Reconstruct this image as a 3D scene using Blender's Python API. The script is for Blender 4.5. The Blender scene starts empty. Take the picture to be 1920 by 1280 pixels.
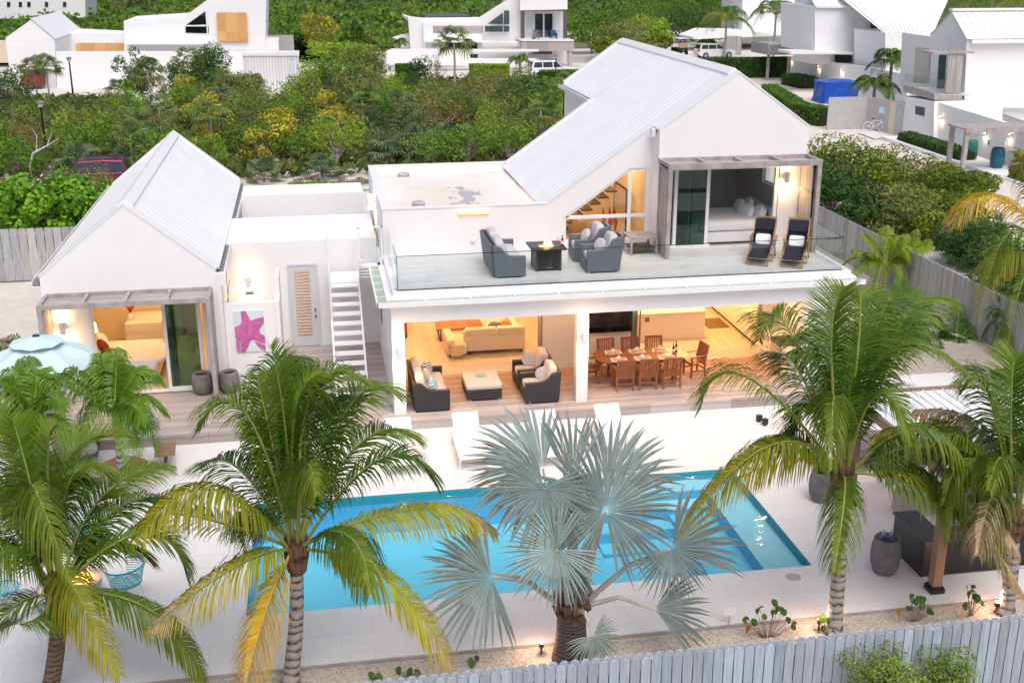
import bpy, bmesh, math, random
import numpy as np
from mathutils import Vector, Matrix, Euler
R = math.radians
scene = bpy.context.scene
COL = scene.collection
rnd = random.Random(7)

# ------------------------------------------------------------------ camera
CAM_H, FPX = 12.0, 2175.0
YAW, PIT = R(9.83), R(18.6)
cam_d = bpy.data.cameras.new('camera')
cam = bpy.data.objects.new('camera', cam_d)
COL.objects.link(cam)
cam.location = (-1.8636, -29.553, CAM_H)
cam.rotation_euler = (R(90) - PIT, 0, -YAW)
cam_d.sensor_width = 36.0
cam_d.lens = FPX / 1920 * 36
cam_d.clip_end = 2000
scene.camera = cam

# ------------------------------------------------------------------ sky, sun, exposure
SUN_EL, SUN_ROT = R(60), R(172)
world = bpy.data.worlds.new('World')
scene.world = world
world.use_nodes = True
wn = world.node_tree
sky = wn.nodes.new('ShaderNodeTexSky')
sky.sky_type = 'NISHITA'
sky.sun_disc = False
sky.sun_elevation = SUN_EL
sky.sun_rotation = SUN_ROT
sky.air_density = 0.6
sky.dust_density = 5.0
sky.ozone_density = 1.0
wn.links.new(sky.outputs[0], wn.nodes['Background'].inputs[0])
wn.nodes['Background'].inputs[1].default_value = 0.15
sun_d = bpy.data.lights.new('sun', 'SUN')
sun_d.energy = 1.1
sun_d.angle = R(60)
sun_d.color = (1.0, 0.985, 0.98)
sun = bpy.data.objects.new('sun', sun_d)
COL.objects.link(sun)
# the sky's sun azimuth (sun_rotation) is measured clockwise from +Y
sd = Vector((math.sin(SUN_ROT) * math.cos(SUN_EL), math.cos(SUN_ROT) * math.cos(SUN_EL), math.sin(SUN_EL)))
sun.rotation_euler = (-sd).to_track_quat('-Z', 'Y').to_euler()
scene.view_settings.view_transform = 'Standard'
scene.view_settings.look = 'None'
scene.view_settings.exposure = 0.25
scene.view_settings.gamma = 1.0
scene.cycles.max_bounces = 8
scene.cycles.transparent_max_bounces = 16
scene.cycles.caustics_reflective = False
scene.cycles.caustics_refractive = False

# ------------------------------------------------------------------ measuring: photo pixel (1920x1280) -> point of the place
cyw, syw, cpt, spt = math.cos(YAW), math.sin(YAW), math.cos(PIT), math.sin(PIT)
FW = Vector((syw * cpt, cyw * cpt, -spt)); RT = Vector((cyw, -syw, 0)); DN = FW.cross(RT)
CP = Vector(cam.location)
def ray(px, py): return RT * ((px - 960) / FPX) + DN * ((py - 640) / FPX) + FW
def hit(px, py, ax, val):
    d = ray(px, py); return CP + d * ((val - CP[ax]) / d[ax])
def G(px, py, z=0.0): return hit(px, py, 2, z)
def OY(px, py, y): return hit(px, py, 1, y)
def OX(px, py, x): return hit(px, py, 0, x)

# ------------------------------------------------------------------ objects and tags
def tag(o, label=None, cat=None, group=None, kind=None):
    if label: o['label'] = label
    if cat: o['category'] = cat
    if group: o['group'] = group
    if kind: o['kind'] = kind
    return o
def thing(name, label, cat, loc=(0, 0, 0), rz=0.0, group=None):
    o = bpy.data.objects.new(name, None); COL.objects.link(o)
    o.empty_display_size = 0.2
    o.location = loc; o.rotation_euler = (0, 0, rz)
    return tag(o, label, cat, group)
def copy_tree(o, parent=None):
    c = o.copy(); COL.objects.link(c); c.parent = parent
    for ch in list(o.children): copy_tree(ch, c)
    return c

class MB:
    """collects shapes, build() links them as one mesh object"""
    def __init__(s): s.v = []; s.f = []; s.mi = []; s.cur = 0; s.pieces = []
    def add(s, vs, fs):
        n = len(s.v); s.v += [tuple(v) for v in vs]; s.pieces.append(([tuple(v) for v in vs], [tuple(f) for f in fs]))
        s.f += [[i + n for i in f] for f in fs]; s.mi += [s.cur] * len(fs); return s
    def box(s, x0, x1, y0, y1, z0, z1):
        return s.add([(x0,y0,z0),(x1,y0,z0),(x1,y1,z0),(x0,y1,z0),(x0,y0,z1),(x1,y0,z1),(x1,y1,z1),(x0,y1,z1)],
                     [(0,3,2,1),(4,5,6,7),(0,1,5,4),(1,2,6,5),(2,3,7,6),(3,0,4,7)])
    def obox(s, c, size, rot=(0, 0, 0)):
        m = Euler(rot).to_matrix(); c = Vector(c); hx, hy, hz = [k / 2 for k in size]
        vs = [c + m @ Vector(p) for p in ((-hx,-hy,-hz),(hx,-hy,-hz),(hx,hy,-hz),(-hx,hy,-hz),(-hx,-hy,hz),(hx,-hy,hz),(hx,hy,hz),(-hx,hy,hz))]
        return s.add(vs, [(0,3,2,1),(4,5,6,7),(0,1,5,4),(1,2,6,5),(2,3,7,6),(3,0,4,7)])
    def bar(s, a, b, w, h):
        a = Vector(a); b = Vector(b); d = b - a; q = d.to_track_quat('X', 'Z')
        return s.obox((a + b) / 2, (d.length, w, h), q.to_euler())
    def prism(s, poly, ax, a, b):
        def p3(p, t): return (t, p[0], p[1]) if ax == 0 else ((p[0], t, p[1]) if ax == 1 else (p[0], p[1], t))
        n = len(poly)
        vs = [p3(p, a) for p in poly] + [p3(p, b) for p in poly]
        fs = [tuple(range(n)), tuple(range(2 * n - 1, n - 1, -1))] + [(i, (i + 1) % n, n + (i + 1) % n, n + i) for i in range(n)]
        return s.add(vs, fs)
    def tube(s, pts, rad, n=8, cap=True):
        pts = [Vector(p) for p in pts]
        if not isinstance(rad, (list, tuple)): rad = [rad] * len(pts)
        vs = []; fs = []
        for i, p in enumerate(pts):
            d = (pts[min(i + 1, len(pts) - 1)] - pts[max(i - 1, 0)])
            if d.length < 1e-6: d = Vector((0, 0, 1))
            d.normalize()
            u = d.cross(Vector((0, 0, 1)))
            if u.length < 0.05: u = d.cross(Vector((1, 0, 0)))
            u.normalize(); w = d.cross(u)
            for k in range(n):
                a = 2 * math.pi * k / n
                vs.append(p + (u * math.cos(a) + w * math.sin(a)) * rad[i])
        for i in range(len(pts) - 1):
            for k in range(n):
                fs.append((i * n + k, i * n + (k + 1) % n, (i + 1) * n + (k + 1) % n, (i + 1) * n + k))
        if cap:
            fs.append(tuple(range(n - 1, -1, -1))); fs.append(tuple((len(pts) - 1) * n + k for k in range(n)))
        return s.add(vs, fs)
    def lathe(s, prof, c=(0, 0, 0), n=20):
        vs = []; fs = []
        for r, z in prof:
            for k in range(n):
                a = 2 * math.pi * k / n; vs.append((c[0] + r * math.cos(a), c[1] + r * math.sin(a), c[2] + z))
        for i in range(len(prof) - 1):
            for k in range(n):
                fs.append((i * n + k, i * n + (k + 1) % n, (i + 1) * n + (k + 1) % n, (i + 1) * n + k))
        return s.add(vs, fs)
    def pad(s, c, size, rot=(0, 0, 0), e=0.35, pinch=0.0, n=10, q=0.3):
        """soft cushion: a superellipsoid, corners pinched for pillows"""
        m = Euler(rot).to_matrix(); c = Vector(c); vs = []; fs = []
        def sp(v, p): return math.copysign(abs(v) ** p, v)
        nu, nv = 2 * n, n
        for i in range(nv + 1):
            ph = -math.pi / 2 + math.pi * i / nv
            for k in range(nu):
                th = 2 * math.pi * k / nu + math.pi / nu
                x = sp(math.cos(ph), q) * sp(math.cos(th), e); y = sp(math.cos(ph), q) * sp(math.sin(th), e); z = sp(math.sin(ph), q + .1)
                if pinch: z *= 1 - pinch * (max(abs(x), abs(y)) ** 3); x *= 1 - 0.10 * (1 - abs(y)) * pinch; y *= 1 - 0.10 * (1 - abs(x)) * pinch
                vs.append(c + m @ Vector((x * size[0] / 2, y * size[1] / 2, z * size[2] / 2)))
        for i in range(nv):
            for k in range(nu):
                fs.append((i * nu + k, i * nu + (k + 1) % nu, (i + 1) * nu + (k + 1) % nu, (i + 1) * nu + k))
        return s.add(vs, fs)
    def build(s, name, mats, parent=None, smooth=False, bevel=0.0, fix=True):
        me = bpy.data.meshes.new(name)
        me.from_pydata(s.v, [], s.f)
        if not isinstance(mats, (list, tuple)): mats = [mats]
        for m in mats: me.materials.append(m)
        if len(mats) > 1: me.polygons.foreach_set('material_index', s.mi)
        if fix:
            bm = bmesh.new(); bm.from_mesh(me); bmesh.ops.recalc_face_normals(bm, faces=bm.faces); bm.to_mesh(me); bm.free()
        if smooth: me.polygons.foreach_set('use_smooth', [True] * len(me.polygons))
        me.update()
        o = bpy.data.objects.new(name, me); COL.objects.link(o)
        if parent: o.parent = parent
        if bevel:
            b = o.modifiers.new('bevel', 'BEVEL'); b.width = bevel; b.segments = 2; b.limit_method = 'ANGLE'
            b.use_clamp_overlap = True
        return o

def build_each(b, name, mats, parent=None, **k):
    out = []
    for vs, fs in b.pieces:
        q = MB(); q.add(vs, fs); out.append(q.build(name, mats, parent, **k))
    return out
# ------------------------------------------------------------------ materials
M = {}
def nmat(name):
    m = bpy.data.materials.new(name); m.use_nodes = True; M[name] = m
    return m, m.node_tree, m.node_tree.nodes['Principled BSDF']
def ND(nt, t, **kw):
    n = nt.nodes.new('ShaderNode' + t)
    for k, v in kw.items():
        if k.startswith('i_'):
            key = k[2:]; key = int(key) if key.isdigit() else key.replace('_', ' ')
            n.inputs[key].default_value = v
        else: setattr(n, k, v)
    return n
def ramp(nt, src, stops):
    r = nt.nodes.new('ShaderNodeValToRGB'); e = r.color_ramp.elements
    while len(e) < len(stops): e.new(0.5)
    for i, (p, c) in enumerate(stops): e[i].position = p; e[i].color = (*c, 1) if len(c) == 3 else c
    nt.links.new(src, r.inputs[0]); return r.outputs[0]
def math_n(nt, op, a, b=None):
    n = nt.nodes.new('ShaderNodeMath'); n.operation = op
    for i, v in enumerate((a, b)):
        if v is None: continue
        if hasattr(v, 'links') or hasattr(v, 'is_output'): nt.links.new(v, n.inputs[i])
        else: n.inputs[i].default_value = v
    return n.outputs[0]
def mixc(nt, fac, a, b, mode='MIX'):
    n = nt.nodes.new('ShaderNodeMix'); n.data_type = 'RGBA'; n.blend_type = mode
    for key, v in ((0, fac), (6, a), (7, b)):
        if hasattr(v, 'is_output'): nt.links.new(v, n.inputs[key])
        elif key == 0: n.inputs[0].default_value = v
        else: n.inputs[key].default_value = (*v, 1)
    return n.outputs[2]
def coords(nt, kind='Object'):
    t = nt.nodes.new('ShaderNodeTexCoord'); return t.outputs[kind]
def noise(nt, vec, scale, detail=4, rough=0.6, out=0):
    n = ND(nt, 'TexNoise'); n.inputs['Scale'].default_value = scale; n.inputs['Detail'].default_value = detail; n.inputs['Roughness'].default_value = rough
    nt.links.new(vec, n.inputs['Vector']); return n.outputs[out]
def bump(nt, b, h, strength=0.3, dist=0.01):
    n = ND(nt, 'Bump'); n.inputs['Strength'].default_value = strength; n.inputs['Distance'].default_value = dist
    nt.links.new(h, n.inputs['Height']); nt.links.new(n.outputs[0], b.inputs['Normal'])
def simple(name, col, rough=0.6, var=0.12, sc=6.0, bmp=0.0, bsc=60.0, metal=0.0, spec=None, col2=None):
    m, nt, b = nmat(name); v = coords(nt)
    c2 = col2 or tuple(max(0, c * (1 - var)) for c in col)
    f = noise(nt, v, sc, 5)
    nt.links.new(ramp(nt, f, [(0.35, c2), (0.65, col)]), b.inputs['Base Color'])
    b.inputs['Roughness'].default_value = rough; b.inputs['Metallic'].default_value = metal
    if spec is not None: b.inputs['Specular IOR Level'].default_value = spec
    if bmp: bump(nt, b, noise(nt, v, bsc, 3), bmp)
    return m
def scale_vec(nt, v, s, rot=(0, 0, 0)):
    mp = ND(nt, 'Mapping'); mp.inputs['Scale'].default_value = s; mp.inputs['Rotation'].default_value = rot
    nt.links.new(v, mp.inputs['Vector']); return mp.outputs[0]
def boards(name, c1, c2, width, axis='Y', gap=0.06, grain='X', rough=0.7, length=2.4, groove=0.3, worldco=False, c3=None):
    """planks: axis = across the boards, grain = along them"""
    m, nt, b = nmat(name)
    v = coords(nt)
    sp = ND(nt, 'SeparateXYZ'); nt.links.new(v, sp.inputs[0])
    q = math_n(nt, 'DIVIDE', sp.outputs[axis], width); fl = math_n(nt, 'FLOOR', q); fr = math_n(nt, 'FRACT', q)
    wn_ = ND(nt, 'TexWhiteNoise'); wn_.noise_dimensions = '1D'; nt.links.new(fl, wn_.inputs['W'])
    al = math_n(nt, 'DIVIDE', sp.outputs[grain], length)
    al = math_n(nt, 'ADD', al, math_n(nt, 'MULTIPLY', wn_.outputs[0], 7.0)); seg = math_n(nt, 'FLOOR', al); afr = math_n(nt, 'FRACT', al)
    cb = ND(nt, 'CombineXYZ'); nt.links.new(fl, cb.inputs[0]); nt.links.new(seg, cb.inputs[1])
    w2 = ND(nt, 'TexWhiteNoise'); w2.noise_dimensions = '3D'; nt.links.new(cb.outputs[0], w2.inputs['Vector'])
    s = {'X': (1, 1, 1), 'Y': (1, 1, 1), 'Z': (1, 1, 1)}
    st = [12.0, 12.0, 12.0]; st['XYZ'.index(grain)] = 0.9
    g = noise(nt, scale_vec(nt, v, tuple(st)), 2.2, 6, 0.7)
    f = math_n(nt, 'ADD', math_n(nt, 'MULTIPLY', w2.outputs[0], 0.55), math_n(nt, 'MULTIPLY', g, 0.6))
    stops = [(0.2, c1), (0.85, c2)] if c3 is None else [(0.15, c1), (0.5, c2), (0.9, c3)]
    colr = ramp(nt, f, stops)
    ed = math_n(nt, 'ADD', math_n(nt, 'LESS_THAN', fr, gap), math_n(nt, 'LESS_THAN', afr, 0.004))
    ed = math_n(nt, 'MINIMUM', ed, 1.0)
    dark = tuple(c * groove for c in c1)
    nt.links.new(mixc(nt, ed, colr, dark), b.inputs['Base Color'])
    b.inputs['Roughness'].default_value = rough
    bump(nt, b, math_n(nt, 'SUBTRACT', g, math_n(nt, 'MULTIPLY', ed, 2.0)), 0.35, 0.006)
    return m
def tiles(name, c1, c2, sx, sy, joint, rough=0.55, jw=0.012, off=0.5, axes='XY'):
    m, nt, b = nmat(name); v = coords(nt)
    sp = ND(nt, 'SeparateXYZ'); nt.links.new(v, sp.inputs[0]); cb = ND(nt, 'CombineXYZ')
    nt.links.new(sp.outputs[axes[0]], cb.inputs[0]); nt.links.new(sp.outputs[axes[1]], cb.inputs[1])
    br = ND(nt, 'TexBrick'); nt.links.new(cb.outputs[0], br.inputs['Vector'])
    br.offset = off
    br.inputs['Scale'].default_value = 1.0; br.inputs['Brick Width'].default_value = sx; br.inputs['Row Height'].default_value = sy
    br.inputs['Mortar Size'].default_value = jw; br.inputs['Mortar Smooth'].default_value = 0.3
    br.inputs['Color1'].default_value = (*c1, 1); br.inputs['Color2'].default_value = (*c2, 1); br.inputs['Mortar'].default_value = (*joint, 1)
    f = noise(nt, v, 1.3, 6, 0.65)
    cc = mixc(nt, 0.5, br.outputs[0], ramp(nt, f, [(0.3, tuple(k * 0.9 for k in c1)), (0.7, c2)]))
    f2 = noise(nt, v, 14, 4, 0.7)
    nt.links.new(mixc(nt, 0.25, cc, ramp(nt, f2, [(0.35, tuple(k * 0.86 for k in c1)), (0.6, c2)])), b.inputs['Base Color'])
    b.inputs['Roughness'].default_value = rough
    bump(nt, b, f2, 0.08, 0.005)
    return m
def emis(name, col, strength):
    m, nt, b = nmat(name)
    b.inputs['Base Color'].default_value = (*col, 1); b.inputs['Emission Color'].default_value = (*col, 1); b.inputs['Emission Strength'].default_value = strength
    return m
def glass(name, tint, refl=1.0, rough=0.0):
    m, nt, b = nmat(name); nt.nodes.remove(b)
    out = nt.nodes['Material Output']
    tr = ND(nt, 'BsdfTransparent'); tr.inputs[0].default_value = (*tint, 1)
    gl = ND(nt, 'BsdfGlossy'); gl.inputs['Roughness'].default_value = rough; gl.inputs[0].default_value = (0.9, 0.95, 0.95, 1)
    lw = ND(nt, 'LayerWeight'); lw.inputs[0].default_value = 0.5
    f = math_n(nt, 'ADD', math_n(nt, 'MULTIPLY', math_n(nt, 'POWER', lw.outputs['Facing'], 4.0), 0.6), 0.04)
    mx = ND(nt, 'MixShader'); nt.links.new(math_n(nt, 'MULTIPLY', f, refl), mx.inputs[0])
    nt.links.new(tr.outputs[0], mx.inputs[1]); nt.links.new(gl.outputs[0], mx.inputs[2]); nt.links.new(mx.outputs[0], out.inputs[0])
    return m

def make_mats():
    m, nt, b = nmat('white_wall'); v = coords(nt)
    big = noise(nt, v, 0.5, 5, 0.6); st = noise(nt, scale_vec(nt, v, (3, 3, 0.35)), 1.5, 5, 0.65)
    c = mixc(nt, 0.5, ramp(nt, big, [(0.3, (0.77, 0.775, 0.78)), (0.7, (0.83, 0.83, 0.83))]), ramp(nt, st, [(0.3, (0.80, 0.80, 0.80)), (0.6, (0.83, 0.83, 0.83))]))
    nt.links.new(c, b.inputs['Base Color']); b.inputs['Roughness'].default_value = 0.75
    bump(nt, b, noise(nt, v, 45, 4), 0.12, 0.006)
    simple('white_paint', (0.83, 0.83, 0.83), 0.4, 0.04, 3)
    simple('roof_metal', (0.86, 0.87, 0.87), 0.35, 0.05, 0.8, spec=0.5)
    # flat roof with worn membrane patch and water marks
    m, nt, b = nmat('flat_roof'); v = coords(nt)
    base = ramp(nt, noise(nt, v, 0.7, 6, 0.6), [(0.3, (0.70, 0.67, 0.61)), (0.7, (0.80, 0.79, 0.77))])
    sp = ND(nt, 'SeparateXYZ'); nt.links.new(v, sp.inputs[0])
    def blob(cx, cy, rx, ry):
        dx = math_n(nt, 'DIVIDE', math_n(nt, 'SUBTRACT', sp.outputs[0], cx), rx); dy = math_n(nt, 'DIVIDE', math_n(nt, 'SUBTRACT', sp.outputs[1], cy), ry)
        return math_n(nt, 'SUBTRACT', 1.0, math_n(nt, 'ADD', math_n(nt, 'MULTIPLY', dx, dx), math_n(nt, 'MULTIPLY', dy, dy)))
    bl = math_n(nt, 'MAXIMUM', blob(2.75, 6.2, 0.75, 2.4), 0.0)
    nz = noise(nt, scale_vec(nt, v, (1.0, 0.6, 1)), 1.6, 6, 0.7)
    msk = math_n(nt, 'GREATER_THAN', math_n(nt, 'ADD', math_n(nt, 'MULTIPLY', bl, 0.17), nz), 0.61)
    msk = math_n(nt, 'MULTIPLY', msk, math_n(nt, 'GREATER_THAN', bl, 0.02))
    rust = math_n(nt, 'MULTIPLY', math_n(nt, 'MAXIMUM', blob(2.3, 6.4, 1.6, 3.6), 0.0), 0.55)
    c = mixc(nt, rust, base, (0.68, 0.60, 0.47)); c = mixc(nt, msk, c, (0.40, 0.41, 0.43))
    nt.links.new(c, b.inputs['Base Color']); b.inputs['Roughness'].default_value = 0.7
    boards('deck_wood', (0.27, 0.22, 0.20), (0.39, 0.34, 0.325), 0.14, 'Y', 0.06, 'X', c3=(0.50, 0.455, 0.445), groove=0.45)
    # deck boards under the porch roof turn browner towards the doors
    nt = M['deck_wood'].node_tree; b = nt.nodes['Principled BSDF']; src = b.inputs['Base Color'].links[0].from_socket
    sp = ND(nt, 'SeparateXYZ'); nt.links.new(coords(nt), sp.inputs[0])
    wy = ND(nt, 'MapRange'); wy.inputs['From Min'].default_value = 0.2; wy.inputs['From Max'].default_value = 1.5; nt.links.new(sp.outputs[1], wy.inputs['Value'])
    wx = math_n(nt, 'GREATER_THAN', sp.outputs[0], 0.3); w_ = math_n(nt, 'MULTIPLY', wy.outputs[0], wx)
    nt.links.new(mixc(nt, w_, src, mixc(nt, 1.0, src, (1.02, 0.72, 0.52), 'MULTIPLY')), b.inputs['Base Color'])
    boards('inner_floor', (0.58, 0.48, 0.37), (0.68, 0.58, 0.46), 0.2, 'X', 0.02, 'Y', 0.45, groove=0.7)
    boards('terrace_tile', (0.55, 0.565, 0.555), (0.68, 0.69, 0.68), 0.2, 'Y', 0.02, 'X', 0.45, length=1.2, groove=0.7)
    tiles('patio_stone', (0.74, 0.735, 0.72), (0.81, 0.81, 0.80), 1.2, 0.6, (0.50, 0.49, 0.47), jw=0.008)
    tiles('entry_tile', (0.50, 0.46, 0.42), (0.56, 0.52, 0.48), 0.6, 0.6, (0.36, 0.33, 0.30), jw=0.006, off=0.0)
    for nm, g, ax in (('grey_wood', 'X', 'Y'), ('grey_wood_v', 'Z', 'X'), ('grey_wood_y', 'Z', 'Y')):
        boards(nm, (0.24, 0.22, 0.21), (0.40, 0.37, 0.35), 0.09, ax, 0.08, g, 0.8, c3=(0.50, 0.47, 0.45), groove=0.4)
    simple('beam_wood', (0.44, 0.40, 0.385), 0.8, 0.35, 3.0, 0.3, 40)
    m = boards('fence_wood', (0.26, 0.26, 0.26), (0.38, 0.38, 0.375), 50, 'X', 0, 'Z', 0.85, length=30, c3=(0.47, 0.47, 0.465))
    m = boards('fence_light', (0.27, 0.325, 0.40), (0.38, 0.445, 0.53), 50, 'X', 0, 'Z', 0.8, length=30, c3=(0.47, 0.535, 0.61))
    boards('teak', (0.16, 0.045, 0.018), (0.30, 0.10, 0.04), 30, 'X', 0, 'Y', 0.4, length=30)
    boards('brown_post', (0.20, 0.12, 0.08), (0.30, 0.19, 0.13), 30, 'X', 0, 'Z', 0.6, length=30)
    boards('table_wood', (0.30, 0.13, 0.06), (0.42, 0.20, 0.10), 0.09, 'X', 0.06, 'Y', 0.5, length=30)
    simple('orange_wood', (0.62, 0.33, 0.11), 0.5, 0.2, 3.0)
    # plywood sheets
    boards('plywood', (0.52, 0.26, 0.09), (0.66, 0.36, 0.13), 1.22, 'X', 0.012, 'Z', 0.7, length=2.4, c3=(0.72, 0.43, 0.18), groove=0.5)
    def gravel(name, cols, sc, bm_=0.6):
        m, nt, b = nmat(name); v = coords(nt)
        vo = ND(nt, 'TexVoronoi'); vo.inputs['Scale'].default_value = sc; nt.links.new(v, vo.inputs['Vector'])
        s2 = ND(nt, 'SeparateXYZ'); nt.links.new(vo.outputs['Color'], s2.inputs[0])
        c = ramp(nt, s2.outputs[0], cols)
        n2 = noise(nt, v, 0.35, 5); c = mixc(nt, 0.35, c, ramp(nt, n2, [(0.3, cols[0][1]), (0.7, cols[-1][1])]))
        nt.links.new(c, b.inputs['Base Color']); b.inputs['Roughness'].default_value = 0.9
        bump(nt, b, vo.outputs['Distance'], bm_, 0.03)
    gravel('gravel', [(0, (0.33, 0.27, 0.20)), (0.45, (0.56, 0.49, 0.40)), (1, (0.70, 0.64, 0.55))], 26)
    gravel('drive_gravel', [(0, (0.56, 0.52, 0.45)), (0.5, (0.68, 0.64, 0.57)), (1, (0.76, 0.72, 0.66))], 14)
    m, nt, b = nmat('sand'); v = coords(nt)
    c = ramp(nt, noise(nt, v, 0.12, 8, 0.7), [(0.3, (0.44, 0.41, 0.35)), (0.45, (0.57, 0.55, 0.50)), (0.62, (0.70, 0.68, 0.64))])
    c = mixc(nt, 0.35, c, ramp(nt, noise(nt, v, 2.5, 6, 0.75), [(0.3, (0.42, 0.38, 0.31)), (0.65, (0.72, 0.70, 0.66))]))
    nt.links.new(c, b.inputs['Base Color']); b.inputs['Roughness'].default_value = 0.95; bump(nt, b, noise(nt, v, 6, 6), 0.4, 0.05)
    simple('soil', (0.20, 0.17, 0.11), 0.95, 0.4, 1.2, 0.5, 8, col2=(0.10, 0.10, 0.05))
    simple('asphalt', (0.30, 0.29, 0.28), 0.9, 0.2, 2.0)
    # pool
    m, nt, b = nmat('pool_tile'); v = coords(nt)
    c = ramp(nt, noise(nt, v, 0.5, 4), [(0.3, (0.18, 0.62, 0.80)), (0.7, (0.23, 0.70, 0.85))])
    nt.links.new(c, b.inputs['Base Color']); b.inputs['Roughness'].default_value = 0.5
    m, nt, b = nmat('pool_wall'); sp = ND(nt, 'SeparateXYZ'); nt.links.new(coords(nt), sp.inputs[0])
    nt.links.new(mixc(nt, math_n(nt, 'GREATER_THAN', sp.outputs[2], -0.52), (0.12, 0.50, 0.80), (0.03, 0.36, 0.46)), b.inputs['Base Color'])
    simple('pool_ledge', (0.45, 0.80, 0.88), 0.5, 0.05, 3)
    m, nt, b = nmat('water'); nt.nodes.remove(b); out = nt.nodes['Material Output']; v = coords(nt)
    tr = ND(nt, 'BsdfTransparent'); tr.inputs[0].default_value = (0.86, 0.98, 1.0, 1)
    gl = ND(nt, 'BsdfGlossy'); gl.inputs['Roughness'].default_value = 0.03
    fr = ND(nt, 'Fresnel'); fr.inputs[0].default_value = 1.2
    bp = ND(nt, 'Bump'); bp.inputs['Strength'].default_value = 0.22; bp.inputs['Distance'].default_value = 0.05
    nt.links.new(noise(nt, v, 1.6, 3, 0.5), bp.inputs['Height']); nt.links.new(bp.outputs[0], gl.inputs['Normal']); nt.links.new(bp.outputs[0], fr.inputs['Normal'])
    mx = ND(nt, 'MixShader'); nt.links.new(fr.outputs[0], mx.inputs[0]); nt.links.new(tr.outputs[0], mx.inputs[1]); nt.links.new(gl.outputs[0], mx.inputs[2]); nt.links.new(mx.outputs[0], out.inputs[0])
    glass('clear_glass', (0.965, 0.985, 0.98), 1.0)
    glass('door_glass', (0.30, 0.50, 0.46), 1.3)
    glass('far_glass', (0.25, 0.35, 0.36), 1.6)
    glass('edge_glass', (0.40, 0.52, 0.52), 1.0)
    # wicker
    def wicker(name, c1, c2):
        m, nt, b = nmat(name); v = coords(nt)
        w = ND(nt, 'TexWave'); w.wave_type = 'BANDS'; w.bands_direction = 'Z'; w.inputs['Scale'].default_value = 14; w.inputs['Distortion'].default_value = 1.5
        nt.links.new(v, w.inputs['Vector'])
        w2 = ND(nt, 'TexWave'); w2.wave_type = 'BANDS'; w2.bands_direction = 'DIAGONAL'; w2.inputs['Scale'].default_value = 12; nt.links.new(v, w2.inputs['Vector'])
        f = math_n(nt, 'MULTIPLY', math_n(nt, 'ADD', w.outputs[1], w2.outputs[1]), 0.5)
        nt.links.new(ramp(nt, f, [(0.2, c1), (0.8, c2)]), b.inputs['Base Color']); b.inputs['Roughness'].default_value = 0.6
        bump(nt, b, f, 0.6, 0.008)
    wicker('wicker_dark', (0.015, 0.015, 0.017), (0.045, 0.045, 0.05))
    wicker('wicker_grey', (0.07, 0.085, 0.10), (0.17, 0.20, 0.225))
    wicker('wicker_brown', (0.20, 0.15, 0.12), (0.34, 0.27, 0.22))
    simple('cush_beige', (0.58, 0.53, 0.48), 0.9, 0.08, 5, 0.2, 90)
    simple('cush_grey', (0.56, 0.55, 0.56), 0.9, 0.08, 5, 0.2, 90)
    simple('cush_slate', (0.30, 0.30, 0.31), 0.9, 0.1, 9, 0.2, 90)
    simple('linen', (0.82, 0.82, 0.84), 0.9, 0.06, 3, 0.15, 20)
    simple('cream_leather', (0.70, 0.62, 0.50), 0.5, 0.06, 3)
    simple('throw', (0.75, 0.62, 0.42), 0.95, 0.15, 20, 0.5, 60)
    simple('yellow_cush', (0.80, 0.50, 0.08), 0.9, 0.1, 5)
    simple('orange_cush', (0.72, 0.22, 0.03), 0.9, 0.1, 5)
    simple('rust', (0.50, 0.075, 0.02), 0.9, 0.15, 6)
    simple('navy', (0.010, 0.013, 0.03), 0.85, 0.2, 8)
    simple('oak', (0.42, 0.23, 0.10), 0.5, 0.3, 8)
    simple('towel', (0.80, 0.81, 0.84), 0.95, 0.04, 8, 0.4, 80)
    simple('black_metal', (0.012, 0.013, 0.016), 0.35, 0.2, 4)
    simple('dark_frame', (0.05, 0.055, 0.06), 0.4, 0.2, 4)
    simple('screen_black', (0.004, 0.004, 0.005), 0.12, 0.0, 4)
    simple('chrome', (0.55, 0.56, 0.58), 0.25, 0.05, 4, metal=0.9)
    simple('steel', (0.45, 0.42, 0.40), 0.3, 0.1, 4, metal=0.8)
    simple('concrete_pot', (0.22, 0.205, 0.20), 0.85, 0.35, 5, 0.4, 30)
    simple('pot_grey', (0.20, 0.20, 0.21), 0.85, 0.35, 5, 0.4, 30)
    simple('stone_light', (0.52, 0.49, 0.46), 0.9, 0.25, 3, 0.4, 12)
    simple('pot_green', (0.03, 0.20, 0.16), 0.4, 0.3, 3)
    simple('pot_teal', (0.01, 0.13, 0.20), 0.35, 0.4, 3)
    simple('turquoise', (0.02, 0.42, 0.50), 0.5, 0.1, 4)
    simple('umbrella_aqua', (0.55, 0.72, 0.73), 0.8, 0.06, 2)
    simple('tarp_blue', (0.01, 0.09, 0.55), 0.35, 0.3, 3, 0.6, 5)
    simple('gutter_green', (0.42, 0.52, 0.42), 0.6, 0.2, 2)
    simple('gutter_dirt', (0.30, 0.30, 0.31), 0.9, 0.5, 12)
    simple('door_paint', (0.62, 0.64, 0.67), 0.5, 0.04, 2)
    simple('cabinet_white', (0.74, 0.72, 0.69), 0.4, 0.03, 2)
    simple('beige_wall', (0.66, 0.56, 0.42), 0.7, 0.04, 1)
    simple('warm_white', (0.76, 0.72, 0.66), 0.75, 0.03, 1)
    simple('dim_wall', (0.30, 0.28, 0.27), 0.8, 0.06, 1)
    boards('shiplap', (0.68, 0.66, 0.65), (0.74, 0.72, 0.71), 0.18, 'Z', 0.05, 'X', 0.8, length=30, groove=0.5)
    boards('clapboard', (0.79, 0.80, 0.81), (0.83, 0.84, 0.85), 0.22, 'Z', 0.04, 'X', 0.6, length=60, groove=0.93)
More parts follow.
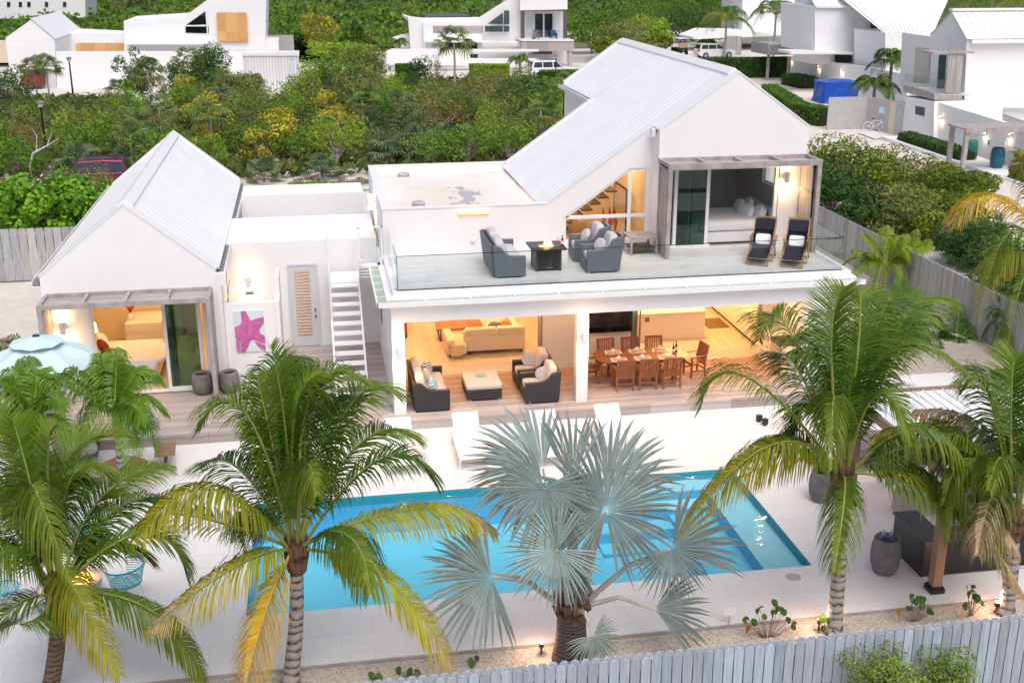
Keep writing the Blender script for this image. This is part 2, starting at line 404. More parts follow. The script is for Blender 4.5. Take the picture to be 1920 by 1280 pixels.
    boards('corrugated', (0.66, 0.68, 0.70), (0.78, 0.79, 0.80), 0.28, 'X', 0.25, 'Z', 0.5, length=60, groove=0.8)
    simple('dumpster_red', (0.22, 0.03, 0.03), 0.6, 0.3, 3)
    simple('car_red', (0.15, 0.02, 0.05), 0.25, 0.1, 2, metal=0.3)
    simple('car_white', (0.78, 0.79, 0.80), 0.25, 0.02, 2)
    simple('car_black', (0.02, 0.02, 0.022), 0.3, 0.1, 2)
    simple('car_glass', (0.02, 0.03, 0.05), 0.08, 0.1, 2)
    simple('tyre', (0.02, 0.02, 0.02), 0.8, 0.1, 2)
    simple('red_lens', (0.6, 0.02, 0.03), 0.3, 0.1, 2)
    simple('tan_seat', (0.55, 0.33, 0.18), 0.6, 0.1, 2)
    simple('porcelain', (0.78, 0.77, 0.75), 0.3, 0.02, 2)
    simple('bottle_glass', (0.01, 0.015, 0.02), 0.1, 0.1, 2)
    simple('mat_brown', (0.20, 0.12, 0.05), 0.95, 0.3, 12)
    simple('tread_brown', (0.09, 0.05, 0.03), 0.6, 0.3, 8)
    simple('magenta', (0.42, 0.02, 0.28), 0.6, 0.4, 20)
    simple('blue_chair', (0.03, 0.12, 0.25), 0.6, 0.2, 6)
    emis('lamp_warm', (1.0, 0.62, 0.25), 14.0)
    emis('lamp_hot', (1.0, 0.80, 0.50), 22.0)
    emis('tube_glow', (1.0, 0.45, 0.10), 1.6)
    emis('spot_pink', (1.0, 0.62, 0.45), 25.0)
    emis('flame', (1.0, 0.35, 0.06), 14.0)
    emis('shade_glow', (1.0, 0.66, 0.20), 5.0)
    # bark
    def bark(name, c1, c2, ring, sc=9.0):
        m, nt, b = nmat(name); v = coords(nt)
        w = ND(nt, 'TexWave'); w.bands_direction = 'Z'; w.inputs['Scale'].default_value = ring; w.inputs['Distortion'].default_value = 5.5; w.inputs['Detail'].default_value = 4; w.inputs['Detail Scale'].default_value = 2.0
        nt.links.new(v, w.inputs['Vector'])
        n2 = noise(nt, v, sc, 6, 0.7)
        f = math_n(nt, 'ADD', math_n(nt, 'MULTIPLY', w.outputs[1], 0.6), math_n(nt, 'MULTIPLY', n2, 0.6))
        nt.links.new(ramp(nt, f, [(0.25, c1), (0.5, c2), (0.9, tuple(min(1, k * 1.2) for k in c2))]), b.inputs['Base Color'])
        b.inputs['Roughness'].default_value = 0.9; bump(nt, b, f, 0.7, 0.02)
    bark('palm_bark', (0.045, 0.04, 0.04), (0.36, 0.33, 0.31), 1.9)
    bark('palm_bark_brown', (0.05, 0.035, 0.03), (0.20, 0.14, 0.10), 3.0)
    bark('dark_bark', (0.02, 0.018, 0.017), (0.09, 0.075, 0.07), 4.5)
    bark('fibre', (0.04, 0.02, 0.012), (0.17, 0.09, 0.05), 1.2, 20)
    bark('twig', (0.12, 0.09, 0.07), (0.30, 0.24, 0.20), 1.0)
    simple('crownshaft', (0.35, 0.40, 0.08), 0.5, 0.2, 4)
    simple('petiole_grey', (0.50, 0.51, 0.45), 0.6, 0.25, 5, col2=(0.40, 0.34, 0.26))
    # leaves: colour carried per leaf by the mesh
    def leaf(name, rough, trans, gain=1.0, sat=None):
        m, nt, b = nmat(name); out = nt.nodes['Material Output']
        at = ND(nt, 'Attribute'); at.attribute_name = 'leafcol'
        n2 = noise(nt, coords(nt), 3.0, 3)
        c = mixc(nt, 0.35, at.outputs[0], mixc(nt, 1.0, at.outputs[0], ramp(nt, n2, [(0.3, (0.65, 0.65, 0.6)), (0.7, (1.25, 1.25, 1.2))]), 'MULTIPLY'))
        nt.links.new(c, b.inputs['Base Color']); b.inputs['Roughness'].default_value = rough; b.inputs['Specular IOR Level'].default_value = 0.35
        tl = ND(nt, 'BsdfTranslucent'); nt.links.new(c, tl.inputs[0])
        mx = ND(nt, 'MixShader'); mx.inputs[0].default_value = trans
        nt.links.new(b.outputs[0], mx.inputs[1]); nt.links.new(tl.outputs[0], mx.inputs[2]); nt.links.new(mx.outputs[0], out.inputs[0])
    leaf('leaf', 0.42, 0.30)
    leaf('leaf_matte', 0.75, 0.25)
make_mats()
# ================================================================== ground, paving, pool
GZ, PZ = -0.35, -0.28            # garden ground, pool terrace
def ground():
    b = MB()
    # one sheet to the horizon with a hole under the pool basin
    X = [-900, -3.62, 8.09, 1300]; Y = [-60, -9.27, -4.33, 1800]
    z = GZ - 0.05
    for i in range(3):
        for j in range(3):
            if i == 1 and j == 1: continue
            b.add([(X[i], Y[j], z), (X[i+1], Y[j], z), (X[i+1], Y[j+1], z), (X[i], Y[j+1], z)], [(0, 1, 2, 3)])
    tag(b.build('ground', M['sand']), kind='structure')
    b = MB()   # planting bed in front
    b.box(-22, 22, -14.1, -11.12, GZ - 0.3, GZ + 0.01)
    tag(b.build('gravel_bed', M['gravel']), kind='structure')
    b = MB()
    b.box(-22, 22, -24, -14.1, GZ - 0.3, GZ)
    tag(b.build('verge', M['soil']), kind='structure')
    b = MB()
    x0, x1, y0, y1 = -3.6, 8.08, -9.25, -4.35
    for (a, c, d, e) in ((-16, x0, -11.1, -0.2), (x1, 17.2, -11.1, 0.6), (x0, x1, -11.1, y0), (x0, x1, y1, -0.2)):
        b.box(a, c, d, e, GZ - 0.2, PZ)
    b.box(11.9, 17.2, 0.6, 1.2, GZ - 0.2, PZ - 0.004)
    tag(b.build('pool_terrace', M['patio_stone']), kind='structure')
    b = MB(); b.box(-22, 22, -11.16, -11.1, GZ - 0.2, PZ - 0.02)
    tag(b.build('paving_edge', M['beam_wood']), kind='structure')
    b = MB(); b.box(17.2, 19.9, -11.1, 17, GZ - 0.2, GZ + 0.02); b.box(13.2, 17.2, 1.2, 17, GZ - 0.2, GZ + 0.02)
    tag(b.build('side_garden', M['gravel']), kind='structure')
ground()
simple('pool_riser', (0.11, 0.53, 0.80), 0.5, 0.05, 3)
def pool():
    t = thing('swimming_pool', 'rectangular swimming pool with bright blue water set in the white terrace', 'pool')
    x0, x1, y0, y1 = -3.6, 8.08, -9.25, -4.35; zt = PZ; zf = -1.3
    b = MB()
    b.add([(x0,y0,zf),(x1,y0,zf),(x1,y1,zf),(x0,y1,zf)], [(0,1,2,3)])
    b.build('floor', M['pool_tile'], t, fix=False)
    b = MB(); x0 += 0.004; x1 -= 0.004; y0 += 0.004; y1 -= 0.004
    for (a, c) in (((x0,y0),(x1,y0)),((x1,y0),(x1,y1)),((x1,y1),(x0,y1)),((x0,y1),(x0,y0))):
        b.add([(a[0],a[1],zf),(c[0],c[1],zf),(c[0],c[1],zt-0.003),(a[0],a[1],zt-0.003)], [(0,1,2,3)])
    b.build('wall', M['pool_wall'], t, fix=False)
    e = 0.003
    b = MB(); b.box(7.2, x1-e, y0+e, y1-e, zf, -0.52); b.build('sun_shelf', M['pool_ledge'], t)
    b = MB(); b.box(6.15, 7.2-e, y0+e, y1-e, zf, -0.85); b.build('bench', M['pool_tile'], t)
    for k, (ya, zz) in enumerate(((-4.95, -0.50), (-5.45, -0.72), (-5.95, -0.95), (-6.45, -1.2))):
        b = MB(); b.box(4.3, 7.2-e*2, ya, y1-e-k*0.001, zf, zz); b.build('step', M['pool_ledge'] if k < 2 else M['pool_tile'], t)
        b = MB(); b.box(4.3, 7.2-e*2, ya-0.004, ya-0.001, zf, zz-0.004); b.build('riser', M['pool_riser'], t)
    b = MB(); b.box(7.196, 7.199, y0+e, y1-e, -0.85, -0.525); b.box(6.146, 6.149, y0+e, y1-e, zf, -0.855); b.build('riser', M['pool_riser'], t)
    b = MB(); b.add([(x0,y0,-0.35),(x1,y0,-0.35),(x1,y1,-0.35),(x0,y1,-0.35)], [(0,1,2,3)])
    b.build('water', M['water'], t, fix=False)
    for px, py in ((865, 938), (240 / 3 + 640, 854 + 280 / 3)):
        pass
    c = G(1487, 1081, PZ)
    b = MB(); b.lathe([(0.0, 0.004), (0.15, 0.004), (0.16, 0.0)], (c.x, c.y, PZ), 24); b.build('skimmer_lid', M['stone_light'], t)
pool()

# ================================================================== the main villa
T = 3.45
YW = 3.93     # upper raking wall
YG = 3.20     # upper gable wall
XR, ZR = 10.48, 8.66; SL = 0.70
XE0, XE1 = 8.19, 12.77; ZE = ZR - (XR - XE0) * SL
YB, YB2 = 11.35, 16.45
V = thing('villa', 'white two storey villa with a tall seamed gable roof and glass railed roof terrace', 'house')
W = M['white_wall']
def P_(b, name, m, par=V, **k): return b.build(name, m if not isinstance(m, str) else M[m], par, **k)

# ---- ground floor shell
b = MB()
b.box(0.0, 0.25, 0.5, 11.3, GZ, 3.12)                       # left flank
b.box(12.25, 12.98, 0.36, 16.4, GZ, 3.12)                   # right flank
b.box(0.25, 12.25, 11.05, 11.3, GZ, 3.12)                   # back
b.box(11.72, 12.98, 0.0, 0.36, GZ, 2.6)
P_(b, 'wall', W)
b = MB(); b.box(0, 0.33, 0.0, 0.5, GZ, 2.6); P_(b, 'column', W)
b = MB(); b.box(5.08, 5.40, 0.0, 0.33, -0.002, 2.6); P_(b, 'column', W)
b = MB(); b.box(0, 12.98, 0.0, 0.36, 2.6, 3.12); P_(b, 'beam', W)
b = MB(); b.box(0.25, 12.25, 0.36, 11.05, 2.78, 3.1); P_(b, 'ceiling', 'warm_white')
# dark shutter on the flank seen beside the stair
b = MB(); b.box(-0.03, -0.001, 4.35, 5.0, 1.2, 2.6); P_(b, 'window', 'cush_slate')
# roof slab, gutter
b = MB(); b.box(-0.12, 13.10, -0.1, 3.8, 3.12, 3.30); b.box(0.06, 12.98, 0.02, 4.2, 3.30, 3.445); P_(b, 'terrace_slab', W)
b = MB(); b.box(-0.16, 13.24, -0.29, -0.1, 3.20, 3.25); b.box(-0.35, -0.12, -0.29, 3.8, 3.20, 3.251); P_(b, 'gutter_bed', 'gutter_green')
b = MB()
b.box(-0.38, 13.28, -0.33, -0.29, 3.13, 3.265); b.box(-0.39, -0.35, -0.33, 3.8, 3.13, 3.266)
b.box(-0.35, 13.24, -0.288, -0.1, 3.13, 3.195)
b.box(-0.35, -0.122, -0.1, 3.8, 3.13, 3.194)
for k in range(11): b.box(0.9 + k * 1.2, 0.93 + k * 1.2, -0.29, -0.1, 3.2, 3.262)
for k in range(5): b.box(-0.35, -0.12, 0.3 + k * 0.7, 0.33 + k * 0.7, 3.2, 3.262)
P_(b, 'gutter', 'white_paint')
b = MB(); b.box(0.2, 12.9, 0.14, 3.93, 3.445, 3.45 + 0.004); b.box(8.2, 12.9, 3.1, 3.94, 3.445, 3.4535); P_(b, 'terrace_floor', 'terrace_tile')
# ---- glass railing
rail = MB(); clip = MB(); edge = MB()
xs = [0.2, 1.95, 4.35, 6.0, 8.0, 10.2, 12.75]
for a, c in zip(xs[:-1], xs[1:]): rail.box(a + 0.006, c - 0.006, 0.160, 0.172, 3.42, 4.37)
ys = [0.17, 1.4, 2.7, 3.75]
for a, c in zip(ys[:-1], ys[1:]): rail.box(12.75, 12.762, a + 0.012, c - 0.006, 3.42, 4.37)
rail.box(0.196, 0.208, 0.18, 1.5, 3.42, 4.37)
rail.box(0.196, 0.208, 2.6, 3.9, 3.42, 4.37)
build_each(rail, 'glass_panel', M['clear_glass'], V)
for a, c in zip(xs[:-1], xs[1:]): edge.box(a + 0.006, c - 0.006, 0.154, 0.178, 4.37, 4.388)
edge.box(12.748, 12.764, 0.2, 3.75, 4.37, 4.378); edge.box(0.194, 0.21, 0.2, 1.5, 4.37, 4.378)
edge.box(0.19, 0.212, 0.15, 0.16, 3.42, 4.378)
build_each(edge, 'railing_edge', M['edge_glass'], V)
for a in xs[1:-1]: clip.box(a - 0.015, a + 0.015, 0.10, 0.158, 3.30, 3.46)
clip.box(0.19, 12.75, 0.140, 0.157, 3.44, 3.475)
P_(clip, 'railing_clip', 'dark_frame')

# ---- upper left block
PZ1 = 4.83
b = MB()
b.box(0.09, 0.30, YW, YB, 3.12, PZ1); b.box(0.30, 5.02, YB - 0.2, YB, 3.12, PZ1 - 0.002)
b.box(0.30, 5.02, YW, YW + 0.2, 3.12, PZ1 - 0.002)
P_(b, 'parapet', W)
b = MB(); b.box(0.30, 5.3, YW + 0.2, YB - 0.2, 4.4, 4.62); P_(b, 'flat_roof', 'flat_roof')
for px, py in ((757, 331), (785, 386)):
    c = G(px, py, 4.62)
    b = MB(); b.lathe([(0.0, 0.14), (0.16, 0.14), (0.20, 0.11), (0.20, 0.07), (0.17, 0.06), (0.20, 0.05), (0.20, 0.0)], (c.x, c.y, 4.62), 20)
    o = P_(b, 'roof_vent', 'stone_light', smooth=False)

# ---- raking wall with the stair window (opening cut by building round it)
def zr(x): return ZR - (XR - x) * SL
def strip_wall(b, y0, y1):
    # window: x 5.56..8.12, z 3.62..5.82, hypotenuse from (5.56,4.42) to (7.53,5.80)
    b.prism([(5.02, 3.12), (5.54, 3.12), (5.54, zr(5.54)), (5.02, zr(5.02))], 1, y0, y1)
    b.prism([(5.54, 3.12), (8.14, 3.12), (8.14, 3.64), (5.54, 3.64)], 1, y0, y1)
    b.prism([(5.54, 4.40), (7.53, 5.82), (8.14, 5.82), (8.14, zr(8.14)), (5.54, zr(5.54))], 1, y0, y1)
    b.prism([(8.14, 3.12), (8.19, 3.12), (8.19, zr(8.19)), (8.14, zr(8.14))], 1, y0, y1)
b = MB(); strip_wall(b, YW, YW + 0.22); P_(b, 'raking_wall', W)
b = MB()
b.prism([(5.02, 3.3), (8.19, 3.3), (8.19, zr(8.19)), (5.02, zr(5.02))], 1, YB - 0.2, YB)
P_(b, 'raking_wall', W)
# window frame
b = MB()
yf0, yf1 = YW + 0.03, YW + 0.10
def fb(x0, x1, z0, z1): b.box(x0, x1, yf0, yf1, z0, z1)
fb(5.541, 5.60, 3.641, 4.36); fb(5.60, 8.139, 3.641, 3.70); fb(8.06, 8.139, 3.70, 5.819); fb(7.50, 7.60, 3.70, 5.819); fb(7.60, 8.06, 5.74, 5.819)
fb(5.60, 7.50, 4.33, 4.43); fb(7.60, 8.06, 4.33, 4.43)
b.prism([(5.541, 4.36), (5.60, 4.36), (7.50, 5.72), (7.50, 5.80), (5.541, 4.40)], 1, yf0, yf1)
wf = P_(b, 'window', 'white_paint')
b = MB(); b.prism([(5.6, 3.7), (8.06, 3.7), (8.06, 5.74), (7.5, 5.72), (5.6, 4.36)], 1, yf0 + 0.03, yf0 + 0.038)
b.build('pane', M['clear_glass'], wf)

# ---- gable wall, corner and bedroom front
b = MB()
b.prism([(XE0, 5.98), (XE1, 5.98), (XE1, ZE), (XR, ZR), (XE0, ZE)], 1, YG, YG + 0.22)
b.box(XE0, XE0 + 0.12, YG, YG + 0.22, 3.12, 5.98)
b.box(11.98, XE1, YG, YG + 0.22, 3.12, 5.98)
b.box(XE0, XE0 + 0.2, YG + 0.22, YW, 3.12, ZE - 0.1)
b.box(XE1 - 0.2, XE1, YG + 0.22, 3.9, 3.12, ZE - 0.1); b.box(XE1 - 0.2, XE1, 5.9, YB2, 3.12, ZE - 0.1); b.box(XE1 - 0.2, XE1, 3.9, 5.9, 3.12, 4.9); b.box(XE1 - 0.2, XE1, 3.9, 5.9, 6.2, ZE - 0.1)
b.box(XE0, XE0 + 0.2, YB, YB2, 3.12, ZE - 0.1)
b.prism([(XE0, 3.12), (XE1, 3.12), (XE1, ZE), (XR, ZR), (XE0, ZE)], 1, YB2 - 0.2, YB2)
P_(b, 'gable_wall', W)
# coping bands over the gables and rakes
def cap(b, pts, y0, y1, h=0.05):
    for (xa, za), (xb, zb) in zip(pts[:-1], pts[1:]):
        b.prism([(xa, za), (xb, zb), (xb, zb + h), (xa, za + h)], 1, y0, y1)
b = MB(); g5 = [(XE0 - 0.03, ZE - 0.02), (XR, ZR), (XE1 + 0.03, ZE - 0.02)]
cap(b, g5, YG - 0.02, YG + 0.32); cap(b, g5, YB2 - 0.3, YB2 + 0.02)
cap(b, [(4.98, zr(4.98) - 0.0), (XE0 - 0.031, zr(XE0 - 0.03))], YW - 0.02, YW + 0.3); cap(b, [(4.98, zr(4.98)), (XE0 - 0.031, zr(XE0 - 0.03))], YB - 0.28, YB + 0.02)
b.box(0.07, 0.32, YW - 0.02, YB + 0.02, PZ1, PZ1 + 0.03); b.box(0.32, 4.98, YW - 0.02, YW + 0.22, PZ1 - 0.001, PZ1 + 0.029); b.box(0.32, 4.98, YB - 0.22, YB + 0.02, PZ1 - 0.001, PZ1 + 0.029)
build_each(b, 'coping', M['white_paint'], V)
# seamed metal roof: sheets with raised ribs
def metal_roof(b, xa, za, xb, zb, y0, y1, pitch=0.36, th=0.05, rib=0.007):
    b.prism([(xa, za), (xb, zb), (xb, zb + th), (xa, za + th)], 1, y0, y1)
    n = int((y1 - y0) / pitch)
    for k in range(1, n):
        y = y0 + k * (y1 - y0) / n
        b.prism([(xa, za + th - 0.005), (xb, zb + th - 0.005), (xb, zb + th + rib), (xa, za + th + rib)], 1, y - 0.028, y + 0.028)
b = MB()
o_ = -0.035
metal_roof(b, 4.85, zr(4.85) + o_, XR, ZR + o_, YW + 0.30, YB - 0.28)
metal_roof(b, XE0, ZE + o_, XR, ZR + o_, YG + 0.32, YW + 0.298)
metal_roof(b, XE0 - 0.1, ZE - 0.07 + o_, XR, ZR + o_, YB - 0.278, YB2 - 0.3)
metal_roof(b, XE1 + 0.1, ZE - 0.07 + o_, XR + 0.001, ZR + o_, YG + 0.32, YB2 - 0.3)
P_(b, 'roof', 'roof_metal')
b = MB()
b.prism([(XR - 0.2, ZR - 0.13), (XR, ZR + 0.02), (XR + 0.2, ZR - 0.13), (XR + 0.2, ZR - 0.06), (XR, ZR + 0.10), (XR - 0.2, ZR - 0.06)], 1, YG + 0.33, YB2 - 0.31)
P_(b, 'ridge_cap', 'white_paint')
b = MB()
b.box(XE0 - 0.22, XE0 - 0.18, YB + 0.1, YB2, ZE - 0.22, ZE - 0.08); b.box(XE0 - 0.18, XE0 - 0.001, YB + 0.1, YB2, ZE - 0.22, ZE - 0.19)
b.box(XE0 - 0.14, XE0 - 0.03, YG + 0.3, YG + 0.55, ZE - 0.25, ZE - 0.02)
b.box(XE1 + 0.001, XE1 + 0.18, YG + 0.3, YB2, ZE - 0.22, ZE - 0.08)
P_(b, 'gutter', 'white_paint')
b = MB(); b.box(XE0 - 0.18, XE0 - 0.001, YB + 0.1, YB2, ZE - 0.188, ZE - 0.12); P_(b, 'gutter_bed', 'gutter_dirt')

# ---- bedroom doors (y = YG), opening 8.31..11.98
b = MB(); y0, y1 = YG + 0.02, YG + 0.14
b.box(8.311, 11.979, y0, y1, 5.84, 5.979)
b.box(8.311, 8.62, y0, y1, 3.46, 5.84)
for x in (8.72, 9.72, 11.86):
    b.box(x, x + 0.10, y0 + 0.001, y1 - 0.001, 3.46, 5.84)
b.box(8.62, 9.9, y0 - 0.002, y1 - 0.002, 3.46, 3.56); b.box(9.9, 11.86, y0, y1, 3.455, 3.475)
b.box(9.22, 9.27, y0 + 0.13, y1 + 0.1, 3.5, 5.8)
dr = P_(b, 'sliding_door', 'white_paint')
b = MB(); b.box(8.82, 9.72, y0 + 0.04, y0 + 0.05, 3.56, 5.84); b.build('pane', M['door_glass'], dr)
b = MB(); b.box(9.28, 9.34, y0 + 0.16, y0 + 0.2, 3.5, 5.8); b.build('curtain_edge', M['edge_glass'], dr)
# louvred screens and timber frame
def screen(x, y0, y1, z0, z1, par):
    b = MB(); b.box(x, x + 0.05, y0, y1, z0, z1)
    o = P_(b, 'louvre_screen', 'grey_wood_y', par)
    b = MB()
    for z in (z0, z0 + (z1 - z0) / 3, z0 + 2 * (z1 - z0) / 3, z1 - 0.07): b.box(x - 0.02, x + 0.07, y0, y1, z, z + 0.07)
    for y in (y0, y1 - 0.07): b.box(x - 0.022, x + 0.072, y, y + 0.07, z0 + 0.001, z1 - 0.001)
    b.build('rail', M['beam_wood'], o)
screen(8.22, 2.2, 3.18, 3.47, 6.06, V)
screen(12.62, 2.24, 3.18, 3.47, 6.06, V)
b = MB()
b.box(8.16, 12.80, 2.08, 2.20, 6.08, 6.24); b.box(8.16, 12.80, 3.10, 3.19, 6.12, 6.24)
for k in range(5):
    x = 8.16 + k * (12.80 - 8.16 - 0.09) / 4; b.box(x, x + 0.09, 2.20, 3.10, 6.13, 6.235)
b.box(12.68, 12.80, 2.08, 2.20, 3.455, 6.08); b.box(8.16, 8.28, 2.08, 2.20, 3.455, 6.08)
pg = P_(b, 'timber_canopy', 'beam_wood')
b = MB(); b.box(8.25, 12.7, 2.2, 3.1, 6.10, 6.13); b.build('canopy_boards', M['grey_wood'], pg)

# ---- external stair between the wings
def stair():
    t = thing('outdoor_stair', 'white open riser staircase climbing to the roof terrace beside the louvred door', 'staircase')
    # lower flight: from (x -1.45, y 2.6, z 0) up to landing y 5.3 z 2.6 ; runs along Y
    x0, x1 = -1.55, -0.62
    n = 12; ya, yb, zb = 1.25, 5.0, 2.45
    for k in range(n):
        f = (k + 0.6) / n; y = ya + (yb - ya) * f; z = zb * f
        b = MB(); b.box(x0 + 0.05, x1 - 0.05, y - 0.15, y + 0.13, z - 0.05, z); b.build('tread', M['white_paint'], t)
    for x in (x0, x1 - 0.05):
        b = MB(); b.prism([(ya - 0.15, 0.0), (ya + 0.1, 0.0), (yb + 0.1, zb - 0.15), (yb + 0.1, zb + 0.1), (ya - 0.15, 0.15)], 0, x, x + 0.05); b.build('stringer', M['white_paint'], t)
    b = MB(); b.box(x0, -0.02, yb, yb + 1.0, zb - 0.06, zb + 0.02); b.build('landing', M['white_paint'], t)
    for k in range(5):
        xx = -0.62 + 0.12 + 0 * k
    # upper flight turns to the terrace
    for k in range(5):
        y = 4.75 - k * 0.28; z = zb + 0.17 * (k + 1)
        b = MB(); b.box(-0.60, 0.0, y - 0.13, y + 0.13, z - 0.05, z); b.build('tread', M['white_paint'], t)
    for x in (-0.64, -0.05):
        b = MB(); b.prism([(5.0, zb - 0.15), (5.0, zb + 0.08), (3.5, 3.5), (3.4, 3.5), (3.4, 3.3)], 0, x, x + 0.04); b.build('stringer', M['white_paint'], t)
    # railings: posts, top rails and cables
    b = MB()
    b.tube([(x0 + 0.02, 3.6, 1.6), (x0 + 0.02, 3.6, 3.15)], 0.03); b.tube([(x0 + 0.02, 5.9, zb), (x0 + 0.02, 5.9, zb + 1.35)], 0.03)
    b.box(-0.66, -0.62, 5.85, 5.9, zb, zb + 1.1); b.box(-0.66, -0.62, 3.5, 3.54, 3.2, 4.45); b.box(0.0, 0.04, 3.5, 3.54, 3.45, 4.45)
    b.box(-0.66, 0.04, 3.5, 3.54, 4.41, 4.45); b.box(-0.66, -0.62, 3.54, 5.85, 4.0, 4.04)
    build_each(b, 'railing', M['white_paint'], t)
    b = MB(); b.box(-0.62, 0.0, 3.515, 3.522, 3.5, 4.4); b.build('pane', M['clear_glass'], t)
    b = MB(); b.bar((-0.35, 2.2, 2.55), (0.16, 0.2, 3.5), 0.03, 0.04); b.build('handrail', M['chrome'], t)
stair()

# ---- porch back wall and interiors
YD = 3.18
def xo(px, py=640): return OY(px, py, YD).x
xa, xb, xc, xd = xo(1028), xo(1082), xo(1236), xo(1412, 600)
b = MB()
b.box(4.75, 7.50, YD, YD + 0.25, -0.03, 2.78)
b.box(11.72, 12.25, YD + 0.0, YD + 0.25, -0.03, 2.78)
b.box(0.25, 0.45, YD, YD + 0.25, -0.03, 2.78)
build_each(b, 'rear_porch_wall', M['warm_white'], V)
b = MB(); b.box(0.27, 12.2, YD - 0.35, YD + 0.42, -0.05, 0.004); P_(b, 'threshold', 'entry_tile')
b = MB(); b.box(0.25, 12.25, YD + 0.42, 11.05, -0.05, 0.006); P_(b, 'inner_floor', 'inner_floor')
b = MB(); b.box(4.72, 4.98, YD + 0.26, YD + 0.32, 0.01, 2.7); b.box(7.30, 7.56, YD + 0.26, YD + 0.32, 0.01, 2.7)
for x in (4.62, 4.70, 7.50, 7.60, 7.70, 7.80): b.box(x, x + 0.04, YD + 0.06, YD + 0.12, 0.01, 2.7)
b.box(11.62, 11.70, YD + 0.02, YD + 0.14, 0.01, 2.7)
dr = build_each(b, 'sliding_door', M['steel'], V)[0]
b = MB(); b.box(4.72, 4.98, YD + 0.32, YD + 0.33, 0.01, 2.7); b.box(7.54, 7.78, YD + 0.20, YD + 0.21, 0.01, 2.7); build_each(b, 'pane', M['door_glass'], dr)
# partition between living room and kitchen
b = MB(); b.box(6.0, 6.2, YD + 0.25, 11.05, 0.01, 2.78); P_(b, 'partition_wall', 'beige_wall')
b = MB(); b.box(0.255, 0.262, 3.45, 11.0, 0.01, 2.77); b.box(6.2, 12.24, 11.0, 11.04, 0.01, 2.77); P_(b, 'inner_lining', 'beige_wall')

# outdoor kitchen run on the right of the porch
def kitchen():
    t = thing('barbecue_counter', 'white outdoor kitchen counter with drawers along the right porch wall', 'counter')
    b = MB(); b.box(11.54, 12.2, 1.9, 3.1, 0.002, 0.88); b.box(11.54, 12.2, -0.35 + 0.75, 1.05, 0.002, 0.88); build_each(b, 'cabinet', M['cabinet_white'], t)
    b = MB(); b.box(11.50, 12.24, 1.88, 3.12, 0.88, 0.92); b.box(11.50, 12.24, 0.38, 1.07, 0.88, 0.92); build_each(b, 'worktop', M['cabinet_white'], t)
    b = MB()
    for y in (2.05, 2.45, 2.85): 
        for z in (0.3, 0.55, 0.76): b.box(11.515, 11.54, y, y + 0.16, z, z + 0.015)
    for y in (0.45, 0.78):
        for z in (0.3, 0.55, 0.76): b.box(11.515, 11.54, y, y + 0.16, z, z + 0.015)
    b.build('handle', M['dark_frame'], t)
    g = thing('gas_grill', 'stainless steel gas grill built into the white outdoor counter', 'grill')
    b = MB(); b.box(11.52, 12.2, 1.09, 1.86, 0.002, 0.86); b.build('body', M['steel'], g)
    b = MB(); b.box(11.50, 12.2, 1.08, 1.87, 0.86, 0.98); b.build('burner_top', M['black_metal'], g)
    b = MB()
    for k in range(4): b.tube([(11.47, 1.2 + k * 0.17, 0.9), (11.50, 1.2 + k * 0.17, 0.9)], 0.03, 10)
    b.bar((11.46, 1.15, 0.74), (11.46, 1.8, 0.74), 0.03, 0.03); b.build('knob', M['chrome'], g)
    b = MB()
    for k in range(5): b.bar((11.6 + k * 0.11, 1.12, 1.0), (11.6 + k * 0.11, 1.83, 1.0), 0.02, 0.02)
    b.build('grate', M['dark_frame'], g)
kitchen()
# porch deck: boards across the whole front
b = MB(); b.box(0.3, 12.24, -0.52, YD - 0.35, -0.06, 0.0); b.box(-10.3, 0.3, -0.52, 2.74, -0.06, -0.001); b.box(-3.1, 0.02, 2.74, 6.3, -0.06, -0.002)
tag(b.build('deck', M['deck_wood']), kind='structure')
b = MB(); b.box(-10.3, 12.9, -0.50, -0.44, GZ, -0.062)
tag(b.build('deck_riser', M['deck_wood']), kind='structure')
b = MB(); b.box(-3.3, 0.0, 2.0, 6.3, GZ, -0.07); tag(b.build('deck_footing', M['soil']), kind='structure')

# ================================================================== guest wing (left gable)
GWX0, GWX1, GWY, GWYB = -9.36, -4.68, 2.76, 16.5
GXR, GZR = -6.98, 5.47; GSL = (GZR - 3.58) / (GXR - GWX0)
Wg = thing('guest_wing', 'white single storey gabled cottage with a timber framed bedroom door on the left', 'house')
zl = GZR - (GXR - GWX0) * GSL
b = MB(); g5 = [(GWX0, 2.72), (GWX1, 2.72), (GWX1, 3.58), (GXR, GZR), (GWX0, 3.58)]
b.prism(g5, 1, GWY, GWY + 0.22)
b.box(GWX0, -8.17, GWY, GWY + 0.22, GZ, 2.72); b.box(-5.0, GWX1, GWY, GWY + 0.22, GZ, 2.72)
b.box(GWX0, GWX0 + 0.2, GWY + 0.22, GWYB, GZ, 3.5); b.box(GWX1 - 0.2, GWX1, GWY + 0.22, GWYB, GZ, 3.5)
b.prism([(GWX0, GZ), (GWX1, GZ), (GWX1, 3.58), (GXR, GZR), (GWX0, 3.58)], 1, GWYB - 0.2, GWYB)
b.box(GWX1 + 0.0, GWX1 + 0.12, GWY - 0.02, GWY + 0.3, GZ, 3.35)
P_(b, 'wall', W, Wg)
b = MB(); cc = [(GWX0 - 0.03, 3.56), (GXR, GZR), (GWX1 + 0.03, 3.56)]
cap(b, cc, GWY - 0.02, GWY + 0.33); cap(b, cc, GWYB - 0.35, GWYB + 0.02); build_each(b, 'coping', M['white_paint'], Wg)
b = MB()
metal_roof(b, GWX0 - 0.08, 3.58 - 0.07 + o_ * 0.9, GXR, GZR + o_, GWY + 0.33, GWYB - 0.35, 0.42, rib=0.007)
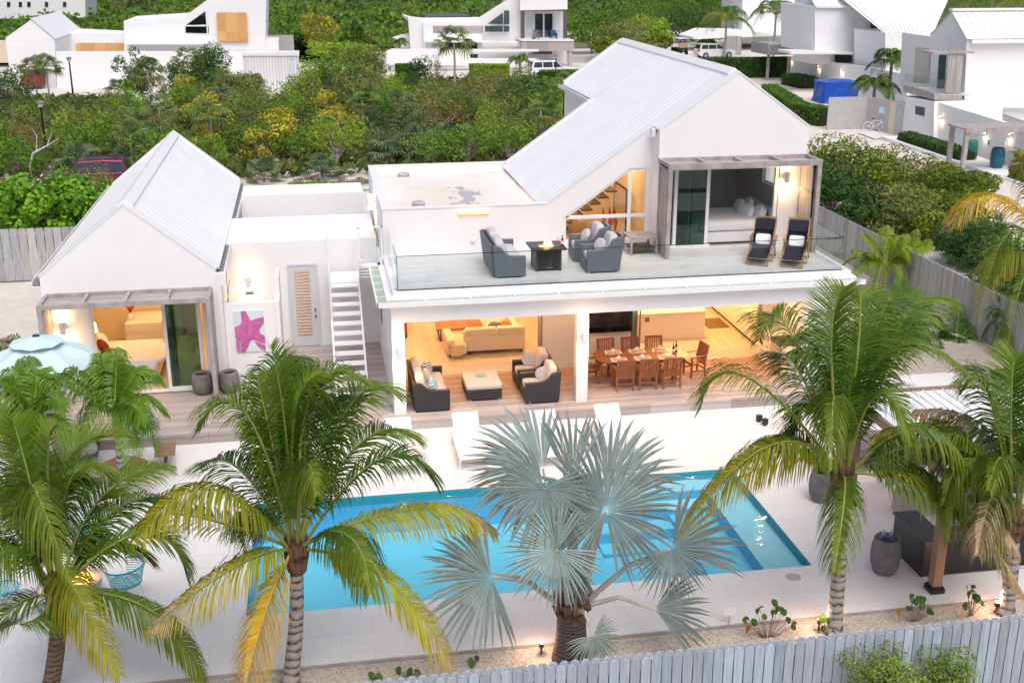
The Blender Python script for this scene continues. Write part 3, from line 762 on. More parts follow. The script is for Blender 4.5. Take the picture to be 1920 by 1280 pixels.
metal_roof(b, GWX1 + 0.08, 3.58 - 0.07 + o_ * 0.9, GXR + 0.001, GZR + o_, GWY + 0.33, GWYB - 0.35, 0.42, rib=0.007)
P_(b, 'roof', 'roof_metal', Wg)
b = MB(); b.prism([(GXR - 0.22, GZR - 0.14), (GXR, GZR + 0.02), (GXR + 0.22, GZR - 0.14), (GXR + 0.22, GZR - 0.08), (GXR, GZR + 0.09), (GXR - 0.22, GZR - 0.08)], 1, GWY + 0.34, GWYB - 0.36)
P_(b, 'ridge_cap', 'white_paint', Wg)
b = MB()
for s, x in ((1, GWX1), (-1, GWX0)):
    xs_ = sorted((x + s * 0.02, x + s * 0.2)); b.box(xs_[0], xs_[1], GWY, GWYB, 3.28, 3.31)
    xs_ = sorted((x + s * 0.2, x + s * 0.23)); b.box(xs_[0], xs_[1], GWY, GWYB, 3.28, 3.45)
b.box(GWX1, GWX1 + 0.24, GWY - 0.03, GWY + 0.12, 3.1, 3.46)
P_(b, 'gutter', 'white_paint', Wg)
b = MB()
b.box(GWX1 + 0.03, GWX1 + 0.2, GWY + 0.13, GWYB, 3.31, 3.40); b.box(GWX0 - 0.2, GWX0 - 0.03, GWY, GWYB, 3.31, 3.38); P_(b, 'gutter_bed', 'gutter_dirt', Wg)
# bedroom door of the wing, opening -8.17..-5.0
b = MB(); y0, y1 = GWY + 0.02, GWY + 0.14
b.box(-8.169, -8.10, y0, y1, 0.01, 2.719); b.box(-8.10, -5.001, y0, y1, 2.62, 2.719)
for x in (-6.24, -6.10, -5.30, -5.12): b.box(x, x + 0.09, y0 + (0.0 if x in (-6.24, -5.30) else 0.06), y1 + (0 if x in (-6.24, -5.30) else 0.06), 0.01, 2.62)
b.box(-6.24, -5.2, y0 - 0.002, y1 - 0.002, 0.01, 0.15); b.box(-8.1, -5.05, y0 + 0.01, y1 + 0.1, 0.0, 0.03)
dr = P_(b, 'sliding_door', 'white_paint', Wg)
b = MB(); b.box(-6.15, -5.30, y0 + 0.04, y0 + 0.05, 0.15, 2.62); b.build('pane', M['door_glass'], dr)
b = MB(); b.box(-6.0, -5.93, y0 + 0.15, y0 + 0.18, 0.05, 2.6); b.build('curtain_edge', M['edge_glass'], dr)
# timber frame
b = MB()
b.box(-9.27, -4.79, 1.58, 1.68, 2.96, 3.09); b.box(-9.24, -4.85, 2.66, 2.75, 2.98, 3.09)
for k in range(5):
    x = -9.27 + k * (4.48 - 0.09) / 4; b.box(x, x + 0.09, 1.68, 2.66, 2.985, 3.085)
b.box(-9.27, -9.15, 1.58, 1.68, 0.0, 2.96); b.box(-4.90, -4.79, 1.58, 1.68, 0.0, 2.96)
pg = P_(b, 'timber_canopy', 'beam_wood', Wg)
b = MB(); b.box(-9.2, -4.85, 1.68, 2.66, 2.955, 2.984); b.build('canopy_boards', M['grey_wood'], pg)
screen(-9.22, 1.70, 2.7, 0.02, 2.94, Wg)
screen(-4.87, 1.70, 2.7, 0.02, 2.94, Wg)
# room inside
b = MB(); b.box(-9.16, -4.88, GWY + 0.22, 9.5, -0.05, 0.004); P_(b, 'inner_floor', 'inner_floor', Wg)
b = MB(); b.box(-9.158, -9.15, 3.0, 9.5, 0, 3.2); b.box(-9.15, -6.35, 8.0, 8.1, 0.0, 3.0); b.box(-5.9, -4.89, 8.0, 8.1, 0, 3.0); b.box(-9.15, -4.89, 9.45, 9.5, 0, 3.2); b.box(-4.888, -4.88, 3.0, 9.5, 0, 3.2)
P_(b, 'inner_lining', 'beige_wall', Wg)
b = MB(); b.box(-9.15, -4.89, 3.0, 9.5, 3.2, 3.24); P_(b, 'ceiling', 'warm_white', Wg)

# ================================================================== linking building and shower court
L = thing('link_building', 'low flat roofed white link with the louvred door between cottage and villa', 'house')
YL = 6.27
b = MB(); b.box(-4.66, -2.79, YL, YL + 0.2, GZ, 3.46); b.box(-1.88, -0.002, YL, YL + 0.2, GZ, 3.46); b.box(-2.79, -1.88, YL, YL + 0.2, 2.70, 3.46)
b.box(-4.66, -0.002, YL + 0.2, 9.85, 3.3, 3.459)
b.box(-4.66, -0.002, 9.65, 9.85, GZ, 3.3)
P_(b, 'wall', W, L)
b = MB(); b.box(-4.45, -0.05, 13.2, 13.4, GZ, 3.55); b.box(-4.45, -0.05, 13.4, 15.1, 3.40, 3.55); P_(b, 'rear_wall', W, L)
b = MB(); b.box(-1.4, -1.3, 7.2, 7.3, 3.46, 3.85); P_(b, 'roof_vent', W, L)
b = MB(); b.box(-2.788, -1.882, YL - 0.03, YL + 0.06, 0.02, 2.698)
d = P_(b, 'door', 'door_paint', L)
b = MB(); b.box(-2.80, -2.74, YL - 0.05, YL - 0.03, 0.0, 2.72); b.box(-1.93, -1.87, YL - 0.05, YL - 0.03, 0, 2.72); b.box(-2.74, -1.93, YL - 0.05, YL - 0.03, 2.66, 2.72); b.build('frame', M['door_paint'], d)
b = MB()
for k in range(21): b.obox((-2.36, YL - 0.045, 0.42 + k * 0.102), (0.44, 0.012, 0.085), (0.5, 0, 0))
b.build('louvre', M['white_paint'], d)
b = MB(); b.box(-2.59, -2.13, YL - 0.035, YL - 0.031, 0.36, 2.52); b.build('louvre_backing', M['orange_wood'], d)
b = MB(); b.lathe([(0.0, 0), (0.035, 0.0)], (0, 0, 0)); b = MB()
for z in (1.0, 1.22): b.tube([(-2.0, YL - 0.03, z), (-2.0, YL - 0.09, z)], 0.03, 10)
b.build('handle', M['dark_frame'], d)
# shower court walls
b = MB()
b.box(GWX1 + 0.13, -3.12, 3.0, 3.2, GZ, 2.47); b.box(-3.12, -3.0, 2.97, 3.6, GZ, 2.47); b.box(-3.12, -2.99, 3.6, 4.8, GZ, 3.02)
P_(b, 'shower_wall', W, L)
b = MB()
b.tube([(-4.45, 3.3, 1.0), (-4.5, 3.3, 2.3), (-4.35, 3.3, 3.1)], 0.015, 6)
b.tube([(-4.35, 4.2, 2.45), (-3.7, 4.2, 2.45)], 0.02, 6); b.tube([(-4.4, 4.2, 2.0), (-3.9, 4.2, 2.0)], 0.02, 6)
b.box(-4.0, -3.75, 4.1, 4.3, 2.40, 2.48); b.box(-4.1, -3.75, 4.1, 4.3, 1.95, 2.03)
P_(b, 'shower_pipe', 'chrome', L)
def starfish():
    t = thing('starfish_picture', 'square canvas print of a pink starfish hung on the white shower wall', 'picture')
    c = Vector((-3.86, 2.985, 0)); z0, z1 = 1.02, 2.26; x0, x1 = -4.29, -3.46
    b = MB(); b.box(x0, x1, 2.965, 2.998, z0, z1); b.build('canvas', M['umbrella_pale'], t)
    # five fat arms, clipped to the canvas by its outline
    pts = [(0.24, 1.0), (0.40, 1.0), (0.55, 0.76), (1.0, 0.84), (1.0, 0.70), (0.82, 0.52), (0.84, 0.44), (1.0, 0.36), (1.0, 0.18), (0.80, 0.22), (0.62, 0.29), (0.52, 0.28), (0.30, 0.0), (0.14, 0.0), (0.17, 0.22), (0.0, 0.36), (0.0, 0.62), (0.17, 0.66), (0.25, 0.74)]
    P2 = [(x0 + u * (x1 - x0), z0 + v * (z1 - z0)) for u, v in pts]
    b = MB(); b.prism(P2, 1, 2.955, 2.964); b.build('starfish', M['star_pink'], t)
    P3 = [(x0 + u * (x1 - x0), z0 + v * (z1 - z0)) for u, v in [(0.62, 0.26), (0.80, 0.20), (1.0, 0.14), (1.0, 0.02), (0.86, 0.04), (0.74, 0.12)]]
    b = MB(); b.prism(P3, 1, 2.956, 2.963); b.build('starfish_arm', M['star_pink'], t)
    P4 = [(x0 + u * (x1 - x0), z0 + v * (z1 - z0)) for u, v in [(0.05, 0.0), (0.13, 0.02), (0.15, 0.2), (0.02, 0.33), (0.0, 0.1)]]
    b = MB(); b.prism(P4, 1, 2.957, 2.9635); b.build('starfish_arm', M['star_pink'], t)
simple('umbrella_pale', (0.66, 0.76, 0.76), 0.6, 0.05, 3)
simple('star_pink', (0.66, 0.16, 0.34), 0.6, 0.4, 9, col2=(0.40, 0.10, 0.36))
starfish()
# ================================================================== lamps
def point(loc, e, col=(1, 0.6, 0.28), r=0.05, par=None, spot=None, rot=None):
    d = bpy.data.lights.new('lamp_light', 'SPOT' if spot else 'POINT'); d.energy = e; d.color = col; d.shadow_soft_size = r
    if spot: d.spot_size = spot; d.spot_blend = 0.8
    o = bpy.data.objects.new('lamp_light', d); COL.objects.link(o); o.location = loc
    if rot: o.rotation_euler = rot
    if par: o.parent = par
    return o
def wall_lamp(x, y, z, label, e=10, face='-Y', s=1.45, light=True, grp='up and down wall lamps'):
    rz = {'-Y': 0, '-X': R(-90)}[face]
    t = thing('wall_lamp', label, 'wall lamp', (x, y, z), rz, grp)
    b = MB(); b.tube([(0, -0.10 * s, -0.13 * s), (0, -0.10 * s, 0.13 * s)], 0.055 * s, 14, cap=True); b.box(-0.03 * s, 0.03 * s, -0.06 * s, 0, -0.06 * s, 0.06 * s)
    b.build('housing', M['white_paint'], t)
    b = MB(); b.tube([(0, -0.10 * s, -0.165 * s), (0, -0.10 * s, -0.131 * s)], 0.05 * s, 14); b.tube([(0, -0.10 * s, 0.131 * s), (0, -0.10 * s, 0.15 * s)], 0.05 * s, 14)
    b.build('lens', M['lamp_hot'], t)
    if light:
        point((0, -0.12 * s, -0.24 * s), e * 2.2, r=0.05, par=t); point((0, -0.12 * s, 0.22 * s), e * 1.0, r=0.05, par=t)
    return t
c = OY(465, 527, YL); wall_lamp(c.x, YL, c.z, 'white wall lamp glowing in the shower court beside the louvred door', 3)
c = OY(119, 612, GWY); wall_lamp(c.x, GWY, c.z, 'white wall lamp glowing left of the cottage bedroom door', 6)
c = OY(746, 660, 0); wall_lamp(0.165, 0, c.z, 'white wall lamp glowing on the corner column behind the left sofa', 15)
c = OY(1089, 632, 0); wall_lamp(5.24, 0, c.z, 'white wall lamp glowing on the middle porch column', 15)
c = OY(1472, 330, YG); wall_lamp(c.x, YG, c.z, 'white wall lamp glowing right of the upstairs bedroom door', 7)
c = OX(703, 398, 0.09)
t = wall_lamp(0.09, c.y, 4.25, 'white wall lamp glowing on the left side wall of the upper flat block', 5, '-X')
def tube_lamp():
    a = OY(858, 400, YW); z = a.z; bx = OY(918, 398, YW).x
    t = thing('linear_wall_lamp', 'long glowing tube lamp on the white wall above the wicker sofa', 'wall lamp')
    b = MB(); b.box(a.x, bx, YW - 0.06, YW - 0.001, z - 0.02, z + 0.03); b.build('housing', M['white_paint'], t)
    b = MB(); b.tube([(a.x + 0.04, YW - 0.09, z), (bx - 0.04, YW - 0.09, z)], 0.025, 8); b.build('tube', M['tube_glow'], t)
    for k in range(3): point((a.x + 0.15 + k * (bx - a.x - 0.3) / 2, YW - 0.20, z), 0.55, r=0.08, par=t)
tube_lamp()
b = MB(); c = OY(887, 450, YW); b.box(c.x - 0.06, c.x + 0.06, YW - 0.06, YW - 0.001, c.z - 0.05, c.z + 0.05)
tag(b.build('socket_box', M['white_paint']), 'small white socket cover on the wall behind the wicker sofa', 'socket')

# interior lights: recessed ceiling lamps that are on
def ceiling_lamp(x, y, z, e, label, grp, col=(1, 0.57, 0.25), r=0.12):
    t = thing('ceiling_lamp', label, 'ceiling lamp', (x, y, z), 0, grp)
    b = MB(); b.lathe([(0.0, -0.004), (0.07, -0.004), (0.085, -0.012), (0.09, 0.0)], (0, 0, 0), 16); b.build('trim', M['white_paint'], t)
    point((0, 0, -0.08), e, col, r, t)
for x, y in ((1.5, 5.2), (4.2, 5.2), (1.5, 8.4), (4.4, 8.4)):
    ceiling_lamp(x, y, 2.775, 130, 'recessed lamp that is on in the living room ceiling', 'living room ceiling lamps')
for x, y in ((7.6, 5.0), (10.2, 5.0), (7.6, 8.2), (10.6, 8.2)):
    ceiling_lamp(x, y, 2.775, 190, 'recessed lamp that is on in the kitchen ceiling', 'kitchen ceiling lamps', col=(1, 0.54, 0.20))
for x, y in ((1.6, 2.2), (4.3, 2.2), (6.4, 2.3), (9.3, 2.2), (11.0, 1.6)):
    ceiling_lamp(x, y, 2.775, 42, 'recessed lamp that is on in the porch ceiling', 'porch ceiling lamps', col=(1, 0.56, 0.28))
for x, y in ((-7.6, 5.6), (-6.0, 6.6)):
    ceiling_lamp(x, y, 3.195, 110, 'recessed lamp that is on in the cottage bedroom ceiling', 'cottage ceiling lamps', col=(1, 0.58, 0.24))
for x, z in ((6.2, 5.35), (7.5, 6.2)): ceiling_lamp(x, 5.9, z, 70, 'recessed lamp that is on above the indoor stair', 'stair lamps', col=(1, 0.58, 0.26))

# ================================================================== rooms
# stair hall behind the raking window
b = MB(); b.prism([(5.1, 3.46), (8.1, 3.46), (8.1, zr(8.1) - 0.3), (5.1, zr(5.1) - 0.3)], 1, 8.0, 8.05); b.box(5.05, 5.1, 4.2, 8.0, 3.46, 4.6); P_(b, 'inner_lining', 'beige_wall')
b = MB(); b.box(5.1, 8.18, 4.16, 8.0, 3.455, 3.462); P_(b, 'inner_floor', 'inner_floor')
b = MB(); b.box(XE0 - 0.02, XE0 + 0.2, 4.16, 8.2, 3.46, ZE - 0.2); P_(b, 'inner_lining', 'beige_wall')
def inner_stair():
    t = thing('indoor_stair', 'indoor stair with dark treads and cable rail behind the raking window', 'staircase')
    for k in range(9):
        x = 5.35 + k * 0.26; z = 3.3 + k * 0.19
        b = MB(); b.box(x - 0.17, x + 0.17, 5.6, 6.7, z - 0.05, z); b.build('tread', M['tread_brown'], t)
    b = MB()
    for k in range(5): b.bar((5.2, 5.5, 3.5 + k * 0.17), (7.5, 5.5, 5.2 + k * 0.17), 0.012, 0.012)
    b.build('cable', M['chrome'], t)
    b = MB(); b.bar((6.9, 5.0, 5.55), (7.75, 5.0, 4.95), 0.05, 0.05); b.bar((7.75, 5.0, 4.95), (7.75, 5.0, 3.46), 0.05, 0.05); b.build('handrail', M['black_metal'], t)
    b = MB(); b.box(6.15, 6.3, 5.45, 5.55, 3.46, 4.7); b.build('post', M['orange_wood'], t)
    for x in (7.0, 7.25):
        pass
    f = thing('driftwood_sculpture', 'reddish driftwood pieces standing by the indoor stair', 'ornament')
    b = MB()
    for x in (7.0, 7.2, 7.36): b.tube([(x, 4.9, 3.46), (x + 0.03, 4.9, 4.0), (x - 0.03, 4.9, 4.45)], [0.06, 0.08, 0.015], 8)
    b.build('wood', M['rust'], f)
inner_stair()

# upstairs bedroom
b = MB()
b.box(8.4, 12.6, 8.2, 8.25, 3.46, 6.6); P_(b, 'bedroom_wall', 'shiplap')
b = MB(); b.box(12.53, 12.57, YG + 0.23, 3.9, 3.46, 6.6); b.box(12.53, 12.57, 5.9, 8.2, 3.46, 6.6); b.box(12.53, 12.57, 3.9, 5.9, 3.46, 4.9); b.box(12.53, 12.57, 3.9, 5.9, 6.2, 6.6); b.box(8.395, 8.42, 4.0, 8.2, 3.46, 6.6)
boards('shiplap_side', (0.68, 0.66, 0.65), (0.74, 0.72, 0.71), 0.18, 'Z', 0.06, 'Y', 0.8, length=30, groove=0.5)
build_each(b, 'bedroom_wall', M['shiplap_side'], V)
b = MB(); b.box(8.42, 12.53, YG + 0.24, 8.2, 3.448, 3.458); P_(b, 'bedroom_floor', 'entry_tile')
b = MB(); b.box(8.4, 12.55, YG + 0.24, 8.2, 6.6, 6.65); P_(b, 'bedroom_ceiling', 'warm_white')
def bed(x0, x1, y0, y1, z, head, label, lin, extra=None, bz=0.42):
    t = thing('bed', label, 'bed', ((x0 + x1) / 2, (y0 + y1) / 2, z))
    w, d = x1 - x0, y1 - y0
    b = MB(); b.box(-w/2 + 0.04, w/2 - 0.04, -d/2 + 0.04, d/2 - 0.04, 0.06, bz - 0.04); b.build('base', M['linen'], t, bevel=0.02)
    b = MB(); b.box(-w/2 + 0.03, w/2 - 0.03, -d/2 + 0.03, d/2 - 0.03, 0.0, 0.055); b.build('plinth', M['dark_frame'], t)
    b = MB(); b.pad((0, 0, bz + 0.14), (w, d, 0.38), e=0.12, n=14); b.build('mattress', lin, t, smooth=True)
    s = 1 if head == '+X' else -1
    b = MB(); b.box(*sorted((s * w/2, s * (w/2 + 0.06))), -d/2, d/2, 0.0, 1.05); b.build('headboard', M['cush_grey'], t, bevel=0.02)
    return t, w, d, s
t, w, d, s = bed(9.35, 11.95, 3.55, 5.6, 3.458, '+X', 'wide bed with white linen inside the upstairs bedroom', M['linen'])
for (px_, py_, rr) in ((-0.32, -0.55, 0.1), (-0.32, 0.45, -0.1), (-0.65, -0.3, 0.25), (-0.62, 0.42, -0.15)):
    b = MB(); b.pad((w/2 + px_ + 0.1, py_, 0.86), (0.2, 0.68, 0.52), (0, 0.45, rr), pinch=0.75, n=10); b.build('pillow', M['linen'], t, smooth=True)
b = MB(); b.pad((-0.25, 0, 0.60), (1.6, 2.06, 0.22), e=0.12, n=12); b.build('duvet', M['linen'], t, smooth=True)
def dresser(x, y, z, w, d, h, label, m, name='dresser'):
    t = thing(name, label, 'dresser', (x, y, z))
    b = MB(); b.box(-w/2, w/2, -d/2, d/2, 0, h); b.build('carcass', m, t, bevel=0.01)
    b = MB()
    for k in range(3): b.box(-w/2 + 0.03, w/2 - 0.03, -d/2 - 0.012, -d/2 - 0.001, 0.06 + k * (h - 0.08) / 3, (k + 1) * (h - 0.08) / 3 + 0.02)
    b.build('drawer', m, t)
    return t
dresser(10.75, 7.7, 3.458, 1.0, 0.5, 1.0, 'pale chest of drawers beyond the bed in the upstairs bedroom', M['warm_white'])
t = thing('flower_vase', 'dark vase of leaves on the pale chest of drawers upstairs', 'vase', (10.9, 7.6, 4.458))
b = MB(); b.lathe([(0.0, 0), (0.08, 0), (0.11, 0.12), (0.05, 0.25), (0.06, 0.28)], (0, 0, 0), 14); b.build('vase', M['pot_teal'], t, smooth=True)
b = MB()
for k in range(14):
    a = k * 0.9; b.tube([(0, 0, 0.25), (0.12 * math.cos(a), 0.12 * math.sin(a), 0.42), (0.26 * math.cos(a), 0.26 * math.sin(a), 0.48 + 0.02 * (k % 3))], [0.008, 0.03, 0.004], 5)
b.build('leaves', M['navy'], t)
# high side window glow at the right of that bedroom
b = MB(); b.box(12.60, 12.68, 3.9, 5.9, 4.9, 4.97); b.box(12.60, 12.68, 3.9, 5.9, 6.13, 6.2); b.box(12.60, 12.68, 4.86, 4.93, 4.97, 6.13); b.box(12.60, 12.68, 3.9, 3.96, 4.97, 6.13); b.box(12.60, 12.68, 5.84, 5.9, 4.97, 6.13); o = P_(b, 'window', 'white_paint')
b = MB(); b.box(12.635, 12.64, 3.96, 5.84, 4.97, 6.13); b.build('pane', M['clear_glass'], o)

# cottage bedroom
t, w, d, s = bed(-8.5, -6.6, 3.55, 5.65, 0.004, '-X', 'bed with peach lit cover and rust blanket inside the cottage bedroom', M['linen'])
b = MB(); b.pad((0.15, 0.55, 0.60), (1.9, 0.9, 0.16), (0, 0, 0.05), e=0.15, n=10); b.build('blanket', M['rust'], t, smooth=True)
b = MB(); b.pad((0.15, -0.1, 0.64), (2.0, 1.7, 0.15), e=0.2, n=10); b.build('cover', M['linen'], t, smooth=True)
b = MB(); b.pad((-0.80, -0.55, 0.90), (0.2, 0.62, 0.55), (0, -0.4, 0.2), pinch=0.75); b.pad((-0.80, 0.4, 0.90), (0.2, 0.62, 0.55), (0, -0.4, -0.1), pinch=0.75); build_each(b, 'pillow', M['linen'], t, smooth=True)
b = MB(); b.pad((-0.62, -0.30, 0.95), (0.2, 0.6, 0.58), (0, -0.30, 0.5), pinch=0.75); b.build('cushion', M['rust'], t, smooth=True)
dresser(-7.35, 7.2, 0.004, 1.1, 1.3, 0.95, 'yellow lit chest of drawers behind the cottage bed', M['cabinet_white'])
t = thing('bedside_table', 'small white bedside table under the glowing lamp in the cottage', 'table', (-8.84, 6.25, 0.004))
b = MB(); b.box(-0.25, 0.25, -0.22, 0.22, 0.52, 0.56); b.build('top', M['cabinet_white'], t)
for sx in (-0.22, 0.22):
    for sy in (-0.19, 0.19):
        b = MB(); b.tube([(sx, sy, 0), (sx, sy, 0.52)], 0.018, 8); b.build('leg', M['cabinet_white'], t)
t = thing('table_lamp', 'glowing table lamp with white drum shade on the cottage bedside table', 'lamp', (-8.84, 6.25, 0.564))
b = MB(); b.lathe([(0.0, 0), (0.09, 0), (0.10, 0.1), (0.03, 0.22), (0.02, 0.3)], (0, 0, 0), 14); b.build('base', M['pot_grey'], t, smooth=True)
b = MB(); b.lathe([(0.17, 0.28), (0.14, 0.55)], (0, 0, 0), 18); b.build('lamp_shade', M['shade_glow'], t, smooth=True, fix=False)
point((0, 0, 0.42), 9, r=0.08, par=t)
t = thing('flower_vase', 'vase of dark flowers on the cottage chest of drawers', 'vase', (-7.75, 6.95, 0.96))
b = MB(); b.lathe([(0.0, 0), (0.07, 0), (0.09, 0.1), (0.04, 0.22)], (0, 0, 0), 12); b.build('vase', M['porcelain'], t, smooth=True)
b = MB()
for k in range(12):
    a = k * 0.9; b.tube([(0, 0, 0.2), (0.08 * math.cos(a), 0.08 * math.sin(a), 0.4), (0.2 * math.cos(a), 0.2 * math.sin(a), 0.5)], [0.006, 0.035, 0.004], 5)
b.build('flower', M['rust'], t)
b = MB(); b.box(-6.35, -5.9, 8.05, 8.08, 0.0, 2.4); o = P_(b, 'closet_door', 'orange_wood', Wg)

# living room
def living():
    t = thing('cream_sofa', 'long cream leather corner sofa seen from behind in the living room', 'sofa')
    a = G(855, 668); e = G(1000, 660)
    x0, x1, y = 1.95, 4.45, 4.45
    b = MB(); b.box(x0 + 0.55, x1, y, y + 0.22, 0.12, 0.80); b.build('backrest', M['cream_leather'], t, bevel=0.04)
    b = MB(); b.box(x0 + 0.62, x1 - 0.9, y - 0.02, y + 0.26, 0.62, 0.86); b.box(x1 - 0.88, x1, y - 0.02, y + 0.26, 0.62, 0.86); b.build('headrest', M['cream_leather'], t, bevel=0.05)
    b = MB(); b.box(x0 + 0.55, x1, y + 0.22, y + 1.0, 0.12, 0.42); b.build('seat', M['cream_leather'], t, bevel=0.05)
    b = MB(); b.box(x0, x0 + 0.62, y - 0.25, y + 1.05, 0.12, 0.44); b.build('chaise', M['cream_leather'], t, bevel=0.06)
    b = MB(); b.box(x0, x0 + 0.25, y - 0.25, y + 1.0, 0.3, 0.62); b.box(x1 - 0.25, x1, y + 0.2, y + 2.5, 0.12, 0.62); b.build('armrest', M['cream_leather'], t, bevel=0.05)
    b = MB(); b.box(x1 - 1.1, x1 - 0.25, y + 1.0, y + 2.5, 0.12, 0.42); b.build('seat', M['cream_leather'], t, bevel=0.05)
    for sx in (x0 + 0.1, x0 + 0.7, x1 - 0.15):
        b = MB(); b.box(sx, sx + 0.06, y - 0.1 if sx < x0 + .3 else y + .05, y + 0.1, 0.005, 0.12); b.build('leg', M['dark_frame'], t)
    k = thing('throw_blanket', 'cream fringed throw draped over the end of the cream sofa', 'blanket')
    b = MB(); b.box(x0 + 0.05, x0 + 0.5, y - 0.28, y + 0.5, 0.445, 0.47); b.box(x0 + 0.12, x0 + 0.48, y - 0.31, y - 0.275, 0.12, 0.47); b.build('cloth', M['throw'], k, bevel=0.01)
    b = MB()
    for i in range(14): b.tube([(x0 + 0.135 + i * 0.025, y - 0.29, 0.12), (x0 + 0.13 + i * 0.026, y - 0.30, 0.02)], 0.006, 4)
    b.build('fringe', M['throw'], k)
    for i, (x, yy, m, lb) in enumerate(((3.0, 5.35, 'orange_cush', 'orange scatter cushion left on the cream sofa seat'), (3.95, 5.35, 'orange_cush', 'orange scatter cushion in the corner of the cream sofa'), (3.6, 5.3, 'wicker_grey', 'grey patterned cushion in the middle of the cream sofa'))):
        b = MB(); b.pad((x, yy - 0.1, 0.62), (0.48, 0.18, 0.42), (-0.35, 0, rnd.uniform(-0.3, 0.3)), pinch=0.7); o = b.build('scatter_cushion', M[m], None, smooth=True); tag(o, lb, 'cushion', 'cushions on the cream sofa')
    t = thing('coffee_table', 'low table with a reddish live edge wooden top in the living room', 'table', (2.55, 6.3, 0.006))
    b = MB(); b.prism([(-0.75, -0.42), (-0.2, -0.46), (0.4, -0.40), (0.75, -0.44), (0.78, 0.40), (0.1, 0.46), (-0.7, 0.40)], 2, 0.38, 0.45); b.build('tabletop', M['table_wood'], t)
    for sx in (-0.6, 0.6):
        b = MB(); b.box(sx - 0.02, sx + 0.02, -0.38, 0.38, 0.0, 0.03); b.box(sx - 0.02, sx + 0.02, -0.38, -0.34, 0.03, 0.38); b.box(sx - 0.02, sx + 0.02, 0.34, 0.38, 0.03, 0.38); b.build('leg', M['dark_frame'], t)
    t = thing('side_cabinet', 'dark wooden cabinet at the far left of the living room', 'cabinet', (0.62, 7.4, 0.006))
    b = MB(); b.box(-0.3, 0.3, -0.9, 0.9, 0.12, 0.8); b.build('body', M['teak'], t, bevel=0.01)
    for sx in (-0.26, 0.26):
        for sy in (-0.86, 0.86):
            b = MB(); b.box(sx - 0.03, sx + 0.03, sy - 0.03, sy + 0.03, 0, 0.12); b.build('leg', M['dark_frame'], t)
living()
# kitchen
def indoor_kitchen():
    a = G(1256, 638, 0.006); c = G(1320, 634, 0.006); yy = (a.y + c.y) / 2
    h = OY(1258, 585, yy).z
    t = thing('kitchen_island', 'plain pale kitchen island seen through the right hand porch door', 'kitchen island')
    b = MB(); b.box(6.6, c.x, yy, yy + 1.0, 0.006, 0.90); b.build('body', M['warm_white'], t)
    b = MB(); b.box(6.58, c.x + 0.03, yy - 0.03, yy + 1.03, 0.90, 0.95); b.build('worktop', M['cabinet_white'], t)
    k0 = G(1405, 641, 0.006); k1 = G(1330, 575, 0.006)
    t = thing('kitchen_units', 'run of pale kitchen units with a dark toe kick beyond the island', 'cabinet')
    xk = k0.x; 
    b = MB(); b.box(xk, 12.2, k0.y - 0.6, 10.9, 0.12, 0.90); b.build('carcass', M['warm_white'], t)
    b = MB(); b.box(xk + 0.05, 12.2, k0.y - 0.58, 10.9, 0.006, 0.12); b.build('toe_kick', M['black_metal'], t)
    b = MB(); b.box(xk - 0.03, 12.2, k0.y - 0.62, 10.9, 0.90, 0.94); b.build('worktop', M['cabinet_white'], t)
    p = [G(*q, 0.012) for q in ((1325, 597), (1351, 597), (1374, 614), (1345, 615))]
    x0, x1, y0, y1 = xk - 0.85, xk - 0.08, p[3].y, p[0].y
    b = MB(); b.box(x0, x1, y0, y1, 0.007, 0.017); tag(b.build('floor_mat', M['mat_brown']), 'brown mat on the kitchen floor beside the pale units', 'mat')
indoor_kitchen()
# television and thermostat on the porch wall
b = MB(); p0, p1 = OY(1101, 585, YD), OY(1185, 581.5, YD); q0 = OY(1101, 624, YD)
t = thing('television', 'large black television on the porch wall above the dining table', 'television')
b.box(p0.x, p1.x, YD - 0.07, YD - 0.02, q0.z, p0.z); b.build('bezel', M['black_metal'], t, bevel=0.006)
b = MB(); b.box(p0.x + 0.015, p1.x - 0.015, YD - 0.073, YD - 0.071, q0.z + 0.02, p0.z - 0.015); b.build('screen', M['screen_black'], t)
b = MB(); b.box((p0.x + p1.x) / 2 - 0.04, (p0.x + p1.x) / 2 + 0.04, YD - 0.075, YD - 0.0735, q0.z + 0.004, q0.z + 0.014); b.build('badge', M['chrome'], t)
c = OY(1213, 599, YD); b = MB(); b.box(c.x - 0.07, c.x + 0.07, YD - 0.03, YD - 0.001, c.z - 0.07, c.z + 0.07)
tag(b.build('wall_panel', M['teak']), 'small dark square control panel on the wall right of the television', 'control panel')

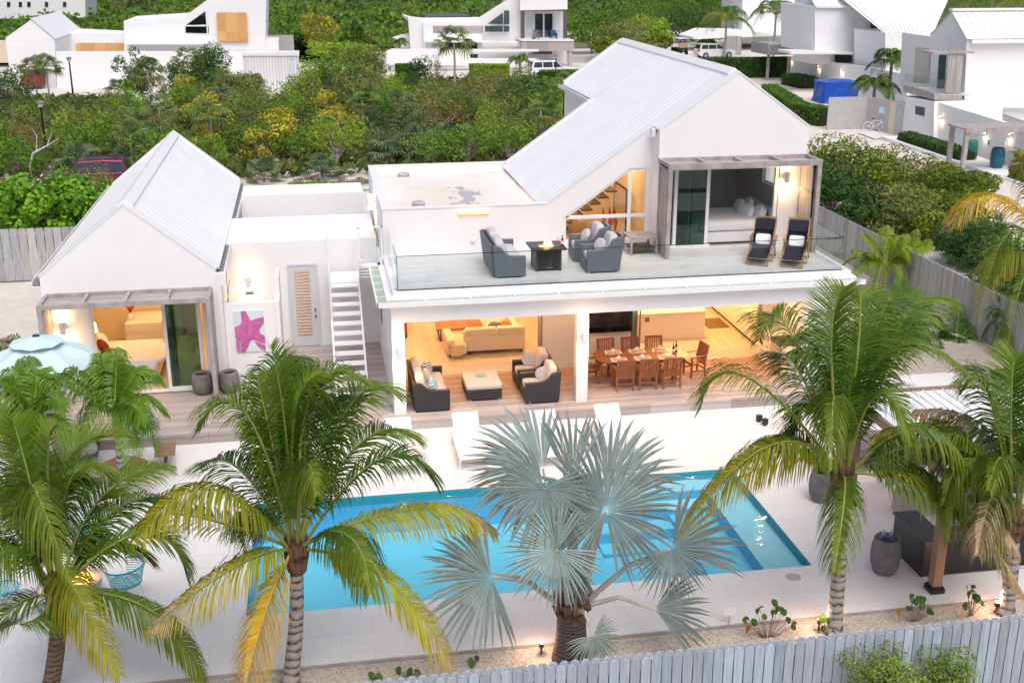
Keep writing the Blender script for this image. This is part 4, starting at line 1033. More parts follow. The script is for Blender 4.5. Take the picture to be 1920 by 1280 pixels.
# ================================================================== porch seating
def wicker_seat(name, label, loc, rz, w, d, wick, cush, nseat=1, arm_h=0.62, back_h=0.86, cat='sofa', flare=0.0, group=None, feet='dark_frame', curved=True):
    """open side faces local -Y; back at +Y"""
    t = thing(name, label, cat, loc, rz, group)
    aw = 0.14
    b = MB(); b.box(-w/2 + aw, w/2 - aw, -d/2, d/2 - 0.12, 0.04, 0.30); b.build('base', wick, t, bevel=0.01)
    for s in (-1, 1):
        # arm panel curving up to the back
        n = 8; poly = [(-d/2, 0.04), (d/2 - 0.06, 0.04)]
        top = [(d/2, back_h), (d/2 - 0.10, back_h - 0.01)]
        for k in range(n + 1):
            u = k / n; yy = (d/2 - 0.10) + (-d/2 - (d/2 - 0.10)) * (0.18 + 0.82 * u if curved else u)
            zz = arm_h + (back_h - 0.02 - arm_h) * (1 - u) ** 6 * 0.85
            top.append((yy, zz))
        x = sorted((s * w/2, s * (w/2 - aw)))
        b = MB(); b.prism(poly + top, 0, x[0], x[1]); b.build('arm', wick, t, bevel=0.015)
    b = MB(); b.prism([(d/2 - 0.15, 0.04), (d/2 - 0.03, 0.04), (d/2 + flare, back_h), (d/2 - 0.08 + flare, back_h)], 0, -w/2 + aw, w/2 - aw); b.build('back', wick, t, bevel=0.01)
    sw = (w - 2 * aw) / nseat
    for k in range(nseat):
        x = -w/2 + aw + sw * (k + 0.5)
        b = MB(); b.pad((x, -0.06, 0.39), (sw * 1.0, d - 0.20, 0.22), e=0.18, n=12); b.build('seat_cushion', cush, t, smooth=True)
        b = MB(); b.pad((x, d/2 - 0.25, 0.74), (sw * 0.99, 0.26, 0.64), (-0.20, 0, 0), e=0.3, n=12, pinch=0.15); b.build('back_cushion', cush, t, smooth=True)
    for sx in (-w/2 + 0.06, w/2 - 0.06):
        for sy in (-d/2 + 0.06, d/2 - 0.1):
            b = MB(); b.box(sx - 0.03, sx + 0.03, sy - 0.03, sy + 0.03, 0, 0.045); b.build('foot', M[feet], t)
    return t
def scatter(loc, rot, m, label, size=(0.46, 0.16, 0.46), grp=None, par=None):
    b = MB(); b.pad((0, 0, 0), size, (0, 0, 0), pinch=0.75, n=12, e=0.3); o = b.build('scatter_cushion', m, None, smooth=True)
    o.location = loc; o.rotation_euler = rot; tag(o, label, 'cushion', grp); return o
# patterned fabrics
def pattern(name, c1, c2, sc):
    m, nt, b = nmat(name); v = coords(nt)
    br = ND(nt, 'TexBrick'); br.inputs['Scale'].default_value = sc; br.inputs['Brick Width'].default_value = 0.9; br.inputs['Row Height'].default_value = 0.7; br.inputs['Mortar Size'].default_value = 0.12
    br.inputs['Color1'].default_value = (*c1, 1); br.inputs['Color2'].default_value = (*c1, 1); br.inputs['Mortar'].default_value = (*c2, 1); br.offset = 0.5
    nt.links.new(scale_vec(nt, v, (1, 1, 1), (R(90), 0, 0)), br.inputs['Vector']); nt.links.new(br.outputs[0], b.inputs['Base Color']); b.inputs['Roughness'].default_value = 0.9
pattern('navy_pattern', (0.66, 0.67, 0.70), (0.10, 0.13, 0.28), 9)
pattern('aqua_pattern', (0.62, 0.70, 0.74), (0.06, 0.24, 0.42), 9)
pattern('mat_pattern', (0.72, 0.68, 0.62), (0.50, 0.36, 0.24), 14)

WD, CB = M['wicker_dark'], M['cush_beige']
s1 = G(772, 774); s2 = G(845, 772)
wicker_seat('wicker_sofa', 'black wicker sofa with beige cushions at the left end of the porch', (1.02, 0.98, 0.003), R(90), 2.05, 1.02, WD, CB, 2)
scatter((1.07, 1.62, 0.68), (R(-15), R(10), R(60)), M['navy_pattern'], 'white cushion with navy maze pattern at the far end of the left sofa', grp='cushions on the left porch sofa')
scatter((1.02, 1.12, 0.64), (R(-25), 0, R(75)), CB, 'plain beige cushion between the two patterned ones on the left sofa', grp='cushions on the left porch sofa')
scatter((1.12, 0.42, 0.63), (R(-20), R(-12), R(80)), M['aqua_pattern'], 'white cushion with pale blue maze pattern at the near end of the left sofa', grp='cushions on the left porch sofa')
a = [G(*p, 0.48) for p in ((862, 697), (925, 693), (942, 735), (876, 740))]
def ottoman():
    t = thing('cushioned_table', 'square black wicker coffee table with a beige cushion top', 'table')
    x0, x1 = 1.86, 3.02; y0, y1 = 0.32, 1.5
    f = G(875, 754); k = G(942, 748)
    x0 = f.x; x1 = k.x; y0 = f.y; y1 = y0 + 1.25
    b = MB(); b.box(x0 + .02, x1 - .02, y0 + .02, y1 - .02, 0.05, 0.33); b.build('base', WD, t, bevel=0.01)
    b = MB(); b.pad(((x0 + x1) / 2, (y0 + y1) / 2, 0.41), (x1 - x0, y1 - y0, 0.19), e=0.12, n=12); b.build('cushion', CB, t, smooth=True)
    for sx in (x0 + .06, x1 - .14):
        for sy in (y0 + .04, y1 - .1):
            b = MB(); b.box(sx, sx + .08, sy, sy + .06, 0.003, 0.05); b.build('foot', M['chrome'], t)
    b = MB(); b.box((x0+x1)/2 - .14, (x0+x1)/2 + .15, (y0+y1)/2 - .03, (y0+y1)/2 + .25, 0.505, 0.522)
    tag(b.build('tray', M['turq_weave']), 'small pale turquoise tray on the cushioned coffee table', 'tray')
simple('turq_weave', (0.30, 0.52, 0.50), 0.8, 0.4, 22)
ottoman()
p = G(1052, 755); q = G(982, 762)
wicker_seat('wicker_armchair', 'black wicker armchair with beige cushions nearest the middle column', (p.x - 0.50, p.y + 0.52, 0.003), R(-90), 1.0, 1.02, WD, CB, 1, cat='armchair', back_h=0.9, group='porch armchairs')
wicker_seat('wicker_armchair', 'black wicker armchair with grey square cushion behind the nearer one', (p.x - 0.52, p.y + 1.62, 0.003), R(-90), 1.0, 1.02, WD, CB, 1, cat='armchair', back_h=0.9, group='porch armchairs')
scatter((p.x - 0.42, p.y + 0.62, 0.66), (R(-20), R(25), R(-50)), M['cush_grey'], 'pale blue grey cushion leaning in the nearer porch armchair', (0.42, 0.14, 0.42))
scatter((p.x - 0.55, p.y + 1.9, 0.68), (R(-20), 0, R(-20)), M['cush_grey'], 'grey square cushion leaning in the farther porch armchair', (0.46, 0.14, 0.46))

# ================================================================== dining set
TK = M['teak']
def dining_chair():
    t = thing('teak_chair', 'teak dining chair', 'chair', group='slatted teak chairs round the dining table')
    w, d = 0.54, 0.48
    for s in (-1, 1):
        b = MB(); b.prism([(d/2 - 0.02, 0), (d/2 + 0.03, 0), (d/2 - 0.01, 0.44), (d/2 + 0.10, 0.97), (d/2 + 0.05, 0.97), (d/2 - 0.06, 0.44)], 0, *sorted((s * w/2, s * (w/2 - 0.045)))); b.build('rear_leg', TK, t)
        b = MB(); b.box(*sorted((s * w/2, s * (w/2 - 0.045))), -d/2, -d/2 + 0.05, 0, 0.63); b.build('front_leg', TK, t)
        b = MB(); b.obox((s * (w/2 - 0.02), -0.03, 0.645), (0.07, d + 0.06, 0.028), (R(2), 0, 0)); b.build('armrest', TK, t, bevel=0.006)
        b = MB(); b.box(*sorted((s * (w/2 - 0.01), s * (w/2 - 0.035))), -d/2 + 0.05, d/2 - 0.03, 0.18, 0.22); b.build('stretcher', TK, t)
    b = MB()
    for k in range(7): b.box(-w/2 + 0.05, w/2 - 0.05, -d/2 + 0.01 + k * 0.066, -d/2 + 0.065 + k * 0.066, 0.42, 0.44)
    b.box(-w/2 + 0.045, w/2 - 0.045, -d/2 + 0.01, -d/2 + 0.03, 0.37, 0.42); b.box(-w/2 + 0.045, w/2 - 0.045, d/2 - 0.05, d/2 - 0.03, 0.37, 0.42)
    b.build('seat', TK, t)
    b = MB()
    for k in range(8):
        x = -w/2 + 0.075 + k * 0.056; b.bar((x, d/2 - 0.02, 0.50), (x, d/2 + 0.065, 0.92), 0.034, 0.014)
    b.build('slats', TK, t)
    b = MB(); b.obox((0, d/2 - 0.02, 0.485), (w - 0.09, 0.03, 0.05), (R(-12), 0, 0)); b.obox((0, d/2 + 0.075, 0.935), (w - 0.09, 0.03, 0.07), (R(-12), 0, 0)); b.box(-w/2 + .04, w/2 - .04, d/2 - .01, d/2 + .015, 0.20, 0.24); b.build('crossrail', TK, t)
    return t
TC = Vector(((G(1170, 700, 0.75).x + G(1245, 672, 0.75).x) / 2, 1.55, 0))
tl, tr_ = G(1122, 658, 0.75), G(1262, 655, 0.75); bl_, br_ = G(1135, 683, 0.75), G(1276, 672, 0.75)
tx0, tx1 = 6.0, 8.75; ty0, ty1 = 1.02, 2.1
def dining_table():
    t = thing('dining_table', 'long octagonal ended teak dining table set for eight on the porch', 'table')
    c = 0.2
    oct_ = [(tx0 + c, ty0), (tx1 - c, ty0), (tx1, ty0 + c), (tx1, ty1 - c), (tx1 - c, ty1), (tx0 + c, ty1), (tx0, ty1 - c), (tx0, ty0 + c)]
    b = MB(); b.prism(oct_, 2, 0.72, 0.75); b.build('tabletop', M['table_red'], t, bevel=0.005)
    b = MB(); b.box(tx0 + .25, tx1 - .25, ty0 + .2, ty0 + .24, 0.62, 0.72); b.box(tx0 + .25, tx1 - .25, ty1 - .24, ty1 - .2, 0.62, 0.72); b.build('apron', TK, t)
    for sx in (tx0 + .45, tx1 - .5):
        for sy in (ty0 + .2, ty1 - .26):
            b = MB(); b.box(sx, sx + .07, sy, sy + .07, 0.003, 0.72); b.build('leg', TK, t)
boards('table_red', (0.19, 0.055, 0.02), (0.33, 0.11, 0.045), 0.09, 'Y', 0.06, 'X', 0.3, length=30, groove=0.3)
dining_table()
ch0 = dining_chair(); first = True
xs3 = [G(1185, 740).x, G(1218, 737).x, G(1263, 735).x]
xs3 = [OY(1183, 700, ty0 - 0.35).x, OY(1217, 697, ty0 - 0.35).x, OY(1264, 694, ty0 - 0.35).x]
xs3 = [6.66, 7.34, 8.06]
spots = []
for x, nm in zip(xs3, ('left', 'middle', 'right')): spots.append((x, ty0 - 0.18, R(180), 'teak chair on the near side of the dining table, %s of three' % nm))
for x, nm in zip((6.55, 7.3, 8.05), ('left', 'middle', 'right')): spots.append((x, ty1 + 0.16, 0, 'teak chair on the wall side of the dining table, %s of three' % nm))
spots.append((tx0 - 0.12, 1.56, R(90), 'teak chair at the left end of the dining table by the column'))
spots.append((tx1 + 0.30, 1.60, R(-80), 'teak chair pulled back at the right end of the dining table'))
for x, y, a, lb in spots:
    o = ch0 if first else copy_tree(ch0); first = False
    o.location = (x, y, 0.003); o.rotation_euler = (0, 0, a); o['label'] = lb
# place settings
def napkin(): 
    b = MB(); b.lathe([(0.0, 0), (0.055, 0.0), (0.075, 0.03), (0.05, 0.07), (0.02, 0.11), (0.0, 0.13)], (0, 0, 0), 7); return b
names = ('left', 'middle', 'right'); glass('glass_white', (0.85, 0.87, 0.87), 2.5)
m0 = None
for row, (y, rn) in enumerate(((ty0 + 0.21, 'near'), (ty1 - 0.22, 'far'))):
    for k, x in enumerate((6.62, 7.34, 8.06)):
        if m0 is None:
            m0 = thing('placemat', '', 'placemat', group='placemats on the dining table')
            b = MB(); b.box(-0.24, 0.24, -0.16, 0.16, 0, 0.004); b.build('border', M['porcelain'], m0)
            b = MB(); b.box(-0.19, 0.19, -0.115, 0.115, 0.004, 0.006); b.build('centre', M['mat_pattern'], m0)
            n0 = thing('bowl', '', 'bowl', group='bowls with folded napkins')
            b = MB(); b.lathe([(0.0, 0.0), (0.05, 0.0), (0.085, 0.045), (0.08, 0.05), (0.0, 0.03)], (0, 0, 0), 16); b.build('dish', M['porcelain'], n0, smooth=True)
            napkin().build('napkin', M['towel'], n0)
            g0 = thing('wine_glass', '', 'wine glass', group='wine glasses on the dining table')
            b = MB(); b.lathe([(0.035, 0.0), (0.006, 0.006), (0.005, 0.09), (0.03, 0.12), (0.042, 0.17), (0.035, 0.22)], (0, 0, 0), 12); b.build('bowl_and_stem', M['glass_white'], g0, smooth=True, fix=False)
            om, on, og = m0, n0, g0
        else: om, on, og = copy_tree(m0), copy_tree(n0), copy_tree(g0)
        om.location = (x, y, 0.751); on.location = (x + 0.0, y + 0.02, 0.758); og.location = (x - 0.30, y + (0.1 if row == 0 else -0.1), 0.752)
        om['label'] = 'white bordered placemat, %s of the %s row on the dining table' % (names[k], rn)
        on['label'] = 'white bowl holding a napkin, %s of the %s row on the dining table' % (names[k], rn)
        og['label'] = 'wine glass beside the %s placemat of the %s row' % (names[k], rn)

def bottle(x, y, z, label, h=0.3):
    t = thing('wine_bottle', label, 'bottle', (x, y, z))
    b = MB(); b.lathe([(0.0, 0), (0.038, 0.0), (0.038, h * 0.6), (0.014, h * 0.75), (0.014, h), (0.0, h)], (0, 0, 0), 14); b.build('body', M['bottle_glass'], t, smooth=True)
    b = MB(); b.lathe([(0.0388, h * 0.15), (0.0388, h * 0.48)], (0, 0, 0), 14); b.build('paper_label', M['porcelain'], t)
bottle(8.35, 1.52, 0.752, 'dark wine bottle with white label at the right end of the dining table')
bottle(8.47, 1.62, 0.752, 'second dark wine bottle just behind the labelled one on the dining table', 0.33)

# ================================================================== roof terrace furniture
WGm, CG = M['wicker_grey'], M['cush_grey']
a = G(925, 524, T); e = G(976, 521, T)
Z0 = T + 0.004
wicker_seat('wicker_sofa', 'grey wicker sofa with pale cushions seen end on at the left of the roof terrace', (a.x + 0.46, a.y + 1.12, Z0), R(90), 2.15, 0.92, WGm, CG, 2, arm_h=0.60, back_h=0.92, feet='stone_light', flare=0.08)
scatter((a.x + 0.42, a.y + 0.85, Z0 + 0.66), (R(-25), 0, R(85)), CG, 'pale cushion at the near end of the terrace sofa', grp='cushions on the terrace sofa')
scatter((a.x + 0.42, a.y + 1.45, Z0 + 0.66), (R(-25), 0, R(95)), CG, 'pale cushion at the far end of the terrace sofa', grp='cushions on the terrace sofa')
a = G(1002, 510, T); e = G(1055, 507, T)
def fire_table():
    t = thing('fire_table', 'black square gas fire table with a flame burning on the roof terrace', 'fire table', ((a.x + e.x) / 2, a.y + 0.38, Z0))
    b = MB(); b.box(-0.36, 0.36, -0.36, 0.36, 0.05, 0.60); b.build('cabinet', M['black_metal'], t)
    for sx in (-0.37, 0.31):
        for sy in (-0.37, 0.31):
            b = MB(); b.box(sx, sx + 0.06, sy, sy + 0.06, 0, 0.6); b.build('leg', M['dark_frame'], t)
    b = MB()
    b.box(-0.5, 0.5, -0.5, -0.17, 0.62, 0.66); b.box(-0.5, 0.5, 0.17, 0.5, 0.62, 0.66); b.box(-0.5, -0.22, -0.17, 0.17, 0.62, 0.66); b.box(0.22, 0.5, -0.17, 0.17, 0.62, 0.66)
    for k in range(5): b.box(-0.5, 0.5, -0.48 + k * 0.06, -0.475 + k * 0.06, 0.66, 0.664)
    b.build('tabletop', M['dark_frame'], t)
    b = MB(); b.box(-0.22, 0.22, -0.17, 0.17, 0.60, 0.625); b.build('burner_tray', M['porcelain'], t)
    b = MB(); b.box(-0.1, 0.12, -0.37, -0.368, 0.1, 0.11); b.build('badge', M['yellow_cush'], t)
    b = MB()
    r2 = random.Random(3)
    for k in range(11):
        x, y = r2.uniform(-0.12, 0.14), r2.uniform(-0.07, 0.07); h = r2.uniform(0.07, 0.2)
        b.tube([(x, y, 0.63), (x + 0.01, y, 0.63 + h * 0.4), (x + r2.uniform(-.02, .02), y, 0.63 + h)], [0.02, 0.028, 0.002], 6)
    b.build('flame', M['flame'], t)
    point((0, 0, 0.80), 6, (1, 0.42, 0.12), 0.08, t)
fire_table()
cx_, cy_ = (a.x + e.x) / 2, a.y + 0.38
bottle(cx_ + 0.44, cy_ - 0.10, Z0 + 0.661, 'dark wine bottle standing on the corner of the fire table')
for k, (dx, dy) in enumerate(((0.33, 0.0), (0.38, -0.18))):
    o = copy_tree(g0); o.location = (cx_ + dx, cy_ + dy, Z0 + 0.662); o['label'] = ('farther', 'nearer')[k] + ' wine glass beside the bottle on the fire table'; o['group'] = 'wine glasses on the fire table'
p = G(1105, 513, T); q = G(1160, 509, T)
wicker_seat('wicker_armchair', 'grey wicker armchair with pale cushions nearest the terrace glass', ((p.x + q.x) / 2, p.y + 0.44, Z0), R(-90), 0.92, 1.0, WGm, CG, 1, arm_h=0.64, back_h=1.0, cat='armchair', feet='stone_light', flare=0.1, group='terrace armchairs')
p2 = G(1084, 492, T)
wicker_seat('wicker_armchair', 'grey wicker armchair with pale cushions in front of the raking window', (p2.x + 0.40, p2.y + 0.45, Z0), R(-90), 0.92, 1.0, WGm, CG, 1, arm_h=0.64, back_h=1.0, cat='armchair', feet='stone_light', flare=0.1, group='terrace armchairs')
scatter(((p.x + q.x) / 2 - 0.02, p.y + 0.5, Z0 + 0.68), (R(-25), R(8), R(-75)), CG, 'pale scatter cushion in the nearer terrace armchair', (0.42, 0.15, 0.42))
scatter((p2.x + 0.32, p2.y + 0.5, Z0 + 0.68), (R(-25), R(-8), R(-85)), CG, 'pale scatter cushion in the terrace armchair by the window', (0.42, 0.15, 0.42))
def side_table():
    f = G(1193, 479, T)
    t = thing('side_table', 'low grey slatted side table by the louvred screen on the terrace', 'table', (f.x + 0.22, f.y + 0.42, Z0), R(2))
    b = MB()
    for k in range(6): b.box(-0.42 + k * 0.142, -0.29 + k * 0.142, -0.42, 0.42, 0.50, 0.53)
    b.box(-0.42, 0.42, -0.42, -0.36, 0.47, 0.498); b.box(-0.42, 0.42, 0.36, 0.42, 0.47, 0.498); b.build('tabletop', M['beam_wood'], t)
    b = MB(); b.box(-0.38, 0.38, -0.38, 0.38, 0.16, 0.18); b.build('shelf', M['dark_frame'], t)
    for sx in (-0.42, 0.36):
        for sy in (-0.42, 0.36):
            b = MB(); b.box(sx, sx + .06, sy, sy + .06, 0, 0.47); b.build('leg', M['beam_wood'], t)
side_table()
def steamer(label, pos, rz):
    """oak folding deck chair, sling and footrest, foot towards local -Y"""
    t = thing('deck_chair', label, 'deck chair', pos, rz, 'oak deck chairs with folded towels')
    O = M['oak']
    for s in (-1, 1):
        x = s * 0.27
        b = MB(); b.bar((x, 0.34, 1.04), (x, -0.06, 0.30), 0.03, 0.05); b.build('back_rail', O, t)
        b = MB(); b.bar((x, 0.12, 0.33), (x, -0.42, 0.30), 0.03, 0.045); b.build('seat_rail', O, t)
        b = MB(); b.bar((x + s * .03, 0.30, 0.0), (x + s * .03, -0.18, 0.56), 0.03, 0.045); b.build('leg', O, t)
        b = MB(); b.bar((x + s * .05, -0.40, 0.0), (x + s * .05, 0.12, 0.58), 0.03, 0.045); b.build('leg', O, t)
        b = MB(); b.obox((x + s * .03, -0.05, 0.585), (0.07, 0.52, 0.025)); b.build('armrest', O, t, bevel=0.006)
        b = MB(); b.bar((x, -0.42, 0.30), (x, -0.92, 0.16), 0.03, 0.04); b.bar((x, -0.9, 0.17), (x, -0.95, 0.0), 0.03, 0.03); b.build('foot_rail', O, t)
    b = MB(); b.box(-0.29, 0.29, -0.42, -0.38, 0.0, 0.04); b.box(-0.29, 0.29, 0.26, 0.30, 0.0, 0.04); b.box(-0.27, 0.27, 0.32, 0.36, 1.01, 1.05); b.box(-0.27, 0.27, -0.97, -0.93, 0.0, 0.03); build_each(b, 'crossbar', O, t)
    b = MB(); b.prism([(0.31, 0.98), (0.10, 0.60), (0.0, 0.36), (-0.36, 0.31), (-0.46, 0.27), (-0.90, 0.20), (-0.90, 0.22), (-0.46, 0.295), (-0.36, 0.335), (0.02, 0.385), (0.12, 0.60), (0.33, 1.0)], 0, -0.24, 0.24); b.build('sling', M['navy'], t)
    b = MB(); b.obox((0, 0.20, 0.86), (0.50, 0.03, 0.30), (R(-29), 0, 0)); b.build('headrest', M['navy'], t)
    return t
def towel(label, pos, rz):
    t = thing('towel', label, 'towel', pos, rz, 'folded towels on the deck chairs')
    b = MB(); b.pad((0, -0.02, 0.50), (0.40, 0.08, 0.30), (R(-32), 0, 0), e=0.25, n=8); b.build('folded_cloth', M['towel'], t, smooth=True); return t
for lb, lb2, px, py in (('oak deck chair with navy sling, the left one of the pair on the terrace', 'folded white towel on the left deck chair', 1416, 497), ('oak deck chair with navy sling, the right one of the pair by the corner', 'folded white towel on the right deck chair', 1480, 501)):
    c = G(px, py, T); pos = (c.x + 0.28, c.y + 0.98, Z0)
    q_ = Vector((c.x + 0.52, c.y + 0.80, Z0)); a_, b_ = steamer(lb, q_, R(-30)), towel(lb2, q_, R(-30)); a_.scale = b_.scale = (1.12, 1.08, 1.1)

# ================================================================== pots
def pot(name, label, cat, x, y, z, r, h, m, grp=None, fill='soil', seg=28):
    t = thing(name, label, cat, (x, y, z), 0, grp)
    pr = [(0.0, 0.0), (r * 0.62, 0.0), (r * 0.72, h * 0.03), (r * 0.93, h * 0.25), (r, h * 0.5), (r * 0.97, h * 0.75), (r * 0.84, h * 0.97), (r * 0.80, h), (r * 0.70, h), (r * 0.68, h * 0.86)]
    b = MB(); b.lathe(pr, (0, 0, 0), seg); b.build('vessel', m, t, smooth=True)
    b = MB(); b.lathe([(0.0, h * 0.86), (r * 0.69, h * 0.86)], (0, 0, 0), seg); b.build('fill', M[fill], t)
    return t
CPm = M['concrete_pot']
c = G(380, 742); pot('clay_planter', 'empty round grey planter left of the timber post by the cottage door', 'planter', c.x, c.y + 0.22, 0.002, 0.30, 0.62, CPm, 'grey planters on the deck', 'black_metal')
c = G(431, 739); pot('clay_planter', 'empty round grey planter right of the timber post below the starfish', 'planter', c.x, c.y + 0.22, 0.002, 0.29, 0.62, CPm, 'grey planters on the deck', 'black_metal')
c = G(1667, 1082, PZ); pot('ash_planter', 'tall grey barrel planter with a blue and white succulent by the black bar', 'planter', c.x, c.y + 0.24, PZ + 0.002, 0.31, 0.80, M['pot_grey'], 'grey barrel planters by the pool')
pl = Vector((c.x, c.y + 0.24, PZ + 0.72))
c = G(1546, 945, PZ); pot('ash_planter', 'grey barrel planter partly hidden behind the coconut trunk', 'planter', c.x, c.y + 0.24, PZ + 0.002, 0.30, 0.75, M['pot_grey'], 'grey barrel planters by the pool')
pl2 = Vector((c.x, c.y + 0.24, PZ + 0.70))

# ================================================================== sun loungers behind the palms
def lounger(label, px, py, px1):
    """white sling lounger: raised back away from the pool, foot towards the camera"""
    top = G(px, py, PZ + 0.80)
    t = thing('sun_lounger', label, 'sun lounger', (top.x, top.y - 0.58, PZ), 0, 'white sun loungers by the deck step')
    wm = M['white_paint']; w = 0.34
    b = MB(); b.prism([(0.0, 0.30), (0.58, 0.77), (0.58, 0.80), (-0.02, 0.335)], 0, -w, w); b.build('backrest', wm, t)
    b = MB(); b.box(-w, w, -1.35, -0.03, 0.30, 0.33); b.build('bed', wm, t)
    for s in (-1, 1):
        b = MB(); b.box(*sorted((s * w, s * (w + 0.04))), -1.37, 0.45, 0.26, 0.32); b.build('side_rail', wm, t)
        for y in (-1.25, 0.35):
            b = MB(); b.box(*sorted((s * w, s * (w + 0.04))), y, y + 0.05, 0.002, 0.26); b.build('leg', wm, t)
        b = MB(); b.bar((s * (w - 0.02), 0.1, 0.30), (s * (w - 0.02), 0.42, 0.63), 0.025, 0.025); b.build('prop', wm, t)
    return t
for lb, px, py in (('white sun lounger leftmost in the row, beside the corner column', 745, 782), ('white sun lounger second from the left, in front of the coffee table', 871, 772), ('white sun lounger behind the fan palm, left of the middle column', 1016, 768), ('white sun lounger behind the fan palm, right of the middle column', 1136, 756)):
    lounger(lb, px, py, 0)
# fold lines of the nearest towels are omitted; two black speakers on the terrace
for lb, px, py in (('left one of two small black garden speakers on the pale paving', 1423, 790), ('right one of two small black garden speakers on the pale paving', 1434, 797)):
    c = G(px, py, PZ); t = thing('garden_speaker', lb, 'speaker', (c.x, c.y, PZ), R(20), 'small black speakers')
    b = MB(); b.box(-0.07, 0.07, -0.07, 0.07, 0.03, 0.2); b.build('body', M['black_metal'], t, bevel=0.02)
    b = MB(); b.tube([(0, 0, 0), (0, 0, 0.03)], 0.05, 12); b.build('foot', M['dark_frame'], t)

# ================================================================== left corner: umbrella, wooden benches, lounge seats
def umbrella():
    c = OY(68, 635, -1.6); top = c.z
    t = thing('parasol', 'large pale aqua parasol behind the palms at the left edge', 'parasol', (c.x, c.y, PZ))
    H = top - PZ; n = 8; r1 = 1.45
    tip = OY(188, 668, -1.6)
    b = MB(); vs = [(0, 0, H)]; rings = [(0.45, -0.12), (1.1, -0.38), (r1, -0.62)]
    m_ = 32
    for r_, dz in rings:
        for k in range(m_):
            a_ = 2 * math.pi * k / m_; ph = (k % (m_ // n)) / (m_ // n); sag = math.sin(ph * math.pi)
            rr = r_ * (math.cos(math.pi / n) / math.cos(ph * 2 * math.pi / n - math.pi / n)); vs.append((rr * math.cos(a_), rr * math.sin(a_), H + dz - sag * 0.05 * r_))
    fs = [(0, 1 + k, 1 + (k + 1) % m_) for k in range(m_)]
    for j in range(2):
        for k in range(m_): fs.append((1 + j * m_ + k, 1 + j * m_ + (k + 1) % m_, 1 + (j + 1) * m_ + (k + 1) % m_, 1 + (j + 1) * m_ + k))
    b.add(vs, fs); o = b.build('canopy', M['umbrella_aqua'], t, fix=False)
    b = MB(); vs = []; fs = []
    for j, (r_, dz) in enumerate(((0.08, 0.07), (0.62, -0.10))):
        for k in range(16): a_ = 2 * math.pi * k / 16; vs.append((r_ * math.cos(a_), r_ * math.sin(a_), H + dz + (0.03 if k % 2 else 0) * j))
    fs = [(k, (k + 1) % 16, 16 + (k + 1) % 16, 16 + k) for k in range(16)]; b.add(vs, fs); b.build('vent', M['umbrella_aqua'], o, fix=False)
    b = MB(); b.lathe([(0.0, 0.1), (0.08, 0.1), (0.09, 0.06)], (0, 0, H), 14); b.build('finial', M['dark_frame'], t)
    b = MB(); b.tube([(0, 0, 0), (0, 0, H + 0.05)], 0.03, 10); b.build('pole', M['white_paint'], t)
    b = MB(); b.lathe([(0.0, 0.09), (0.3, 0.07), (0.34, 0.0)], (0, 0, 0), 20); b.build('base', M['stone_light'], t)
    b = MB()
    for k in range(n): a_ = 2 * math.pi * k / n; b.tube([(0, 0, H - 0.05), (r1 * math.cos(a_) * .98, r1 * math.sin(a_) * .98, H - 0.64)], 0.01, 5)
    b.build('rib', M['white_paint'], t)
umbrella()
c = G(312, 840, 0.15)
t = thing('wooden_bench', 'small brown wooden bench on dark legs at the deck corner', 'bench', (c.x, c.y, PZ), R(4))
b = MB()
for k in range(5): b.box(-0.28, 0.22, -0.45 + k * 0.18, -0.28 + k * 0.18, 0.40, 0.43)
b.build('seat', M['brown_post'], t)
for sy in (-0.32, 0.38):
    b = MB(); b.obox((-0.03, sy, 0.2), (0.08, 0.05, 0.42), (0, R(8), 0)); b.build('leg', M['dark_frame'], t)
c = G(232, 868, 0.1)
t = thing('low_table', 'low round slatted wooden table with a turquoise bowl on it', 'table', (c.x, c.y - 0.2, PZ))
b = MB(); b.prism([(0.62 * math.cos(k * math.pi / 4 + .39), 0.62 * math.sin(k * math.pi / 4 + .39)) for k in range(8)], 2, 0.36, 0.40); b.build('tabletop', M['table_wood'], t)
for k in range(4):
    b = MB(); b.bar((0.4 * math.cos(k * math.pi / 2 + .78), 0.4 * math.sin(k * math.pi / 2 + .78), 0), (0.3 * math.cos(k * math.pi / 2 + .78), 0.3 * math.sin(k * math.pi / 2 + .78), 0.36), 0.05, 0.05); b.build('leg', M['dark_frame'], t)
t2 = thing('bowl', 'turquoise glazed bowl on the low round wooden table', 'bowl', (c.x + 0.02, c.y + 0.05, PZ + 0.402))
b = MB(); b.lathe([(0.0, 0.0), (0.08, 0.0), (0.15, 0.10), (0.14, 0.12), (0.05, 0.03), (0.0, 0.03)], (0, 0, 0), 18); b.build('dish', M['turquoise'], t2, smooth=True)
for lb, px, py, rz in (('grey barrel lounge seat left of the low round table', 150, 845, 40), ('grey barrel lounge seat behind the low round table', 262, 800, -20), ('grey barrel lounge seat farthest left behind the palm fronds', 70, 850, 80)):
    c = G(px, py, PZ + 0.3)
    t = thing('lounge_seat', lb, 'armchair', (c.x, c.y, PZ), R(rz), 'grey barrel lounge seats')
    b = MB()
    n = 18; vs = []; fs = []
    for (r_, z_) in ((0.40, 0.0), (0.50, 0.35), (0.50, 0.72), (0.42, 0.74), (0.38, 0.40)):
        for k in range(n):
            a_ = R(-20) + R(220) * k / (n - 1); vs.append((r_ * math.cos(a_), r_ * math.sin(a_), z_ if z_ < 0.5 else z_ - 0.16 * abs(math.cos(a_)) ** 2))
    for j in range(4):
        for k in range(n - 1): fs.append((j * n + k, j * n + k + 1, (j + 1) * n + k + 1, (j + 1) * n + k))
    b.add(vs, fs); b.build('shell', M['stone_light'], t, fix=False, smooth=True)
    b = MB(); b.pad((0, -0.02, 0.36), (0.78, 0.80, 0.2), e=0.8, n=10); b.build('cushion', M['cush_grey'], t, smooth=True)
